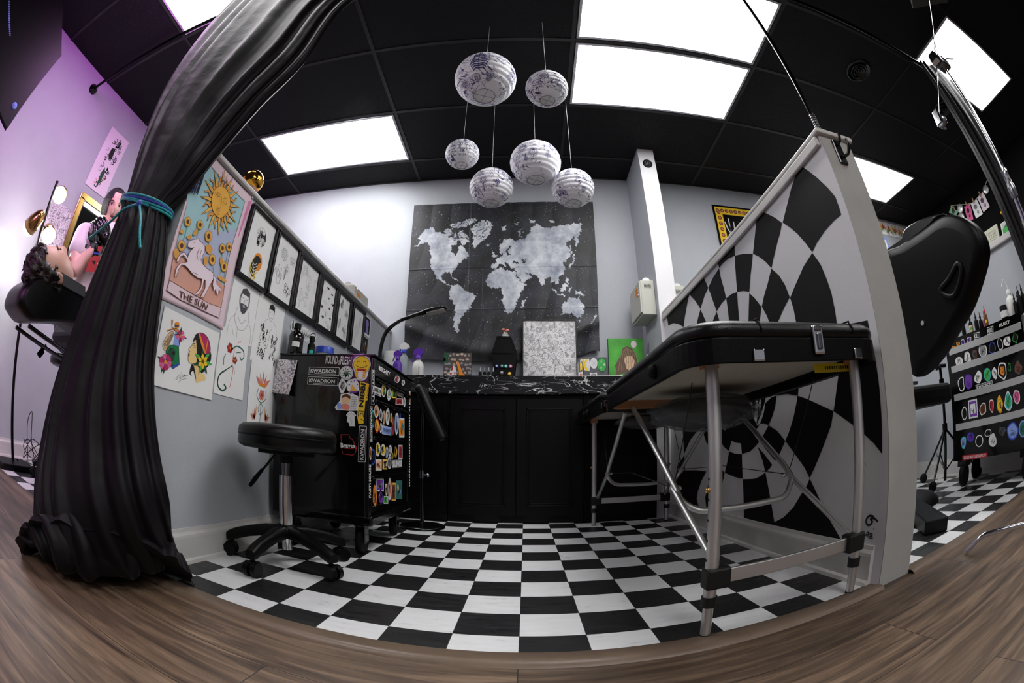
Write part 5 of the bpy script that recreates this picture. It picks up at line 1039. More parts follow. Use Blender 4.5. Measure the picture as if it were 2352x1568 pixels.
def state(b):
    P = [(880,1125),(985,1125),(992,1160),(1030,1190),(1050,1240),(1080,1290),(1055,1360),(1020,1378),(905,1362),(890,1290)]; L(b, SPN, TB1, P, .0022, 'c_red', 1, closed=True)
    q = sq([(878,1225),(1060,1240),(1075,1300),(880,1300)]); text(b, q, 'Braves', 'label_white', .0012, .03, (0,0,.95,.8)); L(b, SPN, TB1, [(925,1298),(1040,1300)], .0015, 'c_red', 3); T(b, SPN, TB1, [(1045,1255),(1080,1275),(1082,1310),(1050,1300)], 'c_red', 2)
stick(body, SPN, TB1, state, 'red state outline sticker lettered Braves')
pg = sq([(105,185),(348,205),(275,640),(20,605)]); b = B('doodle_pale')
b.add([pg.p(a, c, .002+.014*max(0, (a-.2)+(c-.45))**2) for c in [i/8 for i in range(9)] for a in [i/8 for i in range(9)]], [(j*9+i, j*9+i+1, j*9+i+10, j*9+i+9) for j in range(8) for i in range(8)], 0, True); b.build('sketch_page', chest, solid=.0005)
def upq(x0, y0, x1, y1, cr=TB2): return sq([(x0,y1),(x0,y0),(x1,y0),(x1,y1)], FP, cr)
def dnq(x0, y0, x1, y1, cr=TB2): return sq([(x1,y0),(x1,y1),(x0,y1),(x0,y0)], FP, cr)
cp = [o for o in chest.children if o.name.startswith('corner_post')][0]
def lab(b, q, s, bg='label_black', m='label_white'):
    qpoly(b, q, [(0,0),(1,0),(1,1),(0,1)], m, .0004); qpoly(b, q, [(.015,.1),(.985,.1),(.985,.9),(.015,.9)], bg, .0008); text(b, q, s, m, .0012, .03, (.04,.22,.96,.78))
stick(cp, FP, TB2, lambda b: lab(b, dnq(58,40,88,390), 'LOYALTY')); stick(cp, FP, TB2, lambda b: lab(b, dnq(40,405,66,760), 'KWADRON')); stick(cp, FP, TB2, lambda b: text(b, upq(32,985,52,1320), 'FASTHOUSE', 'label_white', .0006, .03)); stick(cp, FP, TB2, (36,795,60,948,'label_white',('c_or','c_peach'),71))
stick(rail, FP, TB2, lambda b: text(b, sq([(128,-5),(245,62),(240,112),(128,38)], FP, TB2), '8EIGHTY', 'label_white', .0006, .04)); stick(rail, FP, TB2, (285,92,342,172,'label_white',('c_red','label_white'),72)); stick(rail, FP, TB2, (358,140,396,198,'label_white',(),73))
stick(drawers[0], FP, TB2, lambda b: (T(b, FP, TB2, [(85,200),(158,228),(155,310),(82,280)], 'label_white', 1), [T(b, FP, TB2, [(90+13*k,215+5*k),(98+13*k,218+5*k),(97+13*k,258+5*k),(89+13*k,255+5*k)], 'ink', 2) for k in range(5)], T(b, FP, TB2, [(88,268),(152,292),(151,300),(87,276)], 'ink', 2)))
stick(drawers[0], FP, TB2, lambda b: (blob(b, FP, TB2, 265,232,307,322,'c_yel',('c_lg',),74,'rect'), text(b, sq([(272,245),(300,255),(300,310),(272,300)], FP, TB2), 'Z', 'ink', .003, .05)))
stick(drawers[2], FP, TB2, lambda b: (blob(b, FP, TB2, 169,932,214,1036,'c_yel',('c_tan',),75,'rect'), text(b, sq([(178,950),(205,950),(205,1018),(178,1018)], FP, TB2), 'Z', 'ink', .003, .05)))
stick(drawers[0], FP, TB2, lambda b: (text(b, sq([(310,262),(374,290),(374,322),(310,296)], FP, TB2), 'TATTOO', 'label_white', .0006, .03)))
stick(drawers[1], FP, TB2, lambda b: kw(b, sq([(163,596),(257,615),(256,698),(162,680)], FP, TB2), m='label_white', bg='c_blue'))
stick(drawers[2], FP, TB2, lambda b: (T(b, FP, TB2, [(264,942),(364,936),(364,1012),(264,1022)], 'c_grey', 1), text(b, sq([(266,948),(362,942),(362,1006),(266,1014)], FP, TB2), 'SLINGS', 'label_white', .0012, .06)))
stick(post2, FP, TB2, lambda b: [T(b, FP, TB2, [(434,405+k*27),(444,405+k*27),(443,424+k*27),(433,424+k*27)], 'label_white', 1) for k in range(30)]); stick(post2, FP, TB2, (433,255,447,388,'label_white',('c_or',),76,'rect'))
# ---- things standing on the chest
mat('amber', (.03, .012, .008), .12, coat=.3); mat('bottle_white', (.88, .88, .87), .4); mat('bottle_clear', (.78, .82, .86), .1, alpha=.45); mat('c_violet', '#5b2aa8', .35); mat('c_royal', '#1f44b8', .35)
def bottle(name, label, c, r, h, neck, m, cap, group=None, lab_=None, capr=None, tip=0):
    t = thing(name, label, 'bottle', c, group); c = np.array(c, float)
    B(m).lathe(c, [(r*.9, 0), (r, .004), (r, h*.72), (r*.85, h*.82), (neck, h*.9), (neck, h)], 24).build('bottle_body', t)
    cr = capr or neck*1.25
    if tip: B(cap).lathe(c+(0, 0, h), [(cr, 0), (cr, tip*.2), (cr*.55, tip*.3), (cr*.18, tip), (0, tip)], 18).build('nozzle', t)
    else: B(cap).lathe(c+(0, 0, h-.004), [(cr, 0), (cr, .022), (cr*.9, .025), (0, .025)], 20).build('cap', t)
    if lab_:
        b = B(lab_[0]); n = 18; a0 = math.atan2(CAM[1]-c[1], CAM[0]-c[0])
        vs = [c+((r+.0008)*math.cos(a0-1.1+2.2*i/n), (r+.0008)*math.sin(a0-1.1+2.2*i/n), z) for z in (h*.15, h*.62) for i in range(n+1)]
        b.add(vs, [(i, i+1, n+2+i, n+1+i) for i in range(n)], 0, True)
        if len(lab_) > 1:
            vs = [c+((r+.0014)*math.cos(a0-.5+1.0*i/n), (r+.0014)*math.sin(a0-.5+1.0*i/n), z) for z in (h*.30, h*.48) for i in range(n+1)]; b.add(vs, [(i, i+1, n+2+i, n+1+i) for i in range(n)], lab_[1], True)
        b.build('bottle_label', t)
    return t
ZT = BZ1
bottle('dark_bottle', 'tall dark brown bottle with black cap on the tool chest, nearest the wall', (-.972, .835, ZT), .034, .125, .013, 'amber', 'rubber', lab_=('amber', 'label_white'))
bottle('dark_bottle', 'slim dark bottle with a green dot, beside the tall brown one on the chest', (-.925, .90, ZT), .018, .085, .010, 'rubber', 'rubber', lab_=('label_black', 'c_cyan'))
t = thing('tub', 'white tub with a royal blue lid on the tool chest', 'tub', (-.905, 1.0, ZT)); B('bottle_white').lathe((-.905, 1.0, ZT), [(.038, 0), (.042, .05)], 28).build('tub_body', t); B('c_royal').lathe((-.905, 1.0, ZT+.048), [(.045, 0), (.045, .028), (.043, .031), (0, .031)], 28).build('lid', t)
t = thing('carton', 'white printed carton lying on the tool chest behind the blue lidded tub', 'box', (-.86, 1.17, ZT)); R_ = np.array([[math.cos(.5), -math.sin(.5), 0], [math.sin(.5), math.cos(.5), 0], [0, 0, 1]])
B('bottle_white').obox((-.86, 1.17, ZT+.04), (.065, .028, .04), R_).build('carton_body', t, bevel=.002); c0 = np.array((-.86, 1.17, ZT+.04)); f = lambda u, v: c0+R_@np.array((u, -.0285, v))
b = B('ink'); text(b, Q([f(-.055, .025), f(.055, .025), f(.055, .005), f(-.055, .005)]), 'STENCIL PAPER', 'ink'); b.build('print', t)
t = thing('wash_bottle', 'white squeeze bottle with bent spout at the rear of the tool chest', 'bottle', (-.80, 1.25, ZT)); c0 = np.array((-.80, 1.25, ZT))
B('bottle_white').lathe(c0, [(.028, 0), (.030, .004), (.030, .03), (.02, .042), (.016, .045)], 24).build('bottle_body', t); B('bottle_white').lathe(c0+(0, 0, .045), [(.018, 0), (.018, .012), (.01, .018)], 20).build('cap', t)
B('bottle_white').tube(smooth_pts([c0+(0, 0, .06), c0+(-.004, 0, .09), c0+(-.02, 0, .105), c0+(-.035, 0, .085), c0+(-.038, 0, .05)], 5), .004, 8).build('spout', t)
# ---- gooseneck lamp clamped on the chest
P = [(-.751, 1.355, .80), (-.752, 1.36, .90), (-.750, 1.36, .965), (-.728, 1.36, 1.045), (-.663, 1.36, 1.105), (-.60, 1.36, 1.130), (-.557, 1.36, 1.145)]
t = thing('desk_lamp', 'black gooseneck lamp with a flat oval head, clamped to the rear of the tool chest', 'lamp', (-.751, 1.355, BZ1))
B('gloss').box(-.775, -.727, 1.33, 1.38, BZ1, BZ1+.03).build('clamp', t, bevel=.004); B('gloss').tube(smooth_pts(P, 6), .0105, 14).build('gooseneck', t)
h0 = np.array(P[-1]); h1 = np.array((-.405, 1.36, 1.180)); b = B('gloss'); rings = []
ax_ = (h1-h0)/np.linalg.norm(h1-h0); sd_ = np.array((0, 1., 0)); nn_ = np.cross(ax_, sd_)
for u, w_ in ((0, .010), (.12, .018), (.3, .034), (.6, .040), (.85, .036), (.97, .02), (1, .008)): rings.append([h0+(h1-h0)*u+sd_*w_*math.cos(q*PI/8)+nn_*(.010+.002*math.sin(u*3))*math.sin(q*PI/8) for q in range(16)])
loft(b, rings); hd = b.build('lamp_head', t)
mat('lens', (.72, .72, .68), .3); c0 = h0+(h1-h0)*.62-nn_*.0*1; dn = -nn_ if nn_[2] > 0 else nn_
B('lens').prism([c0+ax_*a*.048+sd_*s*.026+dn*.010 for a, s in ((-1, -1), (1, -1), (1, 1), (-1, 1))], dn*.004).build('light_strip', hd)
# ---- armrest on its stand
c0 = np.array((-.552, 1.585, 0)); t = thing('armrest_stand', 'black padded armrest on a round-based pole in front of the cabinets', 'armrest', c0)
B('gloss').lathe(c0, [(.128, 0), (.13, .008), (.12, .016), (.10, .019), (.03, .024), (.018, .032)], 40).build('base', t); B('gloss').cyl(c0+(0, 0, .02), c0+(0, 0, .76), .0115).build('pole', t)
k_ = B('chrome').cyl(c0+(.008, -.01, .30), c0+(.034, -.022, .30), .005).ball(c0+(.036, -.024, .30), .011).build('thumb_screw', t); B('steel').cyl(c0+(0, 0, .28), c0+(0, 0, .325), .0155).build('collar', t)
a = np.array((-.600, 1.57, .792)); d = np.array((.455-.30, 0, -.305)); d = d/np.linalg.norm(d)*.335; R_ = np.array([d/np.linalg.norm(d), (0, 1, 0), np.cross(d/np.linalg.norm(d), (0, 1, 0))]).T
B('vinyl').obox(a+d/2+(.02, 0, .0), (.168, .062, .024), R_).build('armrest_pad', t, bevel=.018, seg=4); B('steel').tube([c0+(0, 0, .74), c0+(-.0, 0, .77), a+d*.35+(.0, 0, -.01)], .008, 8).build('bracket', t)
# ================================================================== ON THE COUNTER
ZC = .902
def spray(name, label, px, y, h, m, cap, trig, group='spray bottles on the counter', s=1.0, flip=1, txt=None):
    p = at(('y', y), px); c = np.array((p[0], y, ZC)); t = thing(name, label, 'spray bottle', c, group); r = .034*s
    rings = []
    for z, k in ((0, .92), (.005, 1), (h*.55, 1), (h*.66, .8), (h*.74, .42), (h*.80, .38)): rings.append([c+(r*k*math.cos(q), r*.62*k*math.sin(q), z) for q in [2*PI*i/24 for i in range(24)]])
    b = B(m); loft(b, rings); b.build('bottle_body', t); B(cap).lathe(c+(0, 0, h*.78), [(.0165*s, 0), (.0165*s, .018*s), (.012*s, .022*s)], 20).build('collar', t)
    z = h*.78+.02*s; f = flip; hd = [(-.030*f, z+.012), (-.026*f, z+.032), (0, z+.045), (.022*f, z+.034), (.030*f, z+.018), (.010*f, z), (-.012*f, z)]
    B(cap if trig != 'c_royal' else 'bottle_white').prism([c+(x*s, -.009*s, (zz-z)*s+z) for x, zz in hd], (0, .018*s, 0)).build('spray_head', t, bevel=.002)
    B(trig).tube([c+(-.018*f*s, 0, z+.012*s), c+(-.030*f*s, 0, z-.012*s), c+(-.036*f*s, 0, z-.036*s)], .0042*s, 8).build('trigger', t)
    q = Q([c+(x, -r*.62-.0008, zz) for x, zz in ((-.024*s, h*.5), (.024*s, h*.5), (.024*s, h*.12), (-.024*s, h*.12))])
    b = B('ink')
    if txt: text(b, Q([q.p(.62, .98), q.p(.62, .02), q.p(.8, .02), q.p(.8, .98)]), txt, 'ink', .0004); qline(b, q, [(.05,.05),(.45,.05),(.45,.95),(.05,.95)], .001, 'c_grey', closed=True); [qline(b, q, [(.1,.15+.1*k),(.4,.15+.1*k)], .0008, 'c_grey') for k in range(8)]
    else: [qline(b, q, [(.2,.2+.15*k),(.8,.2+.15*k)], .0012, 'c_grey') for k in range(5)]
    b.build('print', t); return t
t = thing('paper_towel_roll', 'roll of white paper towels at the left end of the counter', 'paper towels', (-.955, 2.22, ZC)); mat('towel', (.86, .86, .85), .9, bump=.6, bscale=90)
B('towel').lathe((-.955, 2.22, ZC), [(.062, 0), (.0625, .005), (.0625, .225), (.060, .23), (.02, .23)], 36).build('towel_roll', t); B('board').lathe((-.955, 2.22, ZC+.2), [(.02, 0), (.02, .032)], 20, caps=False).build('cardboard_core', t)
spray('spray_bottle', 'tall spray bottle with white head, blue collar and blue trigger', (926, 850), 2.15, .27, 'bottle_clear', 'c_royal', 'c_royal', s=1.15)
spray('spray_bottle', 'small spray bottle with a purple head, leftmost and lowest of the three', (912, 850), 2.0, .17, 'c_violet', 'c_violet', 'c_violet', s=.95)
spray('spray_bottle', 'white spray bottle with purple head and a printed side panel', (960, 850), 2.1, .20, 'bottle_white', 'c_violet', 'c_violet', s=1.2, txt='NEUTRAL SOAP')
# koi canvas
def stand(pl, px, th, m, zb=ZC):
    q = xyq(pl, px); q.c[2][2] = q.c[3][2] = zb; q = Q(q.c); b = B(m); slab(b, q, th, m); return q, b
KO = (870, 720, 7.587)
q, b = stand(('y', 2.2), crop(*KO, [(1133,680),(1617,683),(1607,1070),(1125,1070)]), .018, 'c_dgrey'); t = thing('canvas_painting', 'small square painting of an orange koi and a red and white koi over pebbles', 'painting', q.p(.5, 1)); b.build('canvas', t)
mat('pebble', '#b8a598', .7, var=.3, vscale=40); mat('pebble_dark', '#4b413d', .7, var=.2, vscale=30)
b = B('pebble_dark'); qpoly(b, q, [(0,0),(1,0),(1,1),(0,1)], 'pebble_dark'); rn = random.Random(3)
for i in range(7):
    for j in range(7):
        cx, cy = (i+.5+rn.uniform(-.2, .2)+.5*(j % 2))/7, (j+.5+rn.uniform(-.2, .2))/7
        if cx < 1: qpoly(b, q, [(min(1, max(0, x)), min(1, max(0, y))) for x, y in oval(cx, cy, rn.uniform(.04, .075), rn.uniform(.03, .05), 10)], 'pebble' if rn.random() < .62 else 'c_grey', .0007)
for pts, m_ in (([(0,0),(.18,.03),(.16,.3),(.0,.35)], 'c_gd'), ([(.85,.85),(1,.75),(1,1),(.8,1)], 'c_gd'), ([(0,.15),(.08,.2),(.06,.28),(0,.27)], 'c_pk2')): qpoly(b, q, pts, m_, .001)
qpoly(b, q, [(.46,.26),(.56,.30),(.63,.48),(.72,.66),(.84,.75),(.74,.86),(.66,.88),(.66,1),(.53,1),(.56,.8),(.57,.6),(.50,.4)], 'c_or', .0014)
qpoly(b, q, [(.28,.5),(.36,.42),(.44,.45),(.46,.6),(.5,.72),(.42,.8),(.34,1),(.26,1),(.28,.85),(.14,.72),(.22,.65)], 'label_white', .0014)
for P in ([(.27,.5),(.35,.44),(.36,.54),(.28,.58)], [(.22,.66),(.32,.62),(.30,.74)], [(.38,.62),(.46,.62),(.42,.72)], [(.28,.88),(.34,.85),(.33,.94)]): qpoly(b, q, P, 'c_red', .002)
b.build('painted_picture', t)
# ink bottles
for i, x in enumerate((1103, 1113, 1123, 1133)):
    p = at(('y', 2.05), (x, 855)); t = thing('ink_bottle', 'little black ink bottle in the row of four beside the coffin cabinet', 'bottle', (p[0], 2.05, ZC), 'row of small ink bottles on the counter')
    c = np.array((p[0], 2.05, ZC)); B('rubber').lathe(c, [(.0105, 0), (.011, .055), (.009, .062), (.005, .066)], 16).build('bottle_body', t); B('bottle_clear').lathe(c+(0, 0, .065), [(.0045, 0), (.0015, .03), (0, .031)], 10).build('nozzle', t)
# coffin shelf
CO = (1110, 720, 5.470); pl = ('y', 2.12)
P = [at(pl, p) for p in crop(*CO, [(175,285),(345,290),(420,490),(370,768),(165,768),(108,490)])]; P[3][2] = P[4][2] = ZC
t = thing('coffin_shelf', 'black coffin shaped cabinet standing on the counter with coloured knobs', 'cabinet', ((P[0][0]+P[1][0])/2, 2.2, ZC)); mat('matt_black', (.006, .006, .007), .45, spec=.2)
b = B('matt_black'); b.prism(P, (0, .16, 0)); b.build('coffin_body', t, bevel=.003); b = B('matt_black')
for i in range(6):
    a, c = P[i], P[(i+1) % 6]; ctr_ = sum(P)/6; b.prism([a+(0, -.004, 0), c+(0, -.004, 0), c+(ctr_-c)*.07+(0, -.004, 0), a+(ctr_-a)*.07+(0, -.004, 0)], (0, .004, 0))
b.build('coffin_rim', t); zb = at(pl, crop(*CO, [(260,498)])[0])[2]; B('gloss').box(P[5][0]+.006, P[2][0]-.006, 2.114, 2.118, zb-.003, zb+.003).build('shelf_edge', t)
for (x, y), m_ in zip(((170,660),(235,660),(285,662),(343,662),(233,742),(330,755)), ('c_royal','c_teal','c_cyan','c_pk2','c_grey','c_yel')):
    c = at(('y', 2.106), crop(*CO, [(x, y)])[0]); k_ = B(m_).lathe(c, [(.0105, .010), (.0115, 0), (.0115, -.003), (.006, -.006), (0, -.006)], 20, 0, (0, 1, 0)).build('knob', t); B('label_white').lathe(c+(0, -.0065, 0), [(.005, 0), (.004, -.001), (0, -.0012)], 12, 0, (0, 1, 0)).build('knob_cap', k_)
c = np.array((at(pl, (1160, 770))[0], 2.18, P[0][2])); t = thing('glass_jar', 'tiny glass jar with pink mushrooms on top of the coffin cabinet', 'ornament', c); B('glass').lathe(c, [(.022, 0), (.024, .004), (.022, .03), (.014, .04), (.013, .044)], 20).build('jar', t); B('label_white').lathe(c, [(.0225, .008), (.0235, .018)], 20, caps=False).build('band', t)
for dx, dz in ((-.014, .062), (.014, .056)): st_ = B('c_tan').tube([c+(dx*.2, 0, .03), c+(dx, 0, dz)], .003, 6).build('mushroom_stem', t); B('c_coral').lathe(c+(dx, 0, dz-.002), [(.014, 0), (.013, .006), (.008, .012), (0, .014)], 16).build('mushroom_cap', st_)
# big framed sheet
q = xyq(('y', 2.26), crop(*CO, [(487,72),(1165,72),(1187,770),(497,770)])); q.c[2][2] = q.c[3][2] = ZC; q = Q(q.c); t = thing('picture_frame', 'large thin-framed sheet crowded with grey line drawings, standing on the counter', 'framed drawing', q.p(.5, 1))
b = B('frame')
for a0, b0, a1, b1 in ((0, 0, 1, .018), (0, .982, 1, 1), (0, .018, .018, .982), (.982, .018, 1, .982)): s_ = q.sub(a0, b0, a1, b1); slab(b, s_, .02, 'frame')
b.build('frame_moulding', t); q2 = q.sub(.016, .016, .984, .984, -.006); b = B('paper'); slab(b, q2, .008, 'paper'); b.build('paper_sheet', t)
b = B('ink'); rn = random.Random(12); KK = KINDS_+['ghost']
for r_ in range(10):
    for c_ in range(9):
        draw(b, q2, KK[rn.randrange(len(KK))], (c_+.5+rn.uniform(-.2, .2))/9, (r_+.5+rn.uniform(-.2, .2))/10, rn.uniform(.12, .17), rn.uniform(-.7, .7), ('c_grey', 'c_dgrey', 'ink_grey')[rn.randrange(3)], .0013, seed=r_*9+c_)
b.build('drawing', t)
# grey board with stickers
q, b = stand(('y', 2.2), crop(*CO, [(1195,545),(1555,552),(1570,765),(1205,765)]), .006, 'c_dgrey'); mat('board_grey', '#5d5f64', .5); t = thing('sticker_board', 'grey board with a yellow letter K and a green star circle, leaning on the wall', 'board', q.p(.5, 1)); b.mats[0] = 'board_grey'; b.build('board', t)
def bs(fn, **k_): b = B('label_white'); fn(b); b.build('sticker', t)
bs(lambda b: (qpoly(b, q, [(.04,.06),(.36,.06),(.4,.3),(.36,.5),(.08,.45)], 'label_white'), text(b, q, 'K', 'c_yel', .001, .06, (.12,.08,.34,.5)), text(b, q, 'N', 'c_yel', .001, .05, (.04,.2,.14,.5))))
bs(lambda b: (qpoly(b, q, oval(.52,.22,.13,.2,14), 'label_white'), [qline(b, q, [(.44+.04*k,.12),(.48+.04*k,.3)], .0012, 'c_grey', .001) for k in range(4)]))
bs(lambda b: (qpoly(b, q, oval(.80,.28,.165,.27,24), 'ink'), qpoly(b, q, oval(.80,.28,.15,.245,24), 'c_lg', .0008), [qpoly(b, q, [(x+.035*math.cos(k*PI/5*1-1.57)*(1 if k % 2 == 0 else .42), y+.06*math.sin(k*PI/5-1.57)*(1 if k % 2 == 0 else .42)) for k in range(10)], 'label_white', .0012) for x, y in ((.78,.15),(.88,.27),(.77,.38))]))
bs(lambda b: (qpoly(b, q, [(.38,.55),(.5,.6),(.62,.55),(.64,.9),(.5,.85),(.36,.9)], 'label_white'), qpoly(b, q, [(.42,.62),(.58,.62),(.6,.84),(.4,.84)], 'ink', .0008), qpoly(b, q, [(.47,.66),(.53,.66),(.54,.8),(.46,.8)], 'label_white', .0012)))
bs(lambda b: (qpoly(b, q, [(.0,.55),(.13,.52),(.14,.98),(.02,.98)], 'label_white'), qpoly(b, q, [(.03,.6),(.11,.6),(.11,.9),(.04,.9)], 'c_coral', .0008)))
qline(b := B('c_gd'), q, [(.02,.02),(.14,.3),(.18,.98)], .004, 'c_gd', .001, 4); b.build('ribbon', t)
# green canvas: a generic portrait
q, b = stand(('y', 2.2), crop(*CO, [(1558,312),(2008,312),(2032,745),(1590,752)]), .03, 'c_gd'); t = thing('canvas_painting', 'green canvas portrait of a figure with long brown hair', 'painting', q.p(.5, 1)); b.build('canvas', t)
mat('cv_green', '#4fae3c', .5, var=.35, vscale=9); b = B('cv_green'); qpoly(b, q, [(.0,0),(1,0),(1,1),(0,1)], 'cv_green'); mat('c_hair', '#6f5847', .6); mat('c_hair2', '#a58b70', .6)
qpoly(b, q, oval(.72,.13,.08,.08), 's_horse', .0008); qpoly(b, q, [(.25,1),(.27,.85),(.40,.78),(.70,.78),(.84,.9),(.88,1)], 'c_lg', .001); qpoly(b, q, [(.36,.34),(.40,.22),(.52,.17),(.66,.22),(.74,.34),(.80,.5),(.86,.7),(.82,.82),(.70,.74),(.3,.78),(.15,.86),(.2,.7),(.16,.6),(.24,.5)], 'c_hair', .0012)
qpoly(b, q, [(.42,.46),(.50,.38),(.66,.40),(.72,.50),(.68,.64),(.58,.72),(.48,.66)], 'c_sk2', .0016)
for k in range(9): qline(b, q, [(.52+.01*k,.2+.008*k),(.36+.05*k,.34),(.30+.062*k,.52),(.26+.07*k,.7)], .003, 'c_hair2', .002, 4)
for P in ([(.48,.52),(.55,.54)], [(.62,.54),(.68,.51)], [(.46,.49),(.55,.51)], [(.62,.51),(.69,.48)]): qline(b, q, P, .0018, 'c_gd', .0022)
qpoly(b, q, [(.72,.88),(.9,.9),(.95,.96),(.7,1)], 'label_black', .002); b.build('painted_picture', t)
# sanitizer and the small frame leaning in the corner
c = np.array((at(('y', 2.1), (1491, 850))[0], 2.03, ZC)); t = thing('sanitizer_bottle', 'clear pump bottle of hand sanitizer at the right end of the counter', 'bottle', c)
B('bottle_clear').lathe(c, [(.026, 0), (.028, .004), (.028, .10), (.018, .125), (.012, .13)], 24).build('bottle_body', t); mat('gel', (.55, .72, .9), .2, alpha=.6); B('gel').lathe(c+(0, 0, .003), [(.024, 0), (.025, .06)], 20).build('gel', t)
B('bottle_white').lathe(c+(0, 0, .13), [(.013, 0), (.013, .015), (.005, .018), (.005, .04)], 16).tube([c+(0, 0, .166), c+(-.018, -.004, .170), c+(-.036, -.008, .163)], .005, 8).build('pump', t)
z0 = ZC; P = [np.array(p) for p in ((.885, 2.14, z0+.19), (.885, 2.30, z0+.19), (.845, 2.30, z0), (.845, 2.14, z0))]; q = Q(P); t = thing('picture_frame', 'small black frame leaning in the corner behind the sanitizer', 'framed drawing', q.p(.5, 1))
b = B('frame'); [slab(b, q.sub(*s_), .012, 'frame') for s_ in ((0, 0, 1, .12), (0, .88, 1, 1), (0, .12, .15, .88), (.85, .12, 1, .88))]; b.build('frame_moulding', t); b = B('paper'); slab(b, q.sub(.12, .1, .88, .9, -.004), .004, 'paper'); b.build('paper_sheet', t); b = B('c_grey'); [qline(b, q, [(.25,.2+.08*k),(.75,.2+.08*k)], .0016, 'c_grey', .001) for k in range(8)]; b.build('print', t)
# ================================================================== SHARPS BOXES
mat('beige', (.74, .74, .70), .45)
def sharps(label, x0, x1, y0, y1, z0, z1, s, group='white sharps boxes'):
    t = thing('sharps_box', label, 'sharps box', ((x0+x1)/2, (y0+y1)/2, z0), group); B('beige').box(x0, x1, y0, y1, z0, z1).build('box_body', t, bevel=.005)
    xf = x0 if s < 0 else x1; B('bottle_white').tube([((x0+x1)/2+.0*s, y0+.02, z1-.002), ((x0+x1)/2, y1-.02, z1-.002)], .030, 24).build('drum_lid', t)
    B('beige').box(min(xf, xf+s*.012), max(xf, xf+s*.012), y0-.006, y1-.01, z0+.012, z1-.01).build('front_door', t, bevel=.004)
    b = B('ink'); zc = z1-.045; xc = (x0+x1)/2
    for i in range(6):
        for j in range(4): b.box(xc-.024+i*.0085, xc-.0175+i*.0085, y0-.0006, y0+.001, zc-.016+j*.009, zc-.010+j*.009)
    b.build('vent_grille', t); B('c_or').box(min(xf+s*.012, xf+s*.0128), max(xf+s*.012, xf+s*.0128), y0+.04, y0+.10, z1-.10, z1-.04).build('warning_label', t); B('chrome').lathe((xf+s*.012, y0+.03, (z0+z1)/2+.02), [(.009, 0), (.009, .006), (.004, .01)], 16, 0, (s, 0, 0)).build('lock', t)
sharps('beige sharps box mounted on the side of the white pillar', .800, .902, 1.95, 2.24, 1.335, 1.585, -1); sharps('sharps box on the far side of the white pillar, mostly hidden', 1.036, 1.13, 1.95, 2.24, 1.335, 1.55, 1); sharps('grey sharps box with an orange label on top of the left half wall', -1.165, -1.055, 1.60, 1.86, CAPZ, 1.425, 1)
t = thing('gold_globe', 'gold mirrored globe on a pink carved base on the left half wall', 'ornament', (-1.10, .425, CAPZ)); B('gold').ball((-1.10, .425, 1.435), .050, nu=32, nv=20).build('globe', t); mat('carved', '#b98577', .5, bump=.8, bscale=60, var=.3); B('carved').lathe((-1.10, .425, CAPZ), [(.038, 0), (.04, .01), (.028, .03), (.036, .05), (.034, .06)], 28).build('base', t)
t = thing('ring_ornament', 'small brass ring ornament at the far end of the left half wall', 'ornament', (-1.10, 2.2, CAPZ)); B('brass').tube([(-1.10+.024*math.cos(a), 2.2, CAPZ+.028+.024*math.sin(a)) for a in [i*PI/12 for i in range(25)]], .0045, 8).build('ring', t); B('bottle_white').lathe((-1.10, 2.205, CAPZ+.028), [(.018, 0), (.018, .003)], 20, 0, (0, 1, 0)).build('face', t)
t = thing('small_bottle', 'small black capped bottle standing on the checker half wall cap', 'bottle', (.985, 1.12, CAPZ)); B('glass').lathe((.985, 1.12, CAPZ), [(.013, 0), (.014, .03), (.012, .034)], 18).build('bottle_body', t); B('rubber').lathe((.985, 1.12, CAPZ+.033), [(.0155, 0), (.0155, .022), (0, .024)], 18).build('cap', t)
# pole rising from the wall end
px_, py_ = .985, .05; t = thing('metal_pole', 'slim dark metal pole rising from the end of the checker half wall', 'pole', (px_, py_, CAPZ)); mat('steel_dark', (.05, .05, .055), .22, 1.0); B('steel_dark').cyl((px_, py_, CAPZ+.004), (px_, py_, CZ), .0085, n=20).build('pole_tube', t)
B('steel_dark').lathe((px_, py_, CAPZ), [(.03, 0), (.03, .004), (.012, .008)], 24).build('flange', t)
for i in range(10): B('steel').lathe((px_, py_, CAPZ+.012+i*.0105), [(.0085, 0), (.0112, .002), (.0112, .006), (.0085, .008)], 20, caps=False).build('coupling', t)
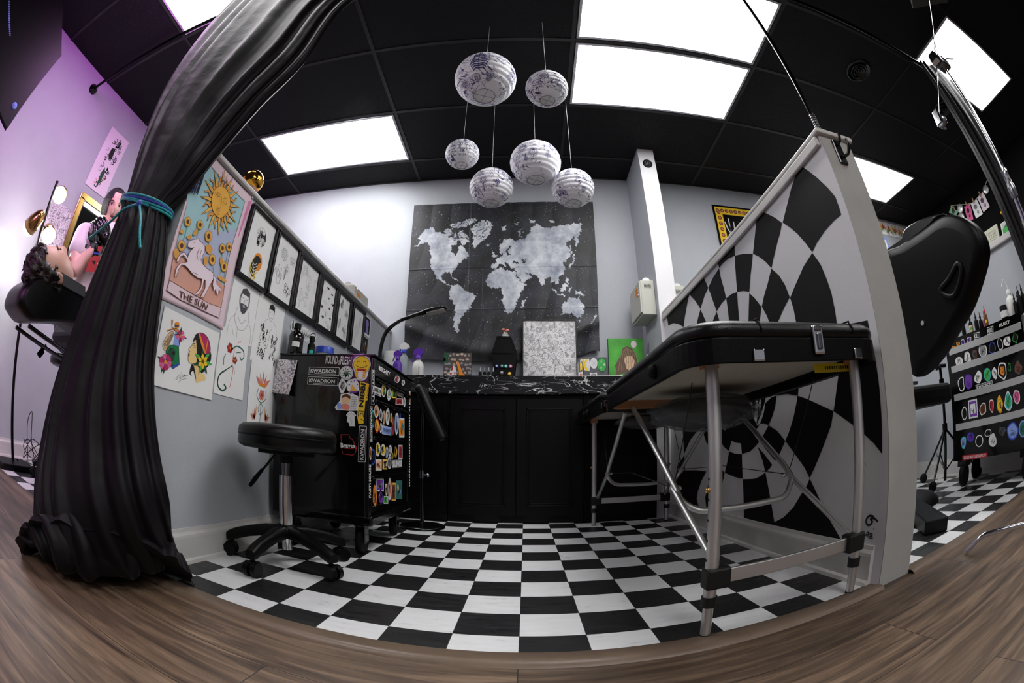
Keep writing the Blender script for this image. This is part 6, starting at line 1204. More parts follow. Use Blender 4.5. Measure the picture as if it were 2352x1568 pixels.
# ================================================================== PAPER LANTERNS
LN = [((1115,182), 63, .150, 'lantern_a', 'largest paper lantern, doodled in purple with a big fern, nearest the ceiling'), ((1256,204), 44, .100, 'lantern_c', 'paper lantern right of the big fern lantern, beside the ceiling light'), ((1062,354), 36, .100, 'lantern_b', 'smallest paper lantern on the left, with a little ghost drawn on it'), ((1230,374), 54, .150, 'lantern_b', 'large paper lantern in the middle of the cluster'), ((1129,431), 47, .125, 'lantern_b', 'lower left paper lantern overlapping the map cloth'), ((1316,432), 46, .125, 'lantern_c', 'lower right paper lantern overlapping the map cloth corner')]
mat('lantern_paper', (.92, .92, .93), .7)
for (px, R_px, R_, m_, lb) in LN:
    k = math.sqrt(max(.1, 1-((math.hypot(px[0]-1176, px[1]-784)/2/FPX)**2))); ang = R_px/FPX/((1+k)/2+.0); d = R_/ang*.98
    c = CAM+ray(*px)*d; t = thing('paper_lantern', lb, 'paper lantern', c, 'paper lanterns hanging from the ceiling')
    prof = []; n = 11
    for i in range(n*6+1):
        th = .36+(PI-.72)*i/(n*6); rid = 1+.034*abs(math.sin(PI*i/6)); prof.append((R_*rid*math.sin(th), -R_*.95*math.cos(th)*1.0))
    b = B(m_).lathe(c, prof, 56, caps=False)
    sh = b.build('paper_shade', t)
    r0 = R_*math.sin(.36); z0 = -R_*.95*math.cos(.36); B('ink_grey').tube([c+(r0*math.cos(a), r0*math.sin(a), z0) for a in [i*PI/16 for i in range(33)]], .0012, 6).build('bottom_ring', t)
    B('lantern_paper').lathe(c+(0, 0, z0+.003), [(r0, 0), (r0*.5, .001), (0, .001)], 32, caps=False).build('bottom_disc', t)
    b = B('ink_grey'); [b.tube([c+(r0*math.cos(a), r0*math.sin(a), z0-.0005), c+(-r0*math.cos(a), -r0*math.sin(a), z0-.0005)], .0008, 5) for a in (.4, 2.0)]; b.build('wire_frame', t)
    B('lantern_paper').tube([c+(0, 0, R_*.88), (c[0], c[1], CZ-.005)], .0008, 5).build('string', t)
    mat('c_ink1', '#2b2470', .6); b = B('c_ink1')
    az = math.atan2(CAM[1]-c[1], CAM[0]-c[0])
    def on(u, v):  # u sideways, v up, on the sphere facing the camera
        th = PI/2-v; ph = az-u; return c+np.array((math.sin(th)*math.cos(ph), math.sin(th)*math.sin(ph), math.cos(th)*.95))*R_*1.036
    def ink(P, w_, m__='c_ink1'):
        P = smooth_pts([np.array(p) for p in P], 3); X_ = [on(-p[0], p[1]) for p in P]; ctr_ = X_[len(X_)//2]; n_ = (ctr_-c)/np.linalg.norm(ctr_-c); ribbon(b, X_, w_, n_, m__)
    rn = random.Random(int(px[0]))
    if R_px == 63:
        for j in range(9): v = .25-.09*j*1.0; w_ = .30*(1-abs(j-5)/9); [ink([(-.25, v), (-.25+s*w_*.6, v+.03), (-.25+s*w_, v-.05)], .006) for s in (-1, 1)]
        ink([(-.22, .45), (-.25, .1), (-.25, -.5)], .005)
    if R_px == 36:
        for pl_ in motif('ghost', rn): ink([(.0+(x-.5)*.6, -.05-(y-.5)*.7) for x, y in pl_], .0022, 'ink')
    for _ in range(11 if R_ > .12 else 8):
        kd = KINDS_[rn.randrange(len(KINDS_))]; cx, cy = rn.uniform(-1.1, 1.1), rn.uniform(-.85, .7); s_ = rn.uniform(.25, .5)
        for pl_ in motif(kd, rn): ink([(cx+(x-.5)*s_, cy-(y-.5)*s_) for x, y in pl_], .0016)
    b.build('doodles', t)
# ================================================================== CURTAINS AND THEIR ROD
RZ, RY = 2.572, .11
t = thing('curtain_rod', 'long black curtain rod below the ceiling, ending in a round flange on the left wall', 'curtain rod', (XL, RY, RZ))
B('steel_dark').cyl((XL, RY, RZ), (3.2, RY, RZ), .0125, n=16).build('rod_tube', t); fl_ = B('gloss').lathe((XL, RY, RZ), [(.045, 0), (.045, .005), (.02, .008), (.018, .03), (.014, .032)], 32, 0, (1, 0, 0)).build('flange', t)
for k in range(4): a = PI/4+k*PI/2; B('steel').ball((XL+.006, RY+.032*math.cos(a), RZ+.032*math.sin(a)), .005, nu=8, nv=6).build('screw', fl_)
def drape(name, label, ST, folds, seed, depth):
    """a gathered curtain: closed folded sections between left and right edge points, top to bottom"""
    rn = random.Random(seed); N = 260; rings = []; ph = [rn.uniform(0, 6.28) for _ in range(6)]
    Ls = smooth_pts([np.array(s[0]) for s in ST], 7); Rs = smooth_pts([np.array(s[1]) for s in ST], 7); D = smooth_pts([np.array([s[2], s[3]]) for s in ST], 7); n = len(Ls)
    for i in range(n):
        l, r = Ls[i], Rs[i]; m = (l+r)/2; h = (r-l)/2; hw = np.linalg.norm(h); hx = h/hw; u = i/(n-1)
        tang = Ls[min(i+1, n-1)]+Rs[min(i+1, n-1)]-Ls[max(i-1, 0)]-Rs[max(i-1, 0)]; nn = np.cross(hx, tang); nn /= np.linalg.norm(nn)
        if nn[1] > 0: nn = -nn
        dp, am = D[i]; ring = []
        for j in range(N):
            q = 2*PI*j/N; f = math.sin(folds*q+ph[0]+1.2*math.sin(2*u*3+ph[1]))+.45*math.sin((folds*1.7)*q+ph[2]+u*2)+.5*math.sin(5*q+ph[3]-u*1.5)
            f = (abs(f)**.8)*(1 if f > 0 else -1); k = am*f*.6
            c_, s_ = math.cos(q), math.sin(q); c2 = (abs(c_)**.8)*(1 if c_ > 0 else -1)
            ring.append(m+hx*c2*(hw*(1-0*k))+nn*(s_*dp+k*(.35+.65*abs(s_)))+hx*(k*.6*c_))
        for p in ring: p[2] = max(p[2], .004)
        rings.append(ring)
    b = B('curtain'); loft(b, rings); return b
def cst(pl, pr, yl, yr, d, a): return (at(('y', yl), pl), at(('y', yr), pr), d, a)
ST = [((-1.66, RY, RZ+.0), (-.34, RY, RZ+.0), .03, .022), cst((545,0),(810,0), .10, .10, .05, .026), cst((480,70),(700,140), .085, .09, .06, .026), cst((420,150),(600,240), .06, .07, .065, .022), cst((373,230),(520,330), .035, .05, .07, .018), cst((340,310),(468,390), .01, .02, .07, .014), cst((314,390),(425,440), -.02, 0, .065, .010), cst((293,468),(382,484), -.05, -.03, .06, .007),
 cst((268,545),(378,540), -.07, -.03, .075, .010), cst((232,640),(368,640), -.09, -.03, .09, .012), cst((195,740),(354,740), -.11, -.03, .10, .013), cst((162,840),(345,840), -.13, -.03, .11, .014), cst((132,950),(347,930), -.16, -.03, .12, .015), cst((108,1060),(360,1040), -.20, -.02, .13, .016), cst((92,1170),(385,1160), -.25, 0, .15, .017)]
hem = [(at(('z', .06), (66,1240)), at(('z', .07), (402,1262)), .18, .020), (at(('z', .006), (48,1270)), at(('z', .006), (447,1345)), .205, .014)]
t = thing('curtain', 'tall black satin curtain tied back at the end of the left half wall', 'curtain', (-1.06, -.1, 0)); drape('c', '', ST+hem, 17, 5, .1).build('curtain_cloth', t)
mat('rope_teal', '#1fa6a8', .45, bump=.6, bscale=300); mat('rope_blue', '#3a45b0', .45, bump=.6, bscale=300)
tb = thing('tieback_cord', 'teal and blue braided cord tied around the black curtain', 'cord', at(('y', -.09), (335, 475)))
l, r = at(('y', -.05), (289, 466)), at(('y', -.03), (386, 486)); m_ = (l+r)/2; hx = (r-l)/2
for k in range(4):
    P = [m_+hx*1.03*math.cos(q)+np.array((0, -1., 0))*math.sin(q)*.072+np.array((0, 0, -.007*k+.010+.003*math.sin(q*2+k))) for q in [2*PI*i/36 for i in range(37)]]
    B('rope_teal' if k != 1 else 'rope_blue').tube(P, .0042, 8).build('coil', tb)
kn = at(('y', -.128), (320, 468)); B('rope_blue').ball(kn, (.012, .01, .012)).build('knot', tb)
B('rope_teal').tube(smooth_pts([kn, at(('y', -.14), (323, 500)), at(('y', -.15), (321, 535)), at(('y', -.15), (322, 570))], 5), .0042, 8).build('cord_tail', tb)
B('rope_teal').tube(smooth_pts([kn, at(('y', -.13), (285, 480)), at(('y', -.13), (250, 512)), at(('y', -.12), (205, 548))], 5), .0045, 8).build('cord_tail', tb)
ST = [((2.64, .09, RZ), (3.15, .09, RZ), .03, .02), ((2.66, .08, 2.2), (3.1, .08, 2.2), .05, .022), ((2.68, .06, 1.6), (3.05, .05, 1.6), .06, .022), ((2.72, .05, 1.2), (3.02, .05, 1.2), .06, .02), ((2.72, -.02, .6), (3.02, -.02, .6), .07, .02), ((2.70, -.08, .01), (3.05, -.08, .01), .09, .024)]
t = thing('curtain', 'straight black curtain hanging behind the chrome stand at the right edge', 'curtain', (2.87, 0, 0)); drape('c', '', ST, 12, 9, .1).build('curtain_cloth', t)
# ================================================================== LEFT BOOTH
LW = ('x', -3.085); LA = (0, 380, 4.126)
def pq(pl, pts): return Q([at(pl, p) for p in pts])
def xq(x, y0, y1, z0, z1): return Q([np.array((x, y, z)) for y, z in ((y0, z1), (y1, z1), (y1, z0), (y0, z0))])
q = xq(-3.084, .50, .752, 1.937, 2.462); t = thing('poster', 'tall narrow poster of black figures with a green leaf on the lilac wall', 'poster', q.p(.5, 1)); b = B('paper_pink'); slab(b, q, .001, 'paper_pink'); b.build('poster_sheet', t); b = B('ink'); rn = random.Random(6)
for k in range(46):
    v = rn.random(); x = .5+.28*rn.uniform(-1, 1)*(1-.25*v); y = .08+.8*v; s = rn.uniform(.05, .12); qline(b, q, [(x, y), (x+s, y+s*.2), (x+s*.6, y+s*.6), (x-s*.2, y+s*.5)], rn.uniform(.003, .012), ('ink', 'ink', 'c_grey', 'c_dgrey')[k % 4] if v < .55 else ('c_grey', 'c_coral', 'ink', 'c_gd')[k % 4], .001, 4)
qpoly(b, q, [(.5,.6),(.6,.68),(.55,.85),(.46,.92),(.44,.7)], 'c_gd', .002); qpoly(b, q, [(.42,.28),(.58,.25),(.62,.42),(.5,.46),(.4,.4)], 'ink', .002); b.build('printed_picture', t)
q = xq(-3.084, .25, .505, 1.24, 1.70); t = thing('poster', 'pale poster covered in fine line drawing behind the floor lamp', 'poster', q.p(.5, 1)); b = B('doodle_pale'); slab(b, q, .001, 'doodle_pale'); b.build('poster_sheet', t); b = B('ink')
for kd, x, y, s in (('moth', .7, .2, .16), ('face', .3, .3, .3), ('moth', .75, .75, .2), ('snake', .5, .5, .4)): draw(b, q, kd, x, y, s, .2, 'c_grey', .002)
b.build('drawing', t)
q = xq(-3.06, .512, .88, 1.22, 1.862); t = thing('wall_mirror', 'gold framed mirror leaning on the left wall behind the tattooist', 'mirror', q.p(.5, 1)); b = B('brass')
for s_ in ((0, 0, 1, .06), (0, .94, 1, 1), (0, .06, .10, .94), (.90, .06, 1, .94)): slab(b, q.sub(*s_), .022, 'brass')
b.build('mirror_frame', t, bevel=.004); mat('mirror', (.9, .9, .9), .02, 1.0); b = B('mirror'); slab(b, q.sub(.09, .05, .91, .95, -.006), .006, 'mirror'); b.build('mirror_glass', t); b = B('label_black'); [slab(b, q.sub(*s_, -.001), .004, 'label_black') for s_ in ((.10, .06, .9, .075), (.10, .075, .13, .94), (.87, .075, .9, .94))]; b.build('inner_moulding', t)
# floor lamp
LX0 = -2.74; lp = lambda x, y: at(('x', LX0), crop(*LA, [(x, y)])[0])
bx, by = -2.705, .20; t = thing('floor_lamp', 'black floor lamp with three brass cone shades in the left booth', 'floor lamp', (bx, by, 0))
B('matt_black').box(bx-.13, bx+.13, by-.13, by+.13, 0, .035).build('base', t, bevel=.006); top = lp(545, 150); B('matt_black').tube([(bx, by, .03), (bx-.02, by-.035, .9), top], .011, 12).build('pole', t)
def shade(c, d, r=.055, ln=.14, lit=True, br=None):
    d = np.array(d, float); d /= np.linalg.norm(d); s_ = B('brass').lathe(c, [(r, 0), (r*.97, -ln*.35), (r*.75, -ln*.75), (r*.35, -ln*.98), (.0, -ln)], 32, 0, d, caps=False).build('shade', t, solid=.002)
    if lit: B('bulb').ball(c+d*(-.002), (r*.93, r*.93, r*.93), nu=28, nv=16).build('bulb', s_)
    if br is not None: B('matt_black').tube([c-d*ln*.7, br], .006, 8).build('shade_arm', s_)
    return s_
def cam_dir(c): v = CAM-c; return v/np.linalg.norm(v)
c = lp(565, 280); shade(c, cam_dir(c)+np.array((0, -.1, -.25)), br=lp(500, 260)); c = lp(460, 665); shade(c, cam_dir(c)+np.array((0, .2, -.35)), br=lp(395, 560))
c = lp(275, 590); d_ = np.array((-.75, -.25, -.62)); shade(c+np.array((-.0, 0, 0)), d_, r=.055, ln=.15, lit=True, br=lp(400, 440))
lamp('lamp_bulb_light', 'SPOT', tuple(c+d_*.06), 3.0, (1, .96, .96), .03, aim=tuple(c+d_), spot=1.7)
c = lp(565, 280); lamp('lamp_bulb_light', 'POINT', tuple(c+cam_dir(c)*.09), .9, (1, .97, .97), .04)
# cords
t = thing('power_cord', 'tangle of black power cord on the floor beside the floor lamp', 'cord', (-2.9, .45, 0)); rn = random.Random(3); P = [(-2.75, .25, .04), (-2.85, .38, .02), (-2.95, .42, .25), (-2.93, .45, .32), (-2.9, .44, .15), (-2.95, .5, .02)]
for k in range(14): P.append((-2.93+.07*math.cos(k*1.3), .48+.09*math.sin(k*1.3+.3), .09+.07*math.sin(k*2.1)))
B('rubber').tube(smooth_pts(P, 6), .003, 6).build('cord', t); B('rubber').obox((-2.9, .56, .03), (.02, .035, .015)).build('plug', t, bevel=.004)
# tattoo chair seen from the head end (profile traced on one plane, real width behind it)
XC = -1.66; hp = lambda x, y, xx=XC: at(('x', xx), crop(*LA, [(x, y)])[0])
t = thing('tattoo_chair', 'black reclining tattoo chair holding the client in the left booth', 'tattoo chair', (-1.75, .3, 0))
P = [hp(*p) for p in [(22,1350),(25,1290),(50,1220),(90,1165),(150,1125),(220,1100),(345,1088),(430,1125),(560,1205),(720,1310),(800,1400),(760,1640),(650,1600),(520,1520),(350,1500),(180,1500),(110,1480),(60,1420)]]
b = B('vinyl'); Pm = smooth_pts(P, 3, True); ctr_ = sum(Pm)/len(Pm); rings = []
for dx, k in ((.24, .86), (.228, .95), (.21, .99), (.18, 1.0), (.06, 1.0), (.03, .99), (.012, .95), (0, .86)): rings.append([ctr_+(p-ctr_)*k+np.array((dx, 0, 0)) for p in Pm])
loft(b, rings); b.build('headrest', t)
q = Q([hp(350,1085)+(.245, 0, .004), hp(560,1210)+(.245, 0, .004), hp(560,1210)+(.245, .01, -.03), hp(372,1190)+(.245, 0, -.0)]); B('ink_grey').add([q.p(a, c_, .002) for c_ in (0, 1) for a in (0, 1)], [(0, 1, 3, 2)]).build('paper_cover', t, solid=.001)
a, c_ = hp(130,1530), hp(560,1830)
for dx in (.03, .19): B('steel').tube([a+(dx, 0, 0), c_+(dx, 0, 0)], .008, 8).build('support_rail', t)
B('vinyl_dark').obox(((-1.68), .36, .62), (.24, .30, .055), np.array([[1, 0, 0], [0, .93, .36], [0, -.36, .93]])).build('backrest', t, bevel=.03, seg=3); B('vinyl_dark').box(-1.95, -1.45, .62, 1.15, .50, .60).build('seat', t, bevel=.03, seg=3); B('vinyl_dark').box(-1.93, -1.47, 1.15, 1.75, .46, .54).build('leg_rest', t, bevel=.03, seg=3)
lv = B('steel').tube([hp(420,1700)+(.02, 0, 0), hp(375,1770)+(.02, 0, 0)], .006, 8).build('lever', t); B('rubber').tube([hp(390,1750)+(.02, 0, 0), hp(350,1800)+(.02, 0, 0)], .012, 10).build('lever_grip', lv)
B('plastic').cyl((-1.72, .75, .06), (-1.72, .75, .5), .06, n=24).build('pedestal', t); B('plastic').lathe((-1.72, .75, 0), [(.30, 0), (.30, .02), (.26, .05), (.08, .075)], 40).build('base', t)
# the tattooist's stool: casters show left of the curtain
c = np.array((-2.42, .52, 0)); t = thing('rolling_stool', 'tall black rolling stool under the tattooist, partly hidden behind the black curtain', 'stool', c)
B('vinyl').lathe(c, [(.15, .62), (.175, .63), (.177, .66), (.16, .68), (0, .685)], 36).build('seat', t); B('steel').cyl(c+(0, 0, .1), c+(0, 0, .62), .02, n=18).build('gas_lift', t)
for k in range(5):
    a = math.radians(259+72*k); d = np.array((math.cos(a), math.sin(a), 0)); lg = B('plastic').tube([c+d*.03+(0, 0, .12), c+d*.16+(0, 0, .105), c+d*.26+(0, 0, .075)], [.026, .022, .018], 10).build('leg', t); e = np.array((-d[1], d[0], 0)); B('rubber').lathe(c+d*.25+(0, 0, .03)-e*.018, [(.025, 0), (.03, .004), (.03, .032), (.025, .036)], 20, 0, e).build('caster', lg)
B('vinyl_dark').box(-2.00, -1.95, .22, .40, .56, .62).build('armrest', [o for o in bpy.data.objects if o.name == 'tattoo_chair'][0], bevel=.02, seg=3)
# ---- people
def frame_of(F, C): F = np.array(F, float); F /= np.linalg.norm(F); C = np.array(C, float); C -= F*(C@F); C /= np.linalg.norm(C); return np.cross(F, C), F, C
def head(t, c, F, C, s, skin, hairm, style, lip='c_coral', beard=False):
    """c centre, F where the face looks, C crown direction, s half height; returns head frame"""
    S, F, C = frame_of(F, C); Rm = np.array([S, F, C]).T; c = np.array(c, float)
    g = lambda x, m_, w_: math.exp(-((x-m_)/w_)**2)
    def fn(d):
        x, y, z = d; k = 1.0; fr = max(0, y)
        k *= 1-.10*max(0, -z)*(1-fr); k += fr*.20*g(x, 0, .14)*(g(z, -.14, .16)+.45*g(z, .04, .16)); k += fr*.035*g(z, .24, .09)*g(abs(x), .25, .3)
        k -= fr*.075*g(abs(x), .32, .14)*g(z, .10, .10); k += fr*.055*g(x, 0, .2)*(g(z, -.44, .06)+g(z, -.56, .05)); k += fr*.10*g(x, 0, .22)*g(z, -.82, .13); k += fr*.03*g(abs(x), .42, .16)*g(z, -.15, .18); return k
    r = (s*.70, s*.84, s*1.0); ff = B(skin).ball(c, r, 0, 64, 48, Rm, lambda d: fn(d))
    P = lambda x, y, z: c+S*x*s+F*y*s+C*z*s
    for sx in (-1, 1): ff.ball(P(sx*.70, -.08, -.05), (s*.07, s*.15, s*.22), 0, 14, 10, Rm); ff.ball(P(sx*.72, -.02, -.06), (s*.05, s*.10, s*.15), 0, 12, 8, Rm)
    ff.build('head', t)
    e = B('white')
    for sx in (-1, 1): e.ball(P(sx*.245, .665, .10), s*.105, 'white', 14, 10); e.ball(P(sx*.245+.02, .745, .115), s*.052, 's_brown', 10, 8); e.ball(P(sx*.245+.022, .785, .12), s*.026, 'ink', 8, 6)
    e.build('eyes', t)
    b = B(hairm)
    for sx in (-1, 1): b.tube([P(sx*.12, .80, .24), P(sx*.26, .79, .30), P(sx*.42, .66, .25)], s*.022, 6); b.tube([P(sx*.13, .74, .16), P(sx*.25, .775, .19), P(sx*.38, .68, .14)], s*.010, 5, 'ink')
    b.build('eyebrows', t)
    B(lip).tube([P(-.17, .74, -.47), P(-.06, .86, -.455), P(0, .865, -.465), P(.06, .86, -.455), P(.17, .74, -.47)], [s*.01, s*.035, s*.035, s*.035, s*.01], 8).tube([P(-.15, .74, -.49), P(0, .855, -.53), P(.15, .74, -.49)], [s*.01, s*.038, s*.01], 8).build('lips', t)
    rn = random.Random(7); ph = [rn.uniform(0, 6) for _ in range(9)]
    def hf(d):
        x, y, z = d; curl = .05*math.sin(17*x+ph[0]+5*z)+.05*math.sin(19*y+ph[1]+9*x)+.04*math.sin(23*z+ph[2]+7*y) if style == 'curly' else .006*math.sin(60*x)
        face = (y > .12+.55*max(0, z-.35) and z < .60) if style == 'curly' else (y > .30 and abs(x) < .50-.35*max(0, z-.1) and z < .72)
        side = style == 'curly' and z < -.35; low = z < -.5 and style != 'curly'
        if face: return .80
        if side or low: return .86
        return (1.02+curl*.6+(.05 if z > .2 else 0)) if style == 'curly' else 1.04+curl
    h_ = B(hairm).ball(c-F*s*.03+C*s*.02, (s*.74, s*.86, s*1.0), 0, 90, 60, Rm, hf)
    if style == 'curly':
        for i in range(90):
            th = rn.uniform(0, 2*PI); zz = rn.uniform(-.1, 1); rr_ = math.sqrt(max(0, 1-zz*zz)); d = (rr_*math.cos(th), rr_*math.sin(th), zz)
            if d[1] > .12+.5*max(0, zz-.35) and zz < .62: continue
            p = P(d[0]*.76, d[1]*.90, d[2]*1.06); q_ = rn.uniform(.05, .09)*s; a1, a2 = rn.uniform(0, 6), rn.uniform(.6, 1.2)
            h_.tube([p+(S*math.cos(a1+k*a2)+C*math.sin(a1+k*a2))*q_+F*.02*s*k*rn.uniform(-1, 1) for k in range(6)], [s*.03]*5+[s*.01], 6)
    h_.build('hair', t); 
    return P
def limbs(m, chains, name, t, vox=.006, extra=None, label=None):
    b = B(m)
    for P, R_ in chains:
        Ps = smooth_pts(P, 5); Rs = [float(v[0]) for v in smooth_pts([np.array([r_]) for r_ in R_], 5)]; b.tube(Ps, Rs, 16); b.ball(Ps[0], Rs[0]*.99, 0, 14, 10); b.ball(Ps[-1], Rs[-1]*.99, 0, 14, 10)
    if extra: extra(b)
    o = b.build(name, t, label=label); md = o.modifiers.new('r', 'REMESH'); md.mode = 'VOXEL'; md.voxel_size = vox; md.use_smooth_shade = True
    sm = o.modifiers.new('sm', 'SMOOTH'); sm.factor = .6; sm.iterations = 4; return o
# the client, head on the headrest, looking up at the ceiling and the tattooist
XH = -1.47; cp_ = lambda x, y, xx=XH: at(('x', xx), crop(*LA, [(x, y)])[0])
hc = cp_(475, 1058, -1.50); t = thing('person', 'person lying back in the tattoo chair with curly dark hair, eyes to the ceiling', 'person', (-1.55, .3, .6))
Cc = cp_(250, 960, -1.50)-cp_(690, 1110, -1.50); Ff = cp_(640, 900, -1.50)-cp_(560, 1110, -1.50)
Pc = head(t, hc, Ff+np.array((.0, 0, 0)), Cc, .118, 'skin', 'hair2', 'curly')
nk = Pc(0, -.25, -.75); ch = np.array((-1.55, .22, .735)); pel = np.array((-1.68, .78, .67))
limbs('skin', [([nk+(Pc(0, 0, .3)-Pc(0, 0, 0)), nk, nk+(ch-nk)*.5, ch], [.05, .055, .06, .085]), ([ch, (ch+pel)/2, pel, (-1.70, 1.1, .64), (-1.70, 1.55, .60)], [.10, .11, .12, .10, .08]),
 ([ch+(.02, .03, .02), (-1.44, .26, .80), (-1.40, .30, .84), (-1.40, .42, .80), (-1.45, .55, .78)], [.07, .062, .052, .045, .035]), ([ch+(-.14, .02, .0), (-1.80, .30, .72), (-1.85, .50, .66), (-1.82, .72, .64)], [.06, .052, .045, .035])], 'body', t, .007)
limbs('purple_cloth', [([nk*.55+ch*.45+(0, .0, -.01), ch+(0, -.02, .0), ch+(0, .1, 0), (ch+pel)/2, pel], [.072, .10, .125, .13, .13])], 'shirt', t, .008); limbs('ink', [([pel, (-1.62, 1.1, .64), (-1.62, 1.55, .585), (-1.62, 1.72, .58)], [.125, .10, .075, .06]), ([pel+(-.1, 0, 0), (-1.80, 1.1, .64), (-1.80, 1.55, .585), (-1.80, 1.72, .58)], [.11, .10, .075, .06])], 'trousers', t, .010)
# the tattooist
XA = -2.40; ap = lambda x, y, xx=XA: at(('x', xx), crop(*LA, [(x, y)])[0])
hc = ap(1075, 400); t = thing('person', 'person with centre-parted dark hair, white graphic shirt and black gloves, sitting over the client', 'person', (hc[0], hc[1], 0))
cr_ = ap(1120, 235)-ap(1030, 560); fc = cam_dir(hc)+np.array((0, .12, .10))
Pa = head(t, hc, fc, cr_, .118, 'skin2', 'hair', 'parted', lip='c_brown')
b = B('hair'); b.ball(Pa(0, -.85, .45), (.045, .05, .045), 0, 20, 14); b.build('hair_bun', t)
nk = Pa(0, -.15, -.75); sl = ap(790, 650); sr = sl+np.array((.10, .36, .06)); ms = (sl+sr)/2; pel = np.array((-2.42, .52, .80))
# arm nearest the camera: sleeve, elbow, forearm rising to the gloved hand near the chin
e1 = ap(700, 1000, -2.30); w1 = ap(900, 780, -2.26); h1 = ap(945, 640, -2.25); e2 = sr+np.array((.16, -.02, -.26)); w2 = ap(1010, 700, -2.22)
body = limbs('skin2', [([Pa(0, -.1, -.3), nk, nk*.4+ms*.6, ms], [.045, .05, .055, .09]), ([sl+(0, .03, -.02), (sl+e1)/2+(0, -.01, .01), e1, (e1+w1)/2, w1], [.055, .048, .042, .037, .027]), ([sr, e2, (e2+w2)/2, w2], [.055, .045, .038, .027]), ([ms, (ms+pel)/2, pel], [.10, .10, .13]),
 ([pel+(0, -.08, 0), (-2.10, pel[1]-.10, .72), (-2.14, pel[1]-.10, .14)], [.08, .06, .042]), ([pel+(0, .08, 0), (-2.10, pel[1]+.10, .72), (-2.14, pel[1]+.10, .14)], [.08, .06, .042])], 'body', t, .007)
limbs('shirt', [([sl+(0, .02, .0), ms+(0, 0, .03), sr], [.07, .085, .07]), ([ms+(0, 0, -.03), (ms+pel)/2, pel+(0, 0, .04)], [.13, .125, .14]), ([ms+(0, -.09, -.03), (ms+pel)/2+(0, -.06, 0), pel+(0, -.05, .04)], [.09, .10, .11]), ([ms+(0, .09, -.03), (ms+pel)/2+(0, .06, 0), pel+(0, .05, .04)], [.09, .10, .11]), ([sl+(0, .01, -.0), sl*.52+e1*.48], [.072, .075]), ([sr, sr*.5+e2*.5], [.07, .072])], 't_shirt', t, .008)
limbs('ink', [([pel+(0, -.06, .06), pel+(0, .06, .06)], [.145, .145]), ([pel+(0, -.08, 0), (-2.25, pel[1]-.10, .785)], [.115, .095]), ([(-2.25, pel[1]-.10, .785), (-2.09, pel[1]-.10, .73), (-2.12, pel[1]-.10, .5), (-2.14, pel[1]-.10, .16)], [.095, .08, .065, .055]), ([pel+(0, .08, 0), (-2.25, pel[1]+.10, .785)], [.115, .095]), ([(-2.25, pel[1]+.10, .785), (-2.09, pel[1]+.10, .73), (-2.12, pel[1]+.10, .5), (-2.14, pel[1]+.10, .16)], [.095, .08, .065, .055]), ([(-2.05, pel[1]-.10, .165), (-2.18, pel[1]-.10, .17)], [.04, .045]), ([(-2.05, pel[1]+.10, .165), (-2.18, pel[1]+.10, .17)], [.04, .045])], 'trousers', t, .010)
def glove(w_, palm_end, side, curl, name='glove'):
    """a gloved hand: cuff, palm, four curled fingers of unequal length and a thumb from the side of the palm"""
    w_ = np.array(w_); d = palm_end-w_; L_ = np.linalg.norm(d); d = d/L_; side = np.array(side, float); side -= d*(side@d); side /= np.linalg.norm(side); nn = np.cross(d, side); b = [([w_-d*.05, w_-d*.01, w_+d*.01], [.034, .031, .03])]
    for k in range(4):
        o = side*(k-1.5)*.021; b.append(([w_+o*.5, w_+d*.04+o*.9, w_+d*.085+o], [.017, .017, .013])); ln = (.058, .070, .066, .050)[k]; p0 = w_+d*.088+o; p1 = p0+d*ln*.5+nn*ln*curl*.25; p2 = p1+d*ln*.3+nn*ln*curl*.5; p3 = p2+d*ln*.1+nn*ln*curl*.5; b.append(([p0, p1, p2, p3], [.0105, .0095, .009, .0075]))
    th = [w_+side*-.018+d*.015, w_+side*-.045+d*.045+nn*.012, w_+side*-.056+d*.075+nn*.025]; b.append((th, [.015, .0115, .009])); return limbs('glove', b, name, t, .0035)
glove(w1+(h1-w1)*.0, ap(940, 560, -2.25), (0, .9, -.3), 1.0); glove(w2, ap(950, 480, -2.25), (.3, .8, .5), .8)
# print on the shirt front and the arm tattoo
SA = ('x', ms[0]+.135); b = B('c_red')
def shp(pts, m_, d=0): b.poly([at(('x', ms[0]+.150+d), p) for p in crop(*LA, pts)], m_)
shp([(850,880),(900,850),(960,870),(990,930),(940,1000),(870,1010),(810,1000)], 'c_red'); shp([(870,900),(910,905),(895,940)], 'label_black', .001); shp([(920,920),(950,930),(930,965)], 'label_white', .001)
for x, y, w_, h_, m_ in ((840,640,50,70,'label_black'),(870,730,30,60,'c_dgrey'),(930,760,40,60,'c_red'),(810,740,20,50,'label_black'),(965,800,30,50,'label_black'),(890,820,60,25,'c_royal')): shp([(x,y),(x+w_,y+10),(x+w_-10,y+h_),(x-8,y+h_-12)], m_)
b.build('shirt_print', t)
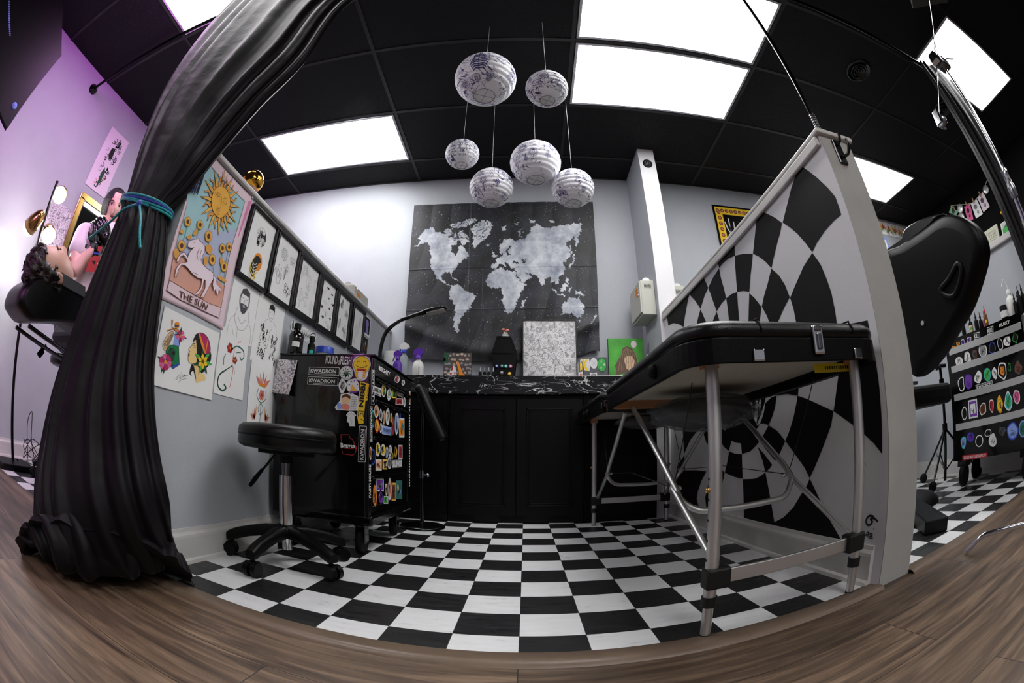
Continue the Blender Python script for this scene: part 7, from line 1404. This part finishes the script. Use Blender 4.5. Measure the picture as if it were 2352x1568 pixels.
# monitor at the upper left, with its mount
P = [np.array((-2.60, y, z)) for y, z in ((-.453, 2.222), (-.503, 1.656), (-1.30, 1.93), (-1.30, 2.66), (-.98, 2.66), (-.597, 2.344))]
t = thing('display_panel', 'large black display panel with a small blue logo at the top left corner', 'display', (-2.62, -.9, 1.66)); b = B('matt_black').prism(P, (-.045, 0, 0)); b.build('panel_back', t, bevel=.006)
c = at(('x', -2.598), (33, 243)); b = B('c_royal'); mat('logo_blue', '#6f8fd0', .4); B('logo_blue').lathe(c, [(.022, 0), (.022, .002), (0, .002)], 28, 0, (1, 0, 0)).build('logo', t)
q = Q([c+(.0025, -.012, .012), c+(.0025, .012, .012), c+(.0025, .012, -.012), c+(.0025, -.012, -.012)]); b = B('label_black'); text(b, q, 'hp', 'label_black', .0004); b.build('logo_lettering', t)
q = Q([at(('x', -2.598), p) for p in [(20,82),(18,0),(24,0),(26,82)]]); b = B('logo_blue'); [qpoly(b, q, [(k*.05,.2),(k*.05+.03,.2),(k*.05+.03,.8),(k*.05,.8)], 'logo_blue') for k in range(20)]; b.build('printed_line', t)
B('matt_black').box(XL, -2.64, -1.15, -1.05, 2.25, 2.35).build('wall_bracket', t)
# ================================================================== RIGHT BOOTH
RB = (2050, 640, 3.268); rb = lambda x, y: crop(*RB, [(x, y)])[0]
TLp = at(('x', 2.38), rb(395, 485)); TRp = at(('x', 2.46), rb(955, 290)); TLp[2] = TRp[2] = .82; BLp = TLp.copy(); BLp[2] = .155; BRp = TRp.copy(); BRp[2] = .155
ex = (TRp-TLp)/np.linalg.norm(TRp-TLp); W_ = .60; q = Q([TLp, TLp+ex*W_, BLp+ex*W_, BLp]); dz = -q.n*.42
t = thing('tool_chest', 'black rolling tool chest with silver drawer pulls and stickers in the right booth', 'tool chest', q.p(.5, 1)-q.n*.2)
b = B('gloss'); slab(b, q, .34, 'gloss'); bd = b.build('chest_body', t, bevel=.004)
def ab(px):
    r_ = ray(*px); k = ((q.c[0]-CAM)@q.n)/(r_@q.n); v = CAM+r_*k-q.c[0]; return (v@ex/W_, -v[2]/q.h)
rows = [.085, .235, .47, .715]; mat('silver', (.8, .8, .8), .3, .6)
for k, v in enumerate(rows):
    v1 = (rows+[.97])[k+1]; s_ = q.sub(.06, v+.035, .97, v1-.012, .004); b = B('gloss'); slab(b, s_, .006, 'gloss'); d = b.build('drawer', t, bevel=.002)
    s_ = q.sub(.05, v-.012, .98, v+.03, .014); b = B('silver'); slab(b, s_, .014, 'silver'); b.build('drawer_pull', d, bevel=.004)
    d['i'] = k
dr = [o for o in t.children if o.name.startswith('drawer')]
def rst(par, x0, y0, x1, y1, base, cols=(), seed=0, kind='blob'):
    cx, cy = (x0+x1)/2, (y0+y1)/2; c_ = ab(rb(cx, cy)); e1 = ab(rb(x1, cy)); e2 = ab(rb(cx, y1)); rx, ry = abs(e1[0]-c_[0]), abs(e2[1]-c_[1]); b = B('label_white'); rn = random.Random(seed)
    def shp_(k, m_, d):
        if kind == 'rect': pts = [(-1, -1), (1, -1), (1, 1), (-1, 1)]
        elif kind == 'oval': pts = oval(0, 0, 1, 1, 20)
        else: r2 = random.Random(seed); pts = [tuple(v) for v in smooth_pts([np.array((math.cos(2*PI*i/9), math.sin(2*PI*i/9)))*r2.uniform(.72, 1.08) for i in range(9)], 4, True)]
        qpoly(b, q, [(c_[0]+rx*k*x, c_[1]+ry*k*y) for x, y in pts], m_, d)
    shp_(1, base, .0048)
    for i, m_ in enumerate(cols): shp_(.82-.28*i, m_, .0053+.0004*i)
    for i in range(3): P = [(c_[0]+rx*.6*rn.uniform(-1, 1), c_[1]+ry*.6*rn.uniform(-1, 1)) for _ in range(4)]; qline(b, q, P, .0016, 'ink', .0066, 4)
    b.build('sticker', par)
RS = [(0,(440,505,480,530),('c_yel','c_or')),(0,(478,470,508,510),('c_yel','c_or')),(0,(512,450,545,500),('label_white','c_violet')),(0,(552,435,600,480),('label_white','c_purple')),
 (1,(470,575,530,658),('label_white',)),(1,(535,545,595,635),('label_white','label_white')),(1,(600,530,640,612),('c_brown','c_dgrey')),(1,(645,490,715,598),('label_white','c_grey')),(1,(722,470,780,570),('c_bl2','label_black')),(1,(788,440,832,545),('label_white','label_black')),(1,(833,420,895,515),('label_white',)),(1,(898,395,945,488),('c_lg','label_black')),
 (2,(490,720,545,855),('label_white','label_black')),(2,(540,710,608,838),('c_violet','c_purple')),(2,(612,690,680,790),('label_white',)),(2,(686,668,740,770),('c_cyan','c_lg'),'oval'),(2,(748,655,790,755),('label_white','label_white')),(2,(792,615,862,760),('label_white','label_black','c_or')),(2,(865,630,890,700),('c_lg','label_black')),(2,(915,612,975,725),('c_dgrey','c_brown')),
 (3,(520,960,567,1062),('label_white','label_black')),(3,(572,905,640,1045),('label_white','c_purple','label_white'),'rect'),(3,(652,920,710,1025),('label_white','c_brown')),(3,(722,898,766,1005),('label_white','c_red')),(3,(784,875,832,1010),('c_or','c_yel')),(3,(838,835,902,998),('label_white','c_cyan','c_lg')),(3,(905,830,965,945),('label_white','c_pk2')),
 (4,(513,1175,560,1280),('c_cyan','c_blue')),(4,(558,1145,620,1225),('c_bl2','c_violet')),(4,(623,1170,682,1262),('label_white','label_black'),'oval'),(4,(693,1128,745,1185),('label_white','label_black')),(4,(722,1160,788,1262),('label_white','label_white')),(4,(795,1105,850,1180),('c_dgrey',)),(4,(855,1070,950,1205),('c_bl2','c_blue')),(4,(950,1060,1010,1190),('c_blue','c_teal'),'oval')]
for s_ in RS:
    par = bd if s_[0] == 0 else dr[s_[0]-1]; rst(par, *s_[1], s_[2][0], s_[2][1:], seed=hash(s_[1]) % 997, kind=s_[3] if len(s_) > 3 else 'blob')
def rtext(par, c4, s, m_, bg=None, rim=None):
    A_ = [ab(rb(*p)) for p in c4]; qq = Q([q.p(a, c_, .0052) for a, c_ in A_]); b = B(m_)
    if rim: qpoly(b, qq, [(0,0),(1,0),(1,1),(0,1)], rim, .0002)
    if bg: qpoly(b, qq, [(.02,.08),(.98,.08),(.98,.92),(.02,.92)], bg, .0005)
    text(b, qq, s, m_, .001, .02, (.06,.2,.94,.8) if bg else (0,0,1,1)); b.build('sticker' if bg else 'lettering', par)
rtext(bd, [(802,340),(880,308),(882,335),(804,365)], 'HUSKY', 'label_white'); rtext(dr[1], [(625,798),(750,762),(755,800),(630,838)], 'KWADRON', 'label_white', 'label_black', 'label_white'); rtext(bd, [(526,1325),(715,1302),(716,1335),(528,1362)], '650 LBS MAX LOAD CAPACITY', 'label_white', 'c_red', 'c_red')
rtext(bd, [(612,408),(655,398),(655,450),(614,460)], 'KILL', 'label_white', 'label_black', 'label_white'); rtext(bd, [(712,368),(758,352),(760,405),(714,420)], 'KILL', 'label_white', 'label_black', 'label_white')
for a, bk in ((.10, .05), (.10, .29), (.90, .05), (.90, .29)):
    c = q.p(a, 1)-q.n*bk; c[2] = 0; f_ = B('gloss').obox(c+(0, 0, .135), (.035, .035, .02)); f_.build('caster_fork', t); B('rubber').lathe(c+(0, 0, .064)-q.n*.0-ex*.018, [(.05, 0), (.064, .004), (.064, .032), (.05, .036)], 28, 0, ex).build('wheel', t)
# bottles on that chest
def onr(px, bk, h): p = q.p(*ab(rb(*px)))-q.n*bk; p[2] = .822; return p
for i, (x, h, m_, lb, lab__) in enumerate(((520, .10, 'rubber', 'black', None), (567, .105, 'rubber', 'green labelled', ('c_tan', 'c_lg')), (600, .09, 'rubber', 'black', None), (622, .095, 'rubber', 'black', None), (645, .09, 'rubber', 'black', None), (668, .09, 'c_brown', 'pink labelled', ('c_pk2', 'label_white')), (695, .11, 'c_brown', 'red tipped', ('c_brown', 'c_yel')))):
    p = onr((x, 440-(x-520)*.35), .06+.03*(i % 3), h); nm = {0: 'leftmost black ink bottle on the far tool chest', 1: 'green and cream labelled ink bottle on the far tool chest', 2: 'black ink bottle just right of the green labelled one', 3: 'black ink bottle in the middle of the left cluster on the far chest', 4: 'black ink bottle left of the pink labelled one', 5: 'pink labelled ink bottle on the far tool chest', 6: 'tall ink bottle with a red tip, rightmost of its cluster'}[i]
    bottle('ink_bottle', nm, p, .0155, h*.78, .006, m_, 'rubber' if i < 6 else 'c_red', 'ink bottles on the far tool chest', lab__, .008, .035)
p = onr((880, 290), .12, 0); tt = bottle('wash_bottle', 'white squeeze bottle with a bent straw on the far tool chest', p, .034, .135, .014, 'bottle_white', 'bottle_white'); B('bottle_white').tube(smooth_pts([p+(0, 0, .15), p+(0, .0, .19), p+(-.012, .012, .215), p+(-.03, .03, .18)], 4), .0032, 8).build('straw', tt)
p = onr((822, 315), .10, 0); tj = thing('tin_jar', 'dark jar with a white patterned label beside the squeeze bottle', 'jar', p); B('rubber').lathe(p, [(.028, 0), (.028, .08), (.024, .085), (0, .085)], 24).build('jar_body', tj); B('label_white').lathe(p, [(.0285, .02), (.0285, .055)], 24, caps=False).build('jar_label', tj)
for i, x in enumerate((925, 945, 965, 985)): bottle('ink_bottle', ('black ink bottle just right of the squeeze bottle', 'second black ink bottle right of the squeeze bottle', 'third black ink bottle right of the squeeze bottle', 'tallest black ink bottle at the picture edge on the far chest')[i], onr((x, 300-(x-920)*.3), .07+.04*(i % 2), 0), .015, .085+.012*i, .006, 'rubber', 'rubber', 'ink bottles on the far tool chest', None, .008, .035)
# framed things on the far ledge
LG = (2000, 380, 4.9)
def ledge(name, label, pts, m_, fn, cat='picture'):
    qq = Q([at(('x', 2.88), p) for p in crop(*LG, pts)]); lo = 1.336; y1 = (qq.c[1][1]+qq.c[2][1])/2; y0 = max((qq.c[0][1]+qq.c[3][1])/2, .01); y1, y0 = (max(y0, y1), max(min(y0, y1), .135)); z1 = (qq.c[0][2]+qq.c[1][2])/2; qq = Q([np.array(v) for v in ((2.92, y1, z1), (2.92, y0, z1), (2.87, y0, lo), (2.87, y1, lo))])
    tt = thing(name, label, cat, qq.p(.5, 1)); b = B(m_); slab(b, qq, .012, m_); b.build('backing' if m_ != 'label_white' else 'frame_moulding', tt); b = B('paper'); fn(b, qq); b.build('picture_face', tt)
mat('cream', '#cfd0bc', .7)
ledge('sign_card', 'cream hand lettered card leaning on the far half wall ledge', [(1220,760),(1390,645),(1465,850),(1250,1000)], 'cream', lambda b, q_: [text(b, q_.sub(.12, .22+.17*k, .88, .33+.17*k), s_, 'c_dgrey', .001) for k, s_ in enumerate(('PLEASE NO TALC', 'IN THE', 'BACK ROOM', 'SEVERE GLAZE ONLY'))], 'sign')
ledge('picture_frame', 'white framed green landscape beside the hand lettered card', [(1435,640),(1560,560),(1665,760),(1495,830)], 'label_white', lambda b, q_: (qpoly(b, q_, [(.14,.12),(.86,.12),(.86,.88),(.14,.88)], 'c_teal', .001), qpoly(b, q_, [(.14,.5),(.5,.42),(.86,.5),(.86,.88),(.14,.88)], 'c_lg', .0015), qpoly(b, q_, [(.14,.12),(.86,.12),(.14,.5)], 'cream', .0018)), 'framed picture')
# garland of cards on the black wall
GX_ = ('x', 4.78); gp = lambda x, y: at(GX_, crop(*LG, [(x, y)])[0]); t = thing('card_garland', 'string of pegged cards and paper charms on the black wall', 'garland', gp(1200, 450))
S_ = [gp(*p) for p in [(900,455),(960,445),(1000,440),(1075,437),(1150,415),(1225,335),(1270,285),(1300,190),(1330,140)]]; B('cream').tube(smooth_pts(S_, 4), .004, 6).build('string', t)
for pts, m_, dk in (([(905,455),(985,520),(960,560),(878,530)], 's_grn', 'c_gd'), ([(1050,465),(1118,432),(1155,605),(1092,628)], 'c_pk2', 'ink'), ([(1125,430),(1195,382),(1262,545),(1185,597)], 'label_white', 'c_grey'), ([(1200,362),(1268,305),(1338,462),(1268,525)], 'paper_pink', 'c_dgrey')):
    qq = Q([gp(*p) for p in pts]); b = B(m_); slab(b, qq, .003, m_); cd_ = b.build('card', t); b = B(dk); draw(b, qq, 'rose', .45, .35, .5, 0, dk, .006, .002); draw(b, qq, 'face', .55, .72, .3, 0, dk, .005, .002); b.build('drawing', cd_)
    c = (qq.c[0]+qq.c[1])/2; B('woodb').obox(c+(-.01, 0, .01), (.006, .008, .03)).build('peg', cd_)
for x, y, r_ in ((1005,485,.055), (1295,270,.05), (1020,590,.06)): B('silver').lathe(gp(x, y), [(r_, 0), (r_*.8, .008), (r_*.4, .012), (0, .012)], 9, 0, (-1, 0, 0), smooth=False).build('charm', t)
S_ = [gp(*p) for p in [(1350,170),(1390,260),(1420,320),(1430,370),(1455,450),(1480,525)]]; t = thing('bell_string', 'string with a green card strip and two small gold bells beside the card garland', 'ornament', gp(1430, 400)); B('rubber').tube(smooth_pts(S_, 4), .004, 6).build('string', t)
for x, y in ((1430,370), (1480,528)): B('gold').ball(gp(x, y), .035, nu=16, nv=10).build('bell', t)
qq = Q([gp(*p) for p in [(1345,180),(1368,172),(1435,310),(1408,330)]]); b = B('c_gd'); slab(b, qq, .003, 'c_gd'); b.build('card_strip', t); b = B('c_or'); [qpoly(b, qq, oval(.5, .2+.25*k, .3, .06, 8), 'c_or', .002) for k in range(3)]; b.build('print', t)
# things on the far back wall
BW = ('y', 2.345); bw = lambda x, y: at(BW, crop(*LG, [(x, y)])[0])
P0, P1 = bw(50, 610), bw(380, 700); qq = Q([np.array((3.95, 2.344, 2.67)), np.array((4.62, 2.344, 2.67)), np.array((4.62, 2.344, 2.50)), np.array((3.95, 2.344, 2.50))]); t = thing('poster', 'long strip poster crowded with small coloured figures near the ceiling', 'poster', qq.p(.5, 1)); b = B('paper'); slab(b, qq, .002, 'paper'); b.build('poster_sheet', t); b = B('ink'); rn = random.Random(4)
for k in range(44): x, y = (k+.5)/44, rn.uniform(.3, .7); c_ = ('c_yel', 's_gold', 'c_lg', 'c_coral', 'ink', 'c_tan', 'c_pk2', 'label_white')[k % 8]; qpoly(b, qq, oval(x, y, .016, .22, 10), c_, .001); qpoly(b, qq, oval(x, y-.22, .012, .10, 8), 'c_tan', .0015); qline(b, qq, [(x, y), (x+.01, y+.3)], .004, 'ink', .002)
b.build('printed_picture', t)
qq = Q([np.array((3.90, 2.344, 2.46)), np.array((4.14, 2.344, 2.46)), np.array((4.14, 2.344, 2.12)), np.array((3.90, 2.344, 2.12))]); t = thing('picture_frame', 'light blue framed portrait on the far back wall beside the black chair', 'framed picture', qq.p(.5, 1)); b = B('c_blue'); slab(b, qq, .02, 'c_blue'); b.build('frame_moulding', t); b = B('paper'); qpoly(b, qq, [(.12,.1),(.88,.1),(.88,.9),(.12,.9)], 'paper', .001); qpoly(b, qq, oval(.5, .45, .2, .24, 16), 'c_peach', .002); qpoly(b, qq, [(.25,.7),(.75,.7),(.85,.9),(.15,.9)], 'c_tan', .002); b.build('portrait', t)
t = thing('ornament', 'small dark red ornament at the edge of the black chair back', 'ornament', (4.32, 2.25, 2.06)); B('c_red').ball((4.32, 2.28, 2.13), (.09, .05, .07), 0, 20, 14, None, lambda d: 1+.15*math.sin(9*d[0])*math.sin(8*d[2])).build('ornament_body', t)
# deity-style hanging: yellow bordered black cloth
DC = (1400, 330, 3.335); a = at(BW, crop(*DC, [(780,465)])[0]); x0, x1, z1, z0 = a[0], a[0]+.72, a[2], a[2]-.95; qq = Q([np.array((x0, 2.344, z1)), np.array((x1, 2.344, z1)), np.array((x1, 2.344, z0)), np.array((x0, 2.344, z0))])
t = thing('wall_hanging', 'black cloth with a yellow patterned border, a trident and a blue arm', 'wall hanging', qq.p(.5, 1)); b = B('label_black'); slab(b, qq, .002, 'label_black'); b.build('cloth', t); b = B('s_gold')
for s_ in ((.03,.02,.97,.10),(.03,.90,.97,.98),(.03,.10,.13,.90),(.87,.10,.97,.90)): v = qq.sub(*s_); qpoly(b, v, [(0,0),(1,0),(1,1),(0,1)], 'c_yel', .001)
for k in range(14):
    for x, y in ((.08, .08+.062*k), (.92, .08+.062*k), (.07+.066*k, .06), (.07+.066*k, .94)): qpoly(b, qq, oval(x, y, .028, .021, 12), 'c_brown', .0018); qpoly(b, qq, oval(x, y, .016, .012, 10), 'c_coral', .0024); qpoly(b, qq, oval(x, y, .006, .005, 8), 'ink', .003)
b.build('border', t); b = B('label_white')
for P in ([(.26,.9),(.23,.5),(.20,.22)], [(.14,.18),(.17,.27),(.21,.3),(.26,.27),(.27,.17)], [(.2,.14),(.205,.3)], [(.16,.33),(.21,.30),(.26,.33)]): qline(b, qq, P, .012, 'label_white', .0012, 4)
qpoly(b, qq, [(.28,.42),(.34,.36),(.42,.38),(.44,.48),(.36,.52),(.30,.50)], 'c_blue', .002); qpoly(b, qq, [(.36,.34),(.44,.30),(.46,.36),(.38,.40)], 'c_or', .0025); qpoly(b, qq, [(.40,.33),(.46,.18),(.60,.16),(.66,.22),(.52,.26),(.50,.34)], 'c_coral', .002); qpoly(b, qq, [(.42,.5),(.7,.42),(.75,.8),(.35,.82)], 'c_blue', .0015); b.build('figure', t)
# black chair back seen from behind, with pedestal and armrest
rc = lambda x, y, xx: at(('x', xx), crop(*LG, [(x, y)])[0])
XR_ = 1.62; t = thing('tattoo_chair', 'black tattoo chair seen from behind, its tall tilted back above the checker half wall', 'tattoo chair', (1.95, .55, 0))
P = [at(('x', XR_), p) for p in [(2020,590),(2060,562),(2110,528),(2160,492),(2200,493),(2232,515),(2250,548),(2252,585),(2238,640),(2215,705),(2180,765),(2150,815),(2112,858),(2088,862),(2060,800),(2030,720)]]
b = B('vinyl_dark'); Pm = smooth_pts(P, 4, True); ctr_ = sum(Pm)/len(Pm); rings = [[ctr_+(p-ctr_)*k+np.array((dx, 0, 0)) for p in Pm] for dx, k in ((0, .80), (.006, .93), (.02, .985), (.04, 1.0), (.09, 1.0), (.11, .985), (.125, .93), (.13, .80))]; loft(b, rings); b.build('back_shell', t)
P = [at(('x', XR_+.06), p) for p in [(2020,585),(2062,555),(2068,538),(2078,522),(2105,505),(2140,492),(2162,489),(2140,515),(2100,545),(2060,575)]]; Pm = smooth_pts(P, 4, True); ctr_ = sum(Pm)/len(Pm); b = B('vinyl'); rings = [[ctr_+(p-ctr_)*k+np.array((dx, 0, 0)) for p in Pm] for dx, k in ((0, .75), (.01, .93), (.03, 1), (.10, 1), (.13, .93), (.14, .75))]; loft(b, rings); b.build('back_cushion', t)
rg = [at(('x', XR_-.004), p) for p in [(2180,640),(2200,605),(2208,630),(2190,680),(2160,668)]]; B('matt_black').tube(smooth_pts(rg, 4, True)+[rg[0]], .012, 8).build('grip_ring', t)
B('chrome').lathe(at(('x', XR_-.002), (2120,742)), [(.010, .006), (.012, 0)], 20, 0, (-1, 0, 0), caps=True).build('bolt', t)
B('vinyl_dark').box(1.66, 2.10, .50, 1.15, .48, .58).build('seat', t, bevel=.03, seg=3); B('plastic').cyl((1.9, .80, .07), (1.9, .80, .48), .055, n=24).build('pedestal', t)
B('matt_black').obox((1.63, .40, .03), (.055, .26, .028), np.array([[.8, .6, 0], [-.6, .8, 0], [0, 0, 1]])).build('base_beam', t, bevel=.006); B('matt_black').tube([(1.66, .50, .05), (1.70, .62, .30)], .022, 12).build('base_post', t); B('matt_black').lathe((1.9, .80, 0), [(.26, 0), (.26, .02), (.22, .05), (.07, .07)], 36).build('base', t)
ra = lambda x, y, xx=1.95: at(('x', xx), rb(x, y)); B('steel').tube([ra(110, 522), ra(260, 522), ra(300, 590)], .006, 8).build('armrest_frame', t); B('vinyl').tube([ra(285, 570), ra(345, 670)], .017, 12).build('armrest_pad', t)
# tray table on a tripod next to the chest
c = at(('z', 0), (2190, 1108)); tt = thing('tripod_stand', 'black tripod stand with a small tray, left of the far tool chest', 'stand', (c[0]+.03, c[1]+.05, 0)); c = np.array((c[0]-.03, c[1]+.06, 0))
B('gloss').cyl(c+(0, 0, .02), c+(0, 0, .72), .011, n=14).build('pole', tt); B('gloss').obox(c+(-.05, .02, .715), (.085, .06, .012)).build('tray', tt, bevel=.006)
for z in (.60, .33): B('rubber').cyl(c+(0, 0, z), c+(0, 0, z+.04), .019, n=14).build('collar', tt)
for k in range(3):
    a = math.radians(120*k+75); d = np.array((math.cos(a), math.sin(a), 0)); lg = B('gloss').tube([c+(0, 0, .34), c+d*.26+(0, 0, .05)], .008, 8).build('leg', tt); B('gloss').tube([c+(0, 0, .08), c+d*.12+(0, 0, .20)], .005, 8).build('brace', lg); B('rubber').ball(c+d*.27+(0, 0, .032), (.03, .03, .032), 0, 16, 10).build('caster', lg)
t = thing('side_tray', 'small black shelf tray below the far chair armrest, wrapped in clear film', 'tray', (2.5, 1.28, 0)); B('gloss').box(2.28, 2.62, 1.16, 1.40, .655, .68).build('tray', t, bevel=.006); B('rubber').cyl((2.5, 1.28, 0), (2.5, 1.28, .655), .012, n=12).build('pole', t); B('rubber').lathe((2.5, 1.28, 0), [(.13, 0), (.12, .015), (.02, .025)], 28).build('base', t); lump(np.array((2.36, 1.18, .63)), (.05, .05, .035), 4, 'wrap').build('plastic_film', t)
# ---- chrome light stand at the upper right
KS = .683; zs = lambda z: CAM[2]+(z-CAM[2])*KS
SX, SY = CAM[0]+(2.205-CAM[0])*KS, CAM[1]+(-.20-CAM[1])*KS; t = thing('light_stand', 'chrome studio stand with a clamp, its pole rising at the right edge', 'light stand', (SX, SY, 0))
B('chrome').cyl((SX, SY, .10), (SX, SY, zs(1.36)), .0125, n=20).build('lower_tube', t); B('chrome').cyl((SX, SY, zs(1.33)), (SX, SY, zs(2.05)), .009, n=20).build('upper_tube', t)
cl = B('steel').lathe((SX, SY, zs(1.25)), [(.017, 0), (.019, .007), (.019, .04), (.015, .05), (.015, .088), (.018, .092), (.018, .10)], 24).build('locking_collar', t); B('chrome').tube([(SX, SY, zs(1.33)), (SX-.035, SY-.014, zs(1.335))], .005, 8).ball((SX-.058, SY-.02, zs(1.34)), (.010, .010, .03), 0, 18, 12).build('wing_knob', cl)
B('steel').lathe((SX, SY, .085), [(.02, 0), (.022, .01), (.022, .06), (.017, .07)], 24).build('leg_hub', t)
for az in (127, 7, -113):
    a = math.radians(az); d = np.array((math.cos(a), math.sin(a), 0)); o_ = np.array((SX, SY, 0)); R1 = .38
    B('chrome').tube(smooth_pts([o_+d*.015+(0, 0, .12), o_+d*.04+(0, 0, .085), o_+d*.10+(0, 0, .060), o_+d*(R1-.10)+(0, 0, .055), o_+d*(R1-.05)+(0, 0, .046), o_+d*(R1-.02)+(0, 0, .022), o_+d*R1+(0, 0, .007)], 6), .0085, 14).build('leg', t)
B('steel').obox((SX-.007, SY, zs(2.075)), (.034, .027, .024)).build('grip_head', t, bevel=.010, seg=3); B('chrome').obox((SX-.068, SY, zs(2.07)), (.013, .02, .03), np.array([[.9, 0, .4], [0, 1, 0], [-.4, 0, .9]])).build('grip_jaw', t, bevel=.004)
B('chrome').tube([(SX+.014, SY, zs(2.09)), (SX+.034, SY-.027, zs(2.12)), (SX+.06, SY-.047, zs(2.11))], .0042, 8).build('t_handle', t)
A0 = np.array((SX-.04, SY+.012, zs(2.075))); A1 = at(('x', 1.32), (2157, 268)); A2 = at(('z', 1.90), (2128, -35)); B('chrome').tube([A1, A0, A2], .0045, 10).build('arm_rod', t)
gh = B('steel').lathe(A1+(0, 0, -.022), [(.013, -.02), (.023, -.015), (.023, .0), (.019, .007), (.019, .02), (.013, .023)], 24, 0, (1, .3, 0)).build('arm_grip', t); B('chrome').obox(A1+(-.05, -.012, -.032), (.007, .015, .034), np.array([[.95, 0, .3], [0, 1, 0], [-.3, 0, .95]])).build('grip_jaw', gh, bevel=.004)
mat('softbox', (.22, .22, .20), .8, bump=.2); t2 = thing('softbox', 'grey underside of a softbox at the very top right', 'softbox', A2); B('softbox').lathe(A2, [(.02, .10), (.08, .07), (.165, .0), (.16, -.008), (0, -.010)], 4, smooth=False).build('softbox_body', t2, bevel=.012)
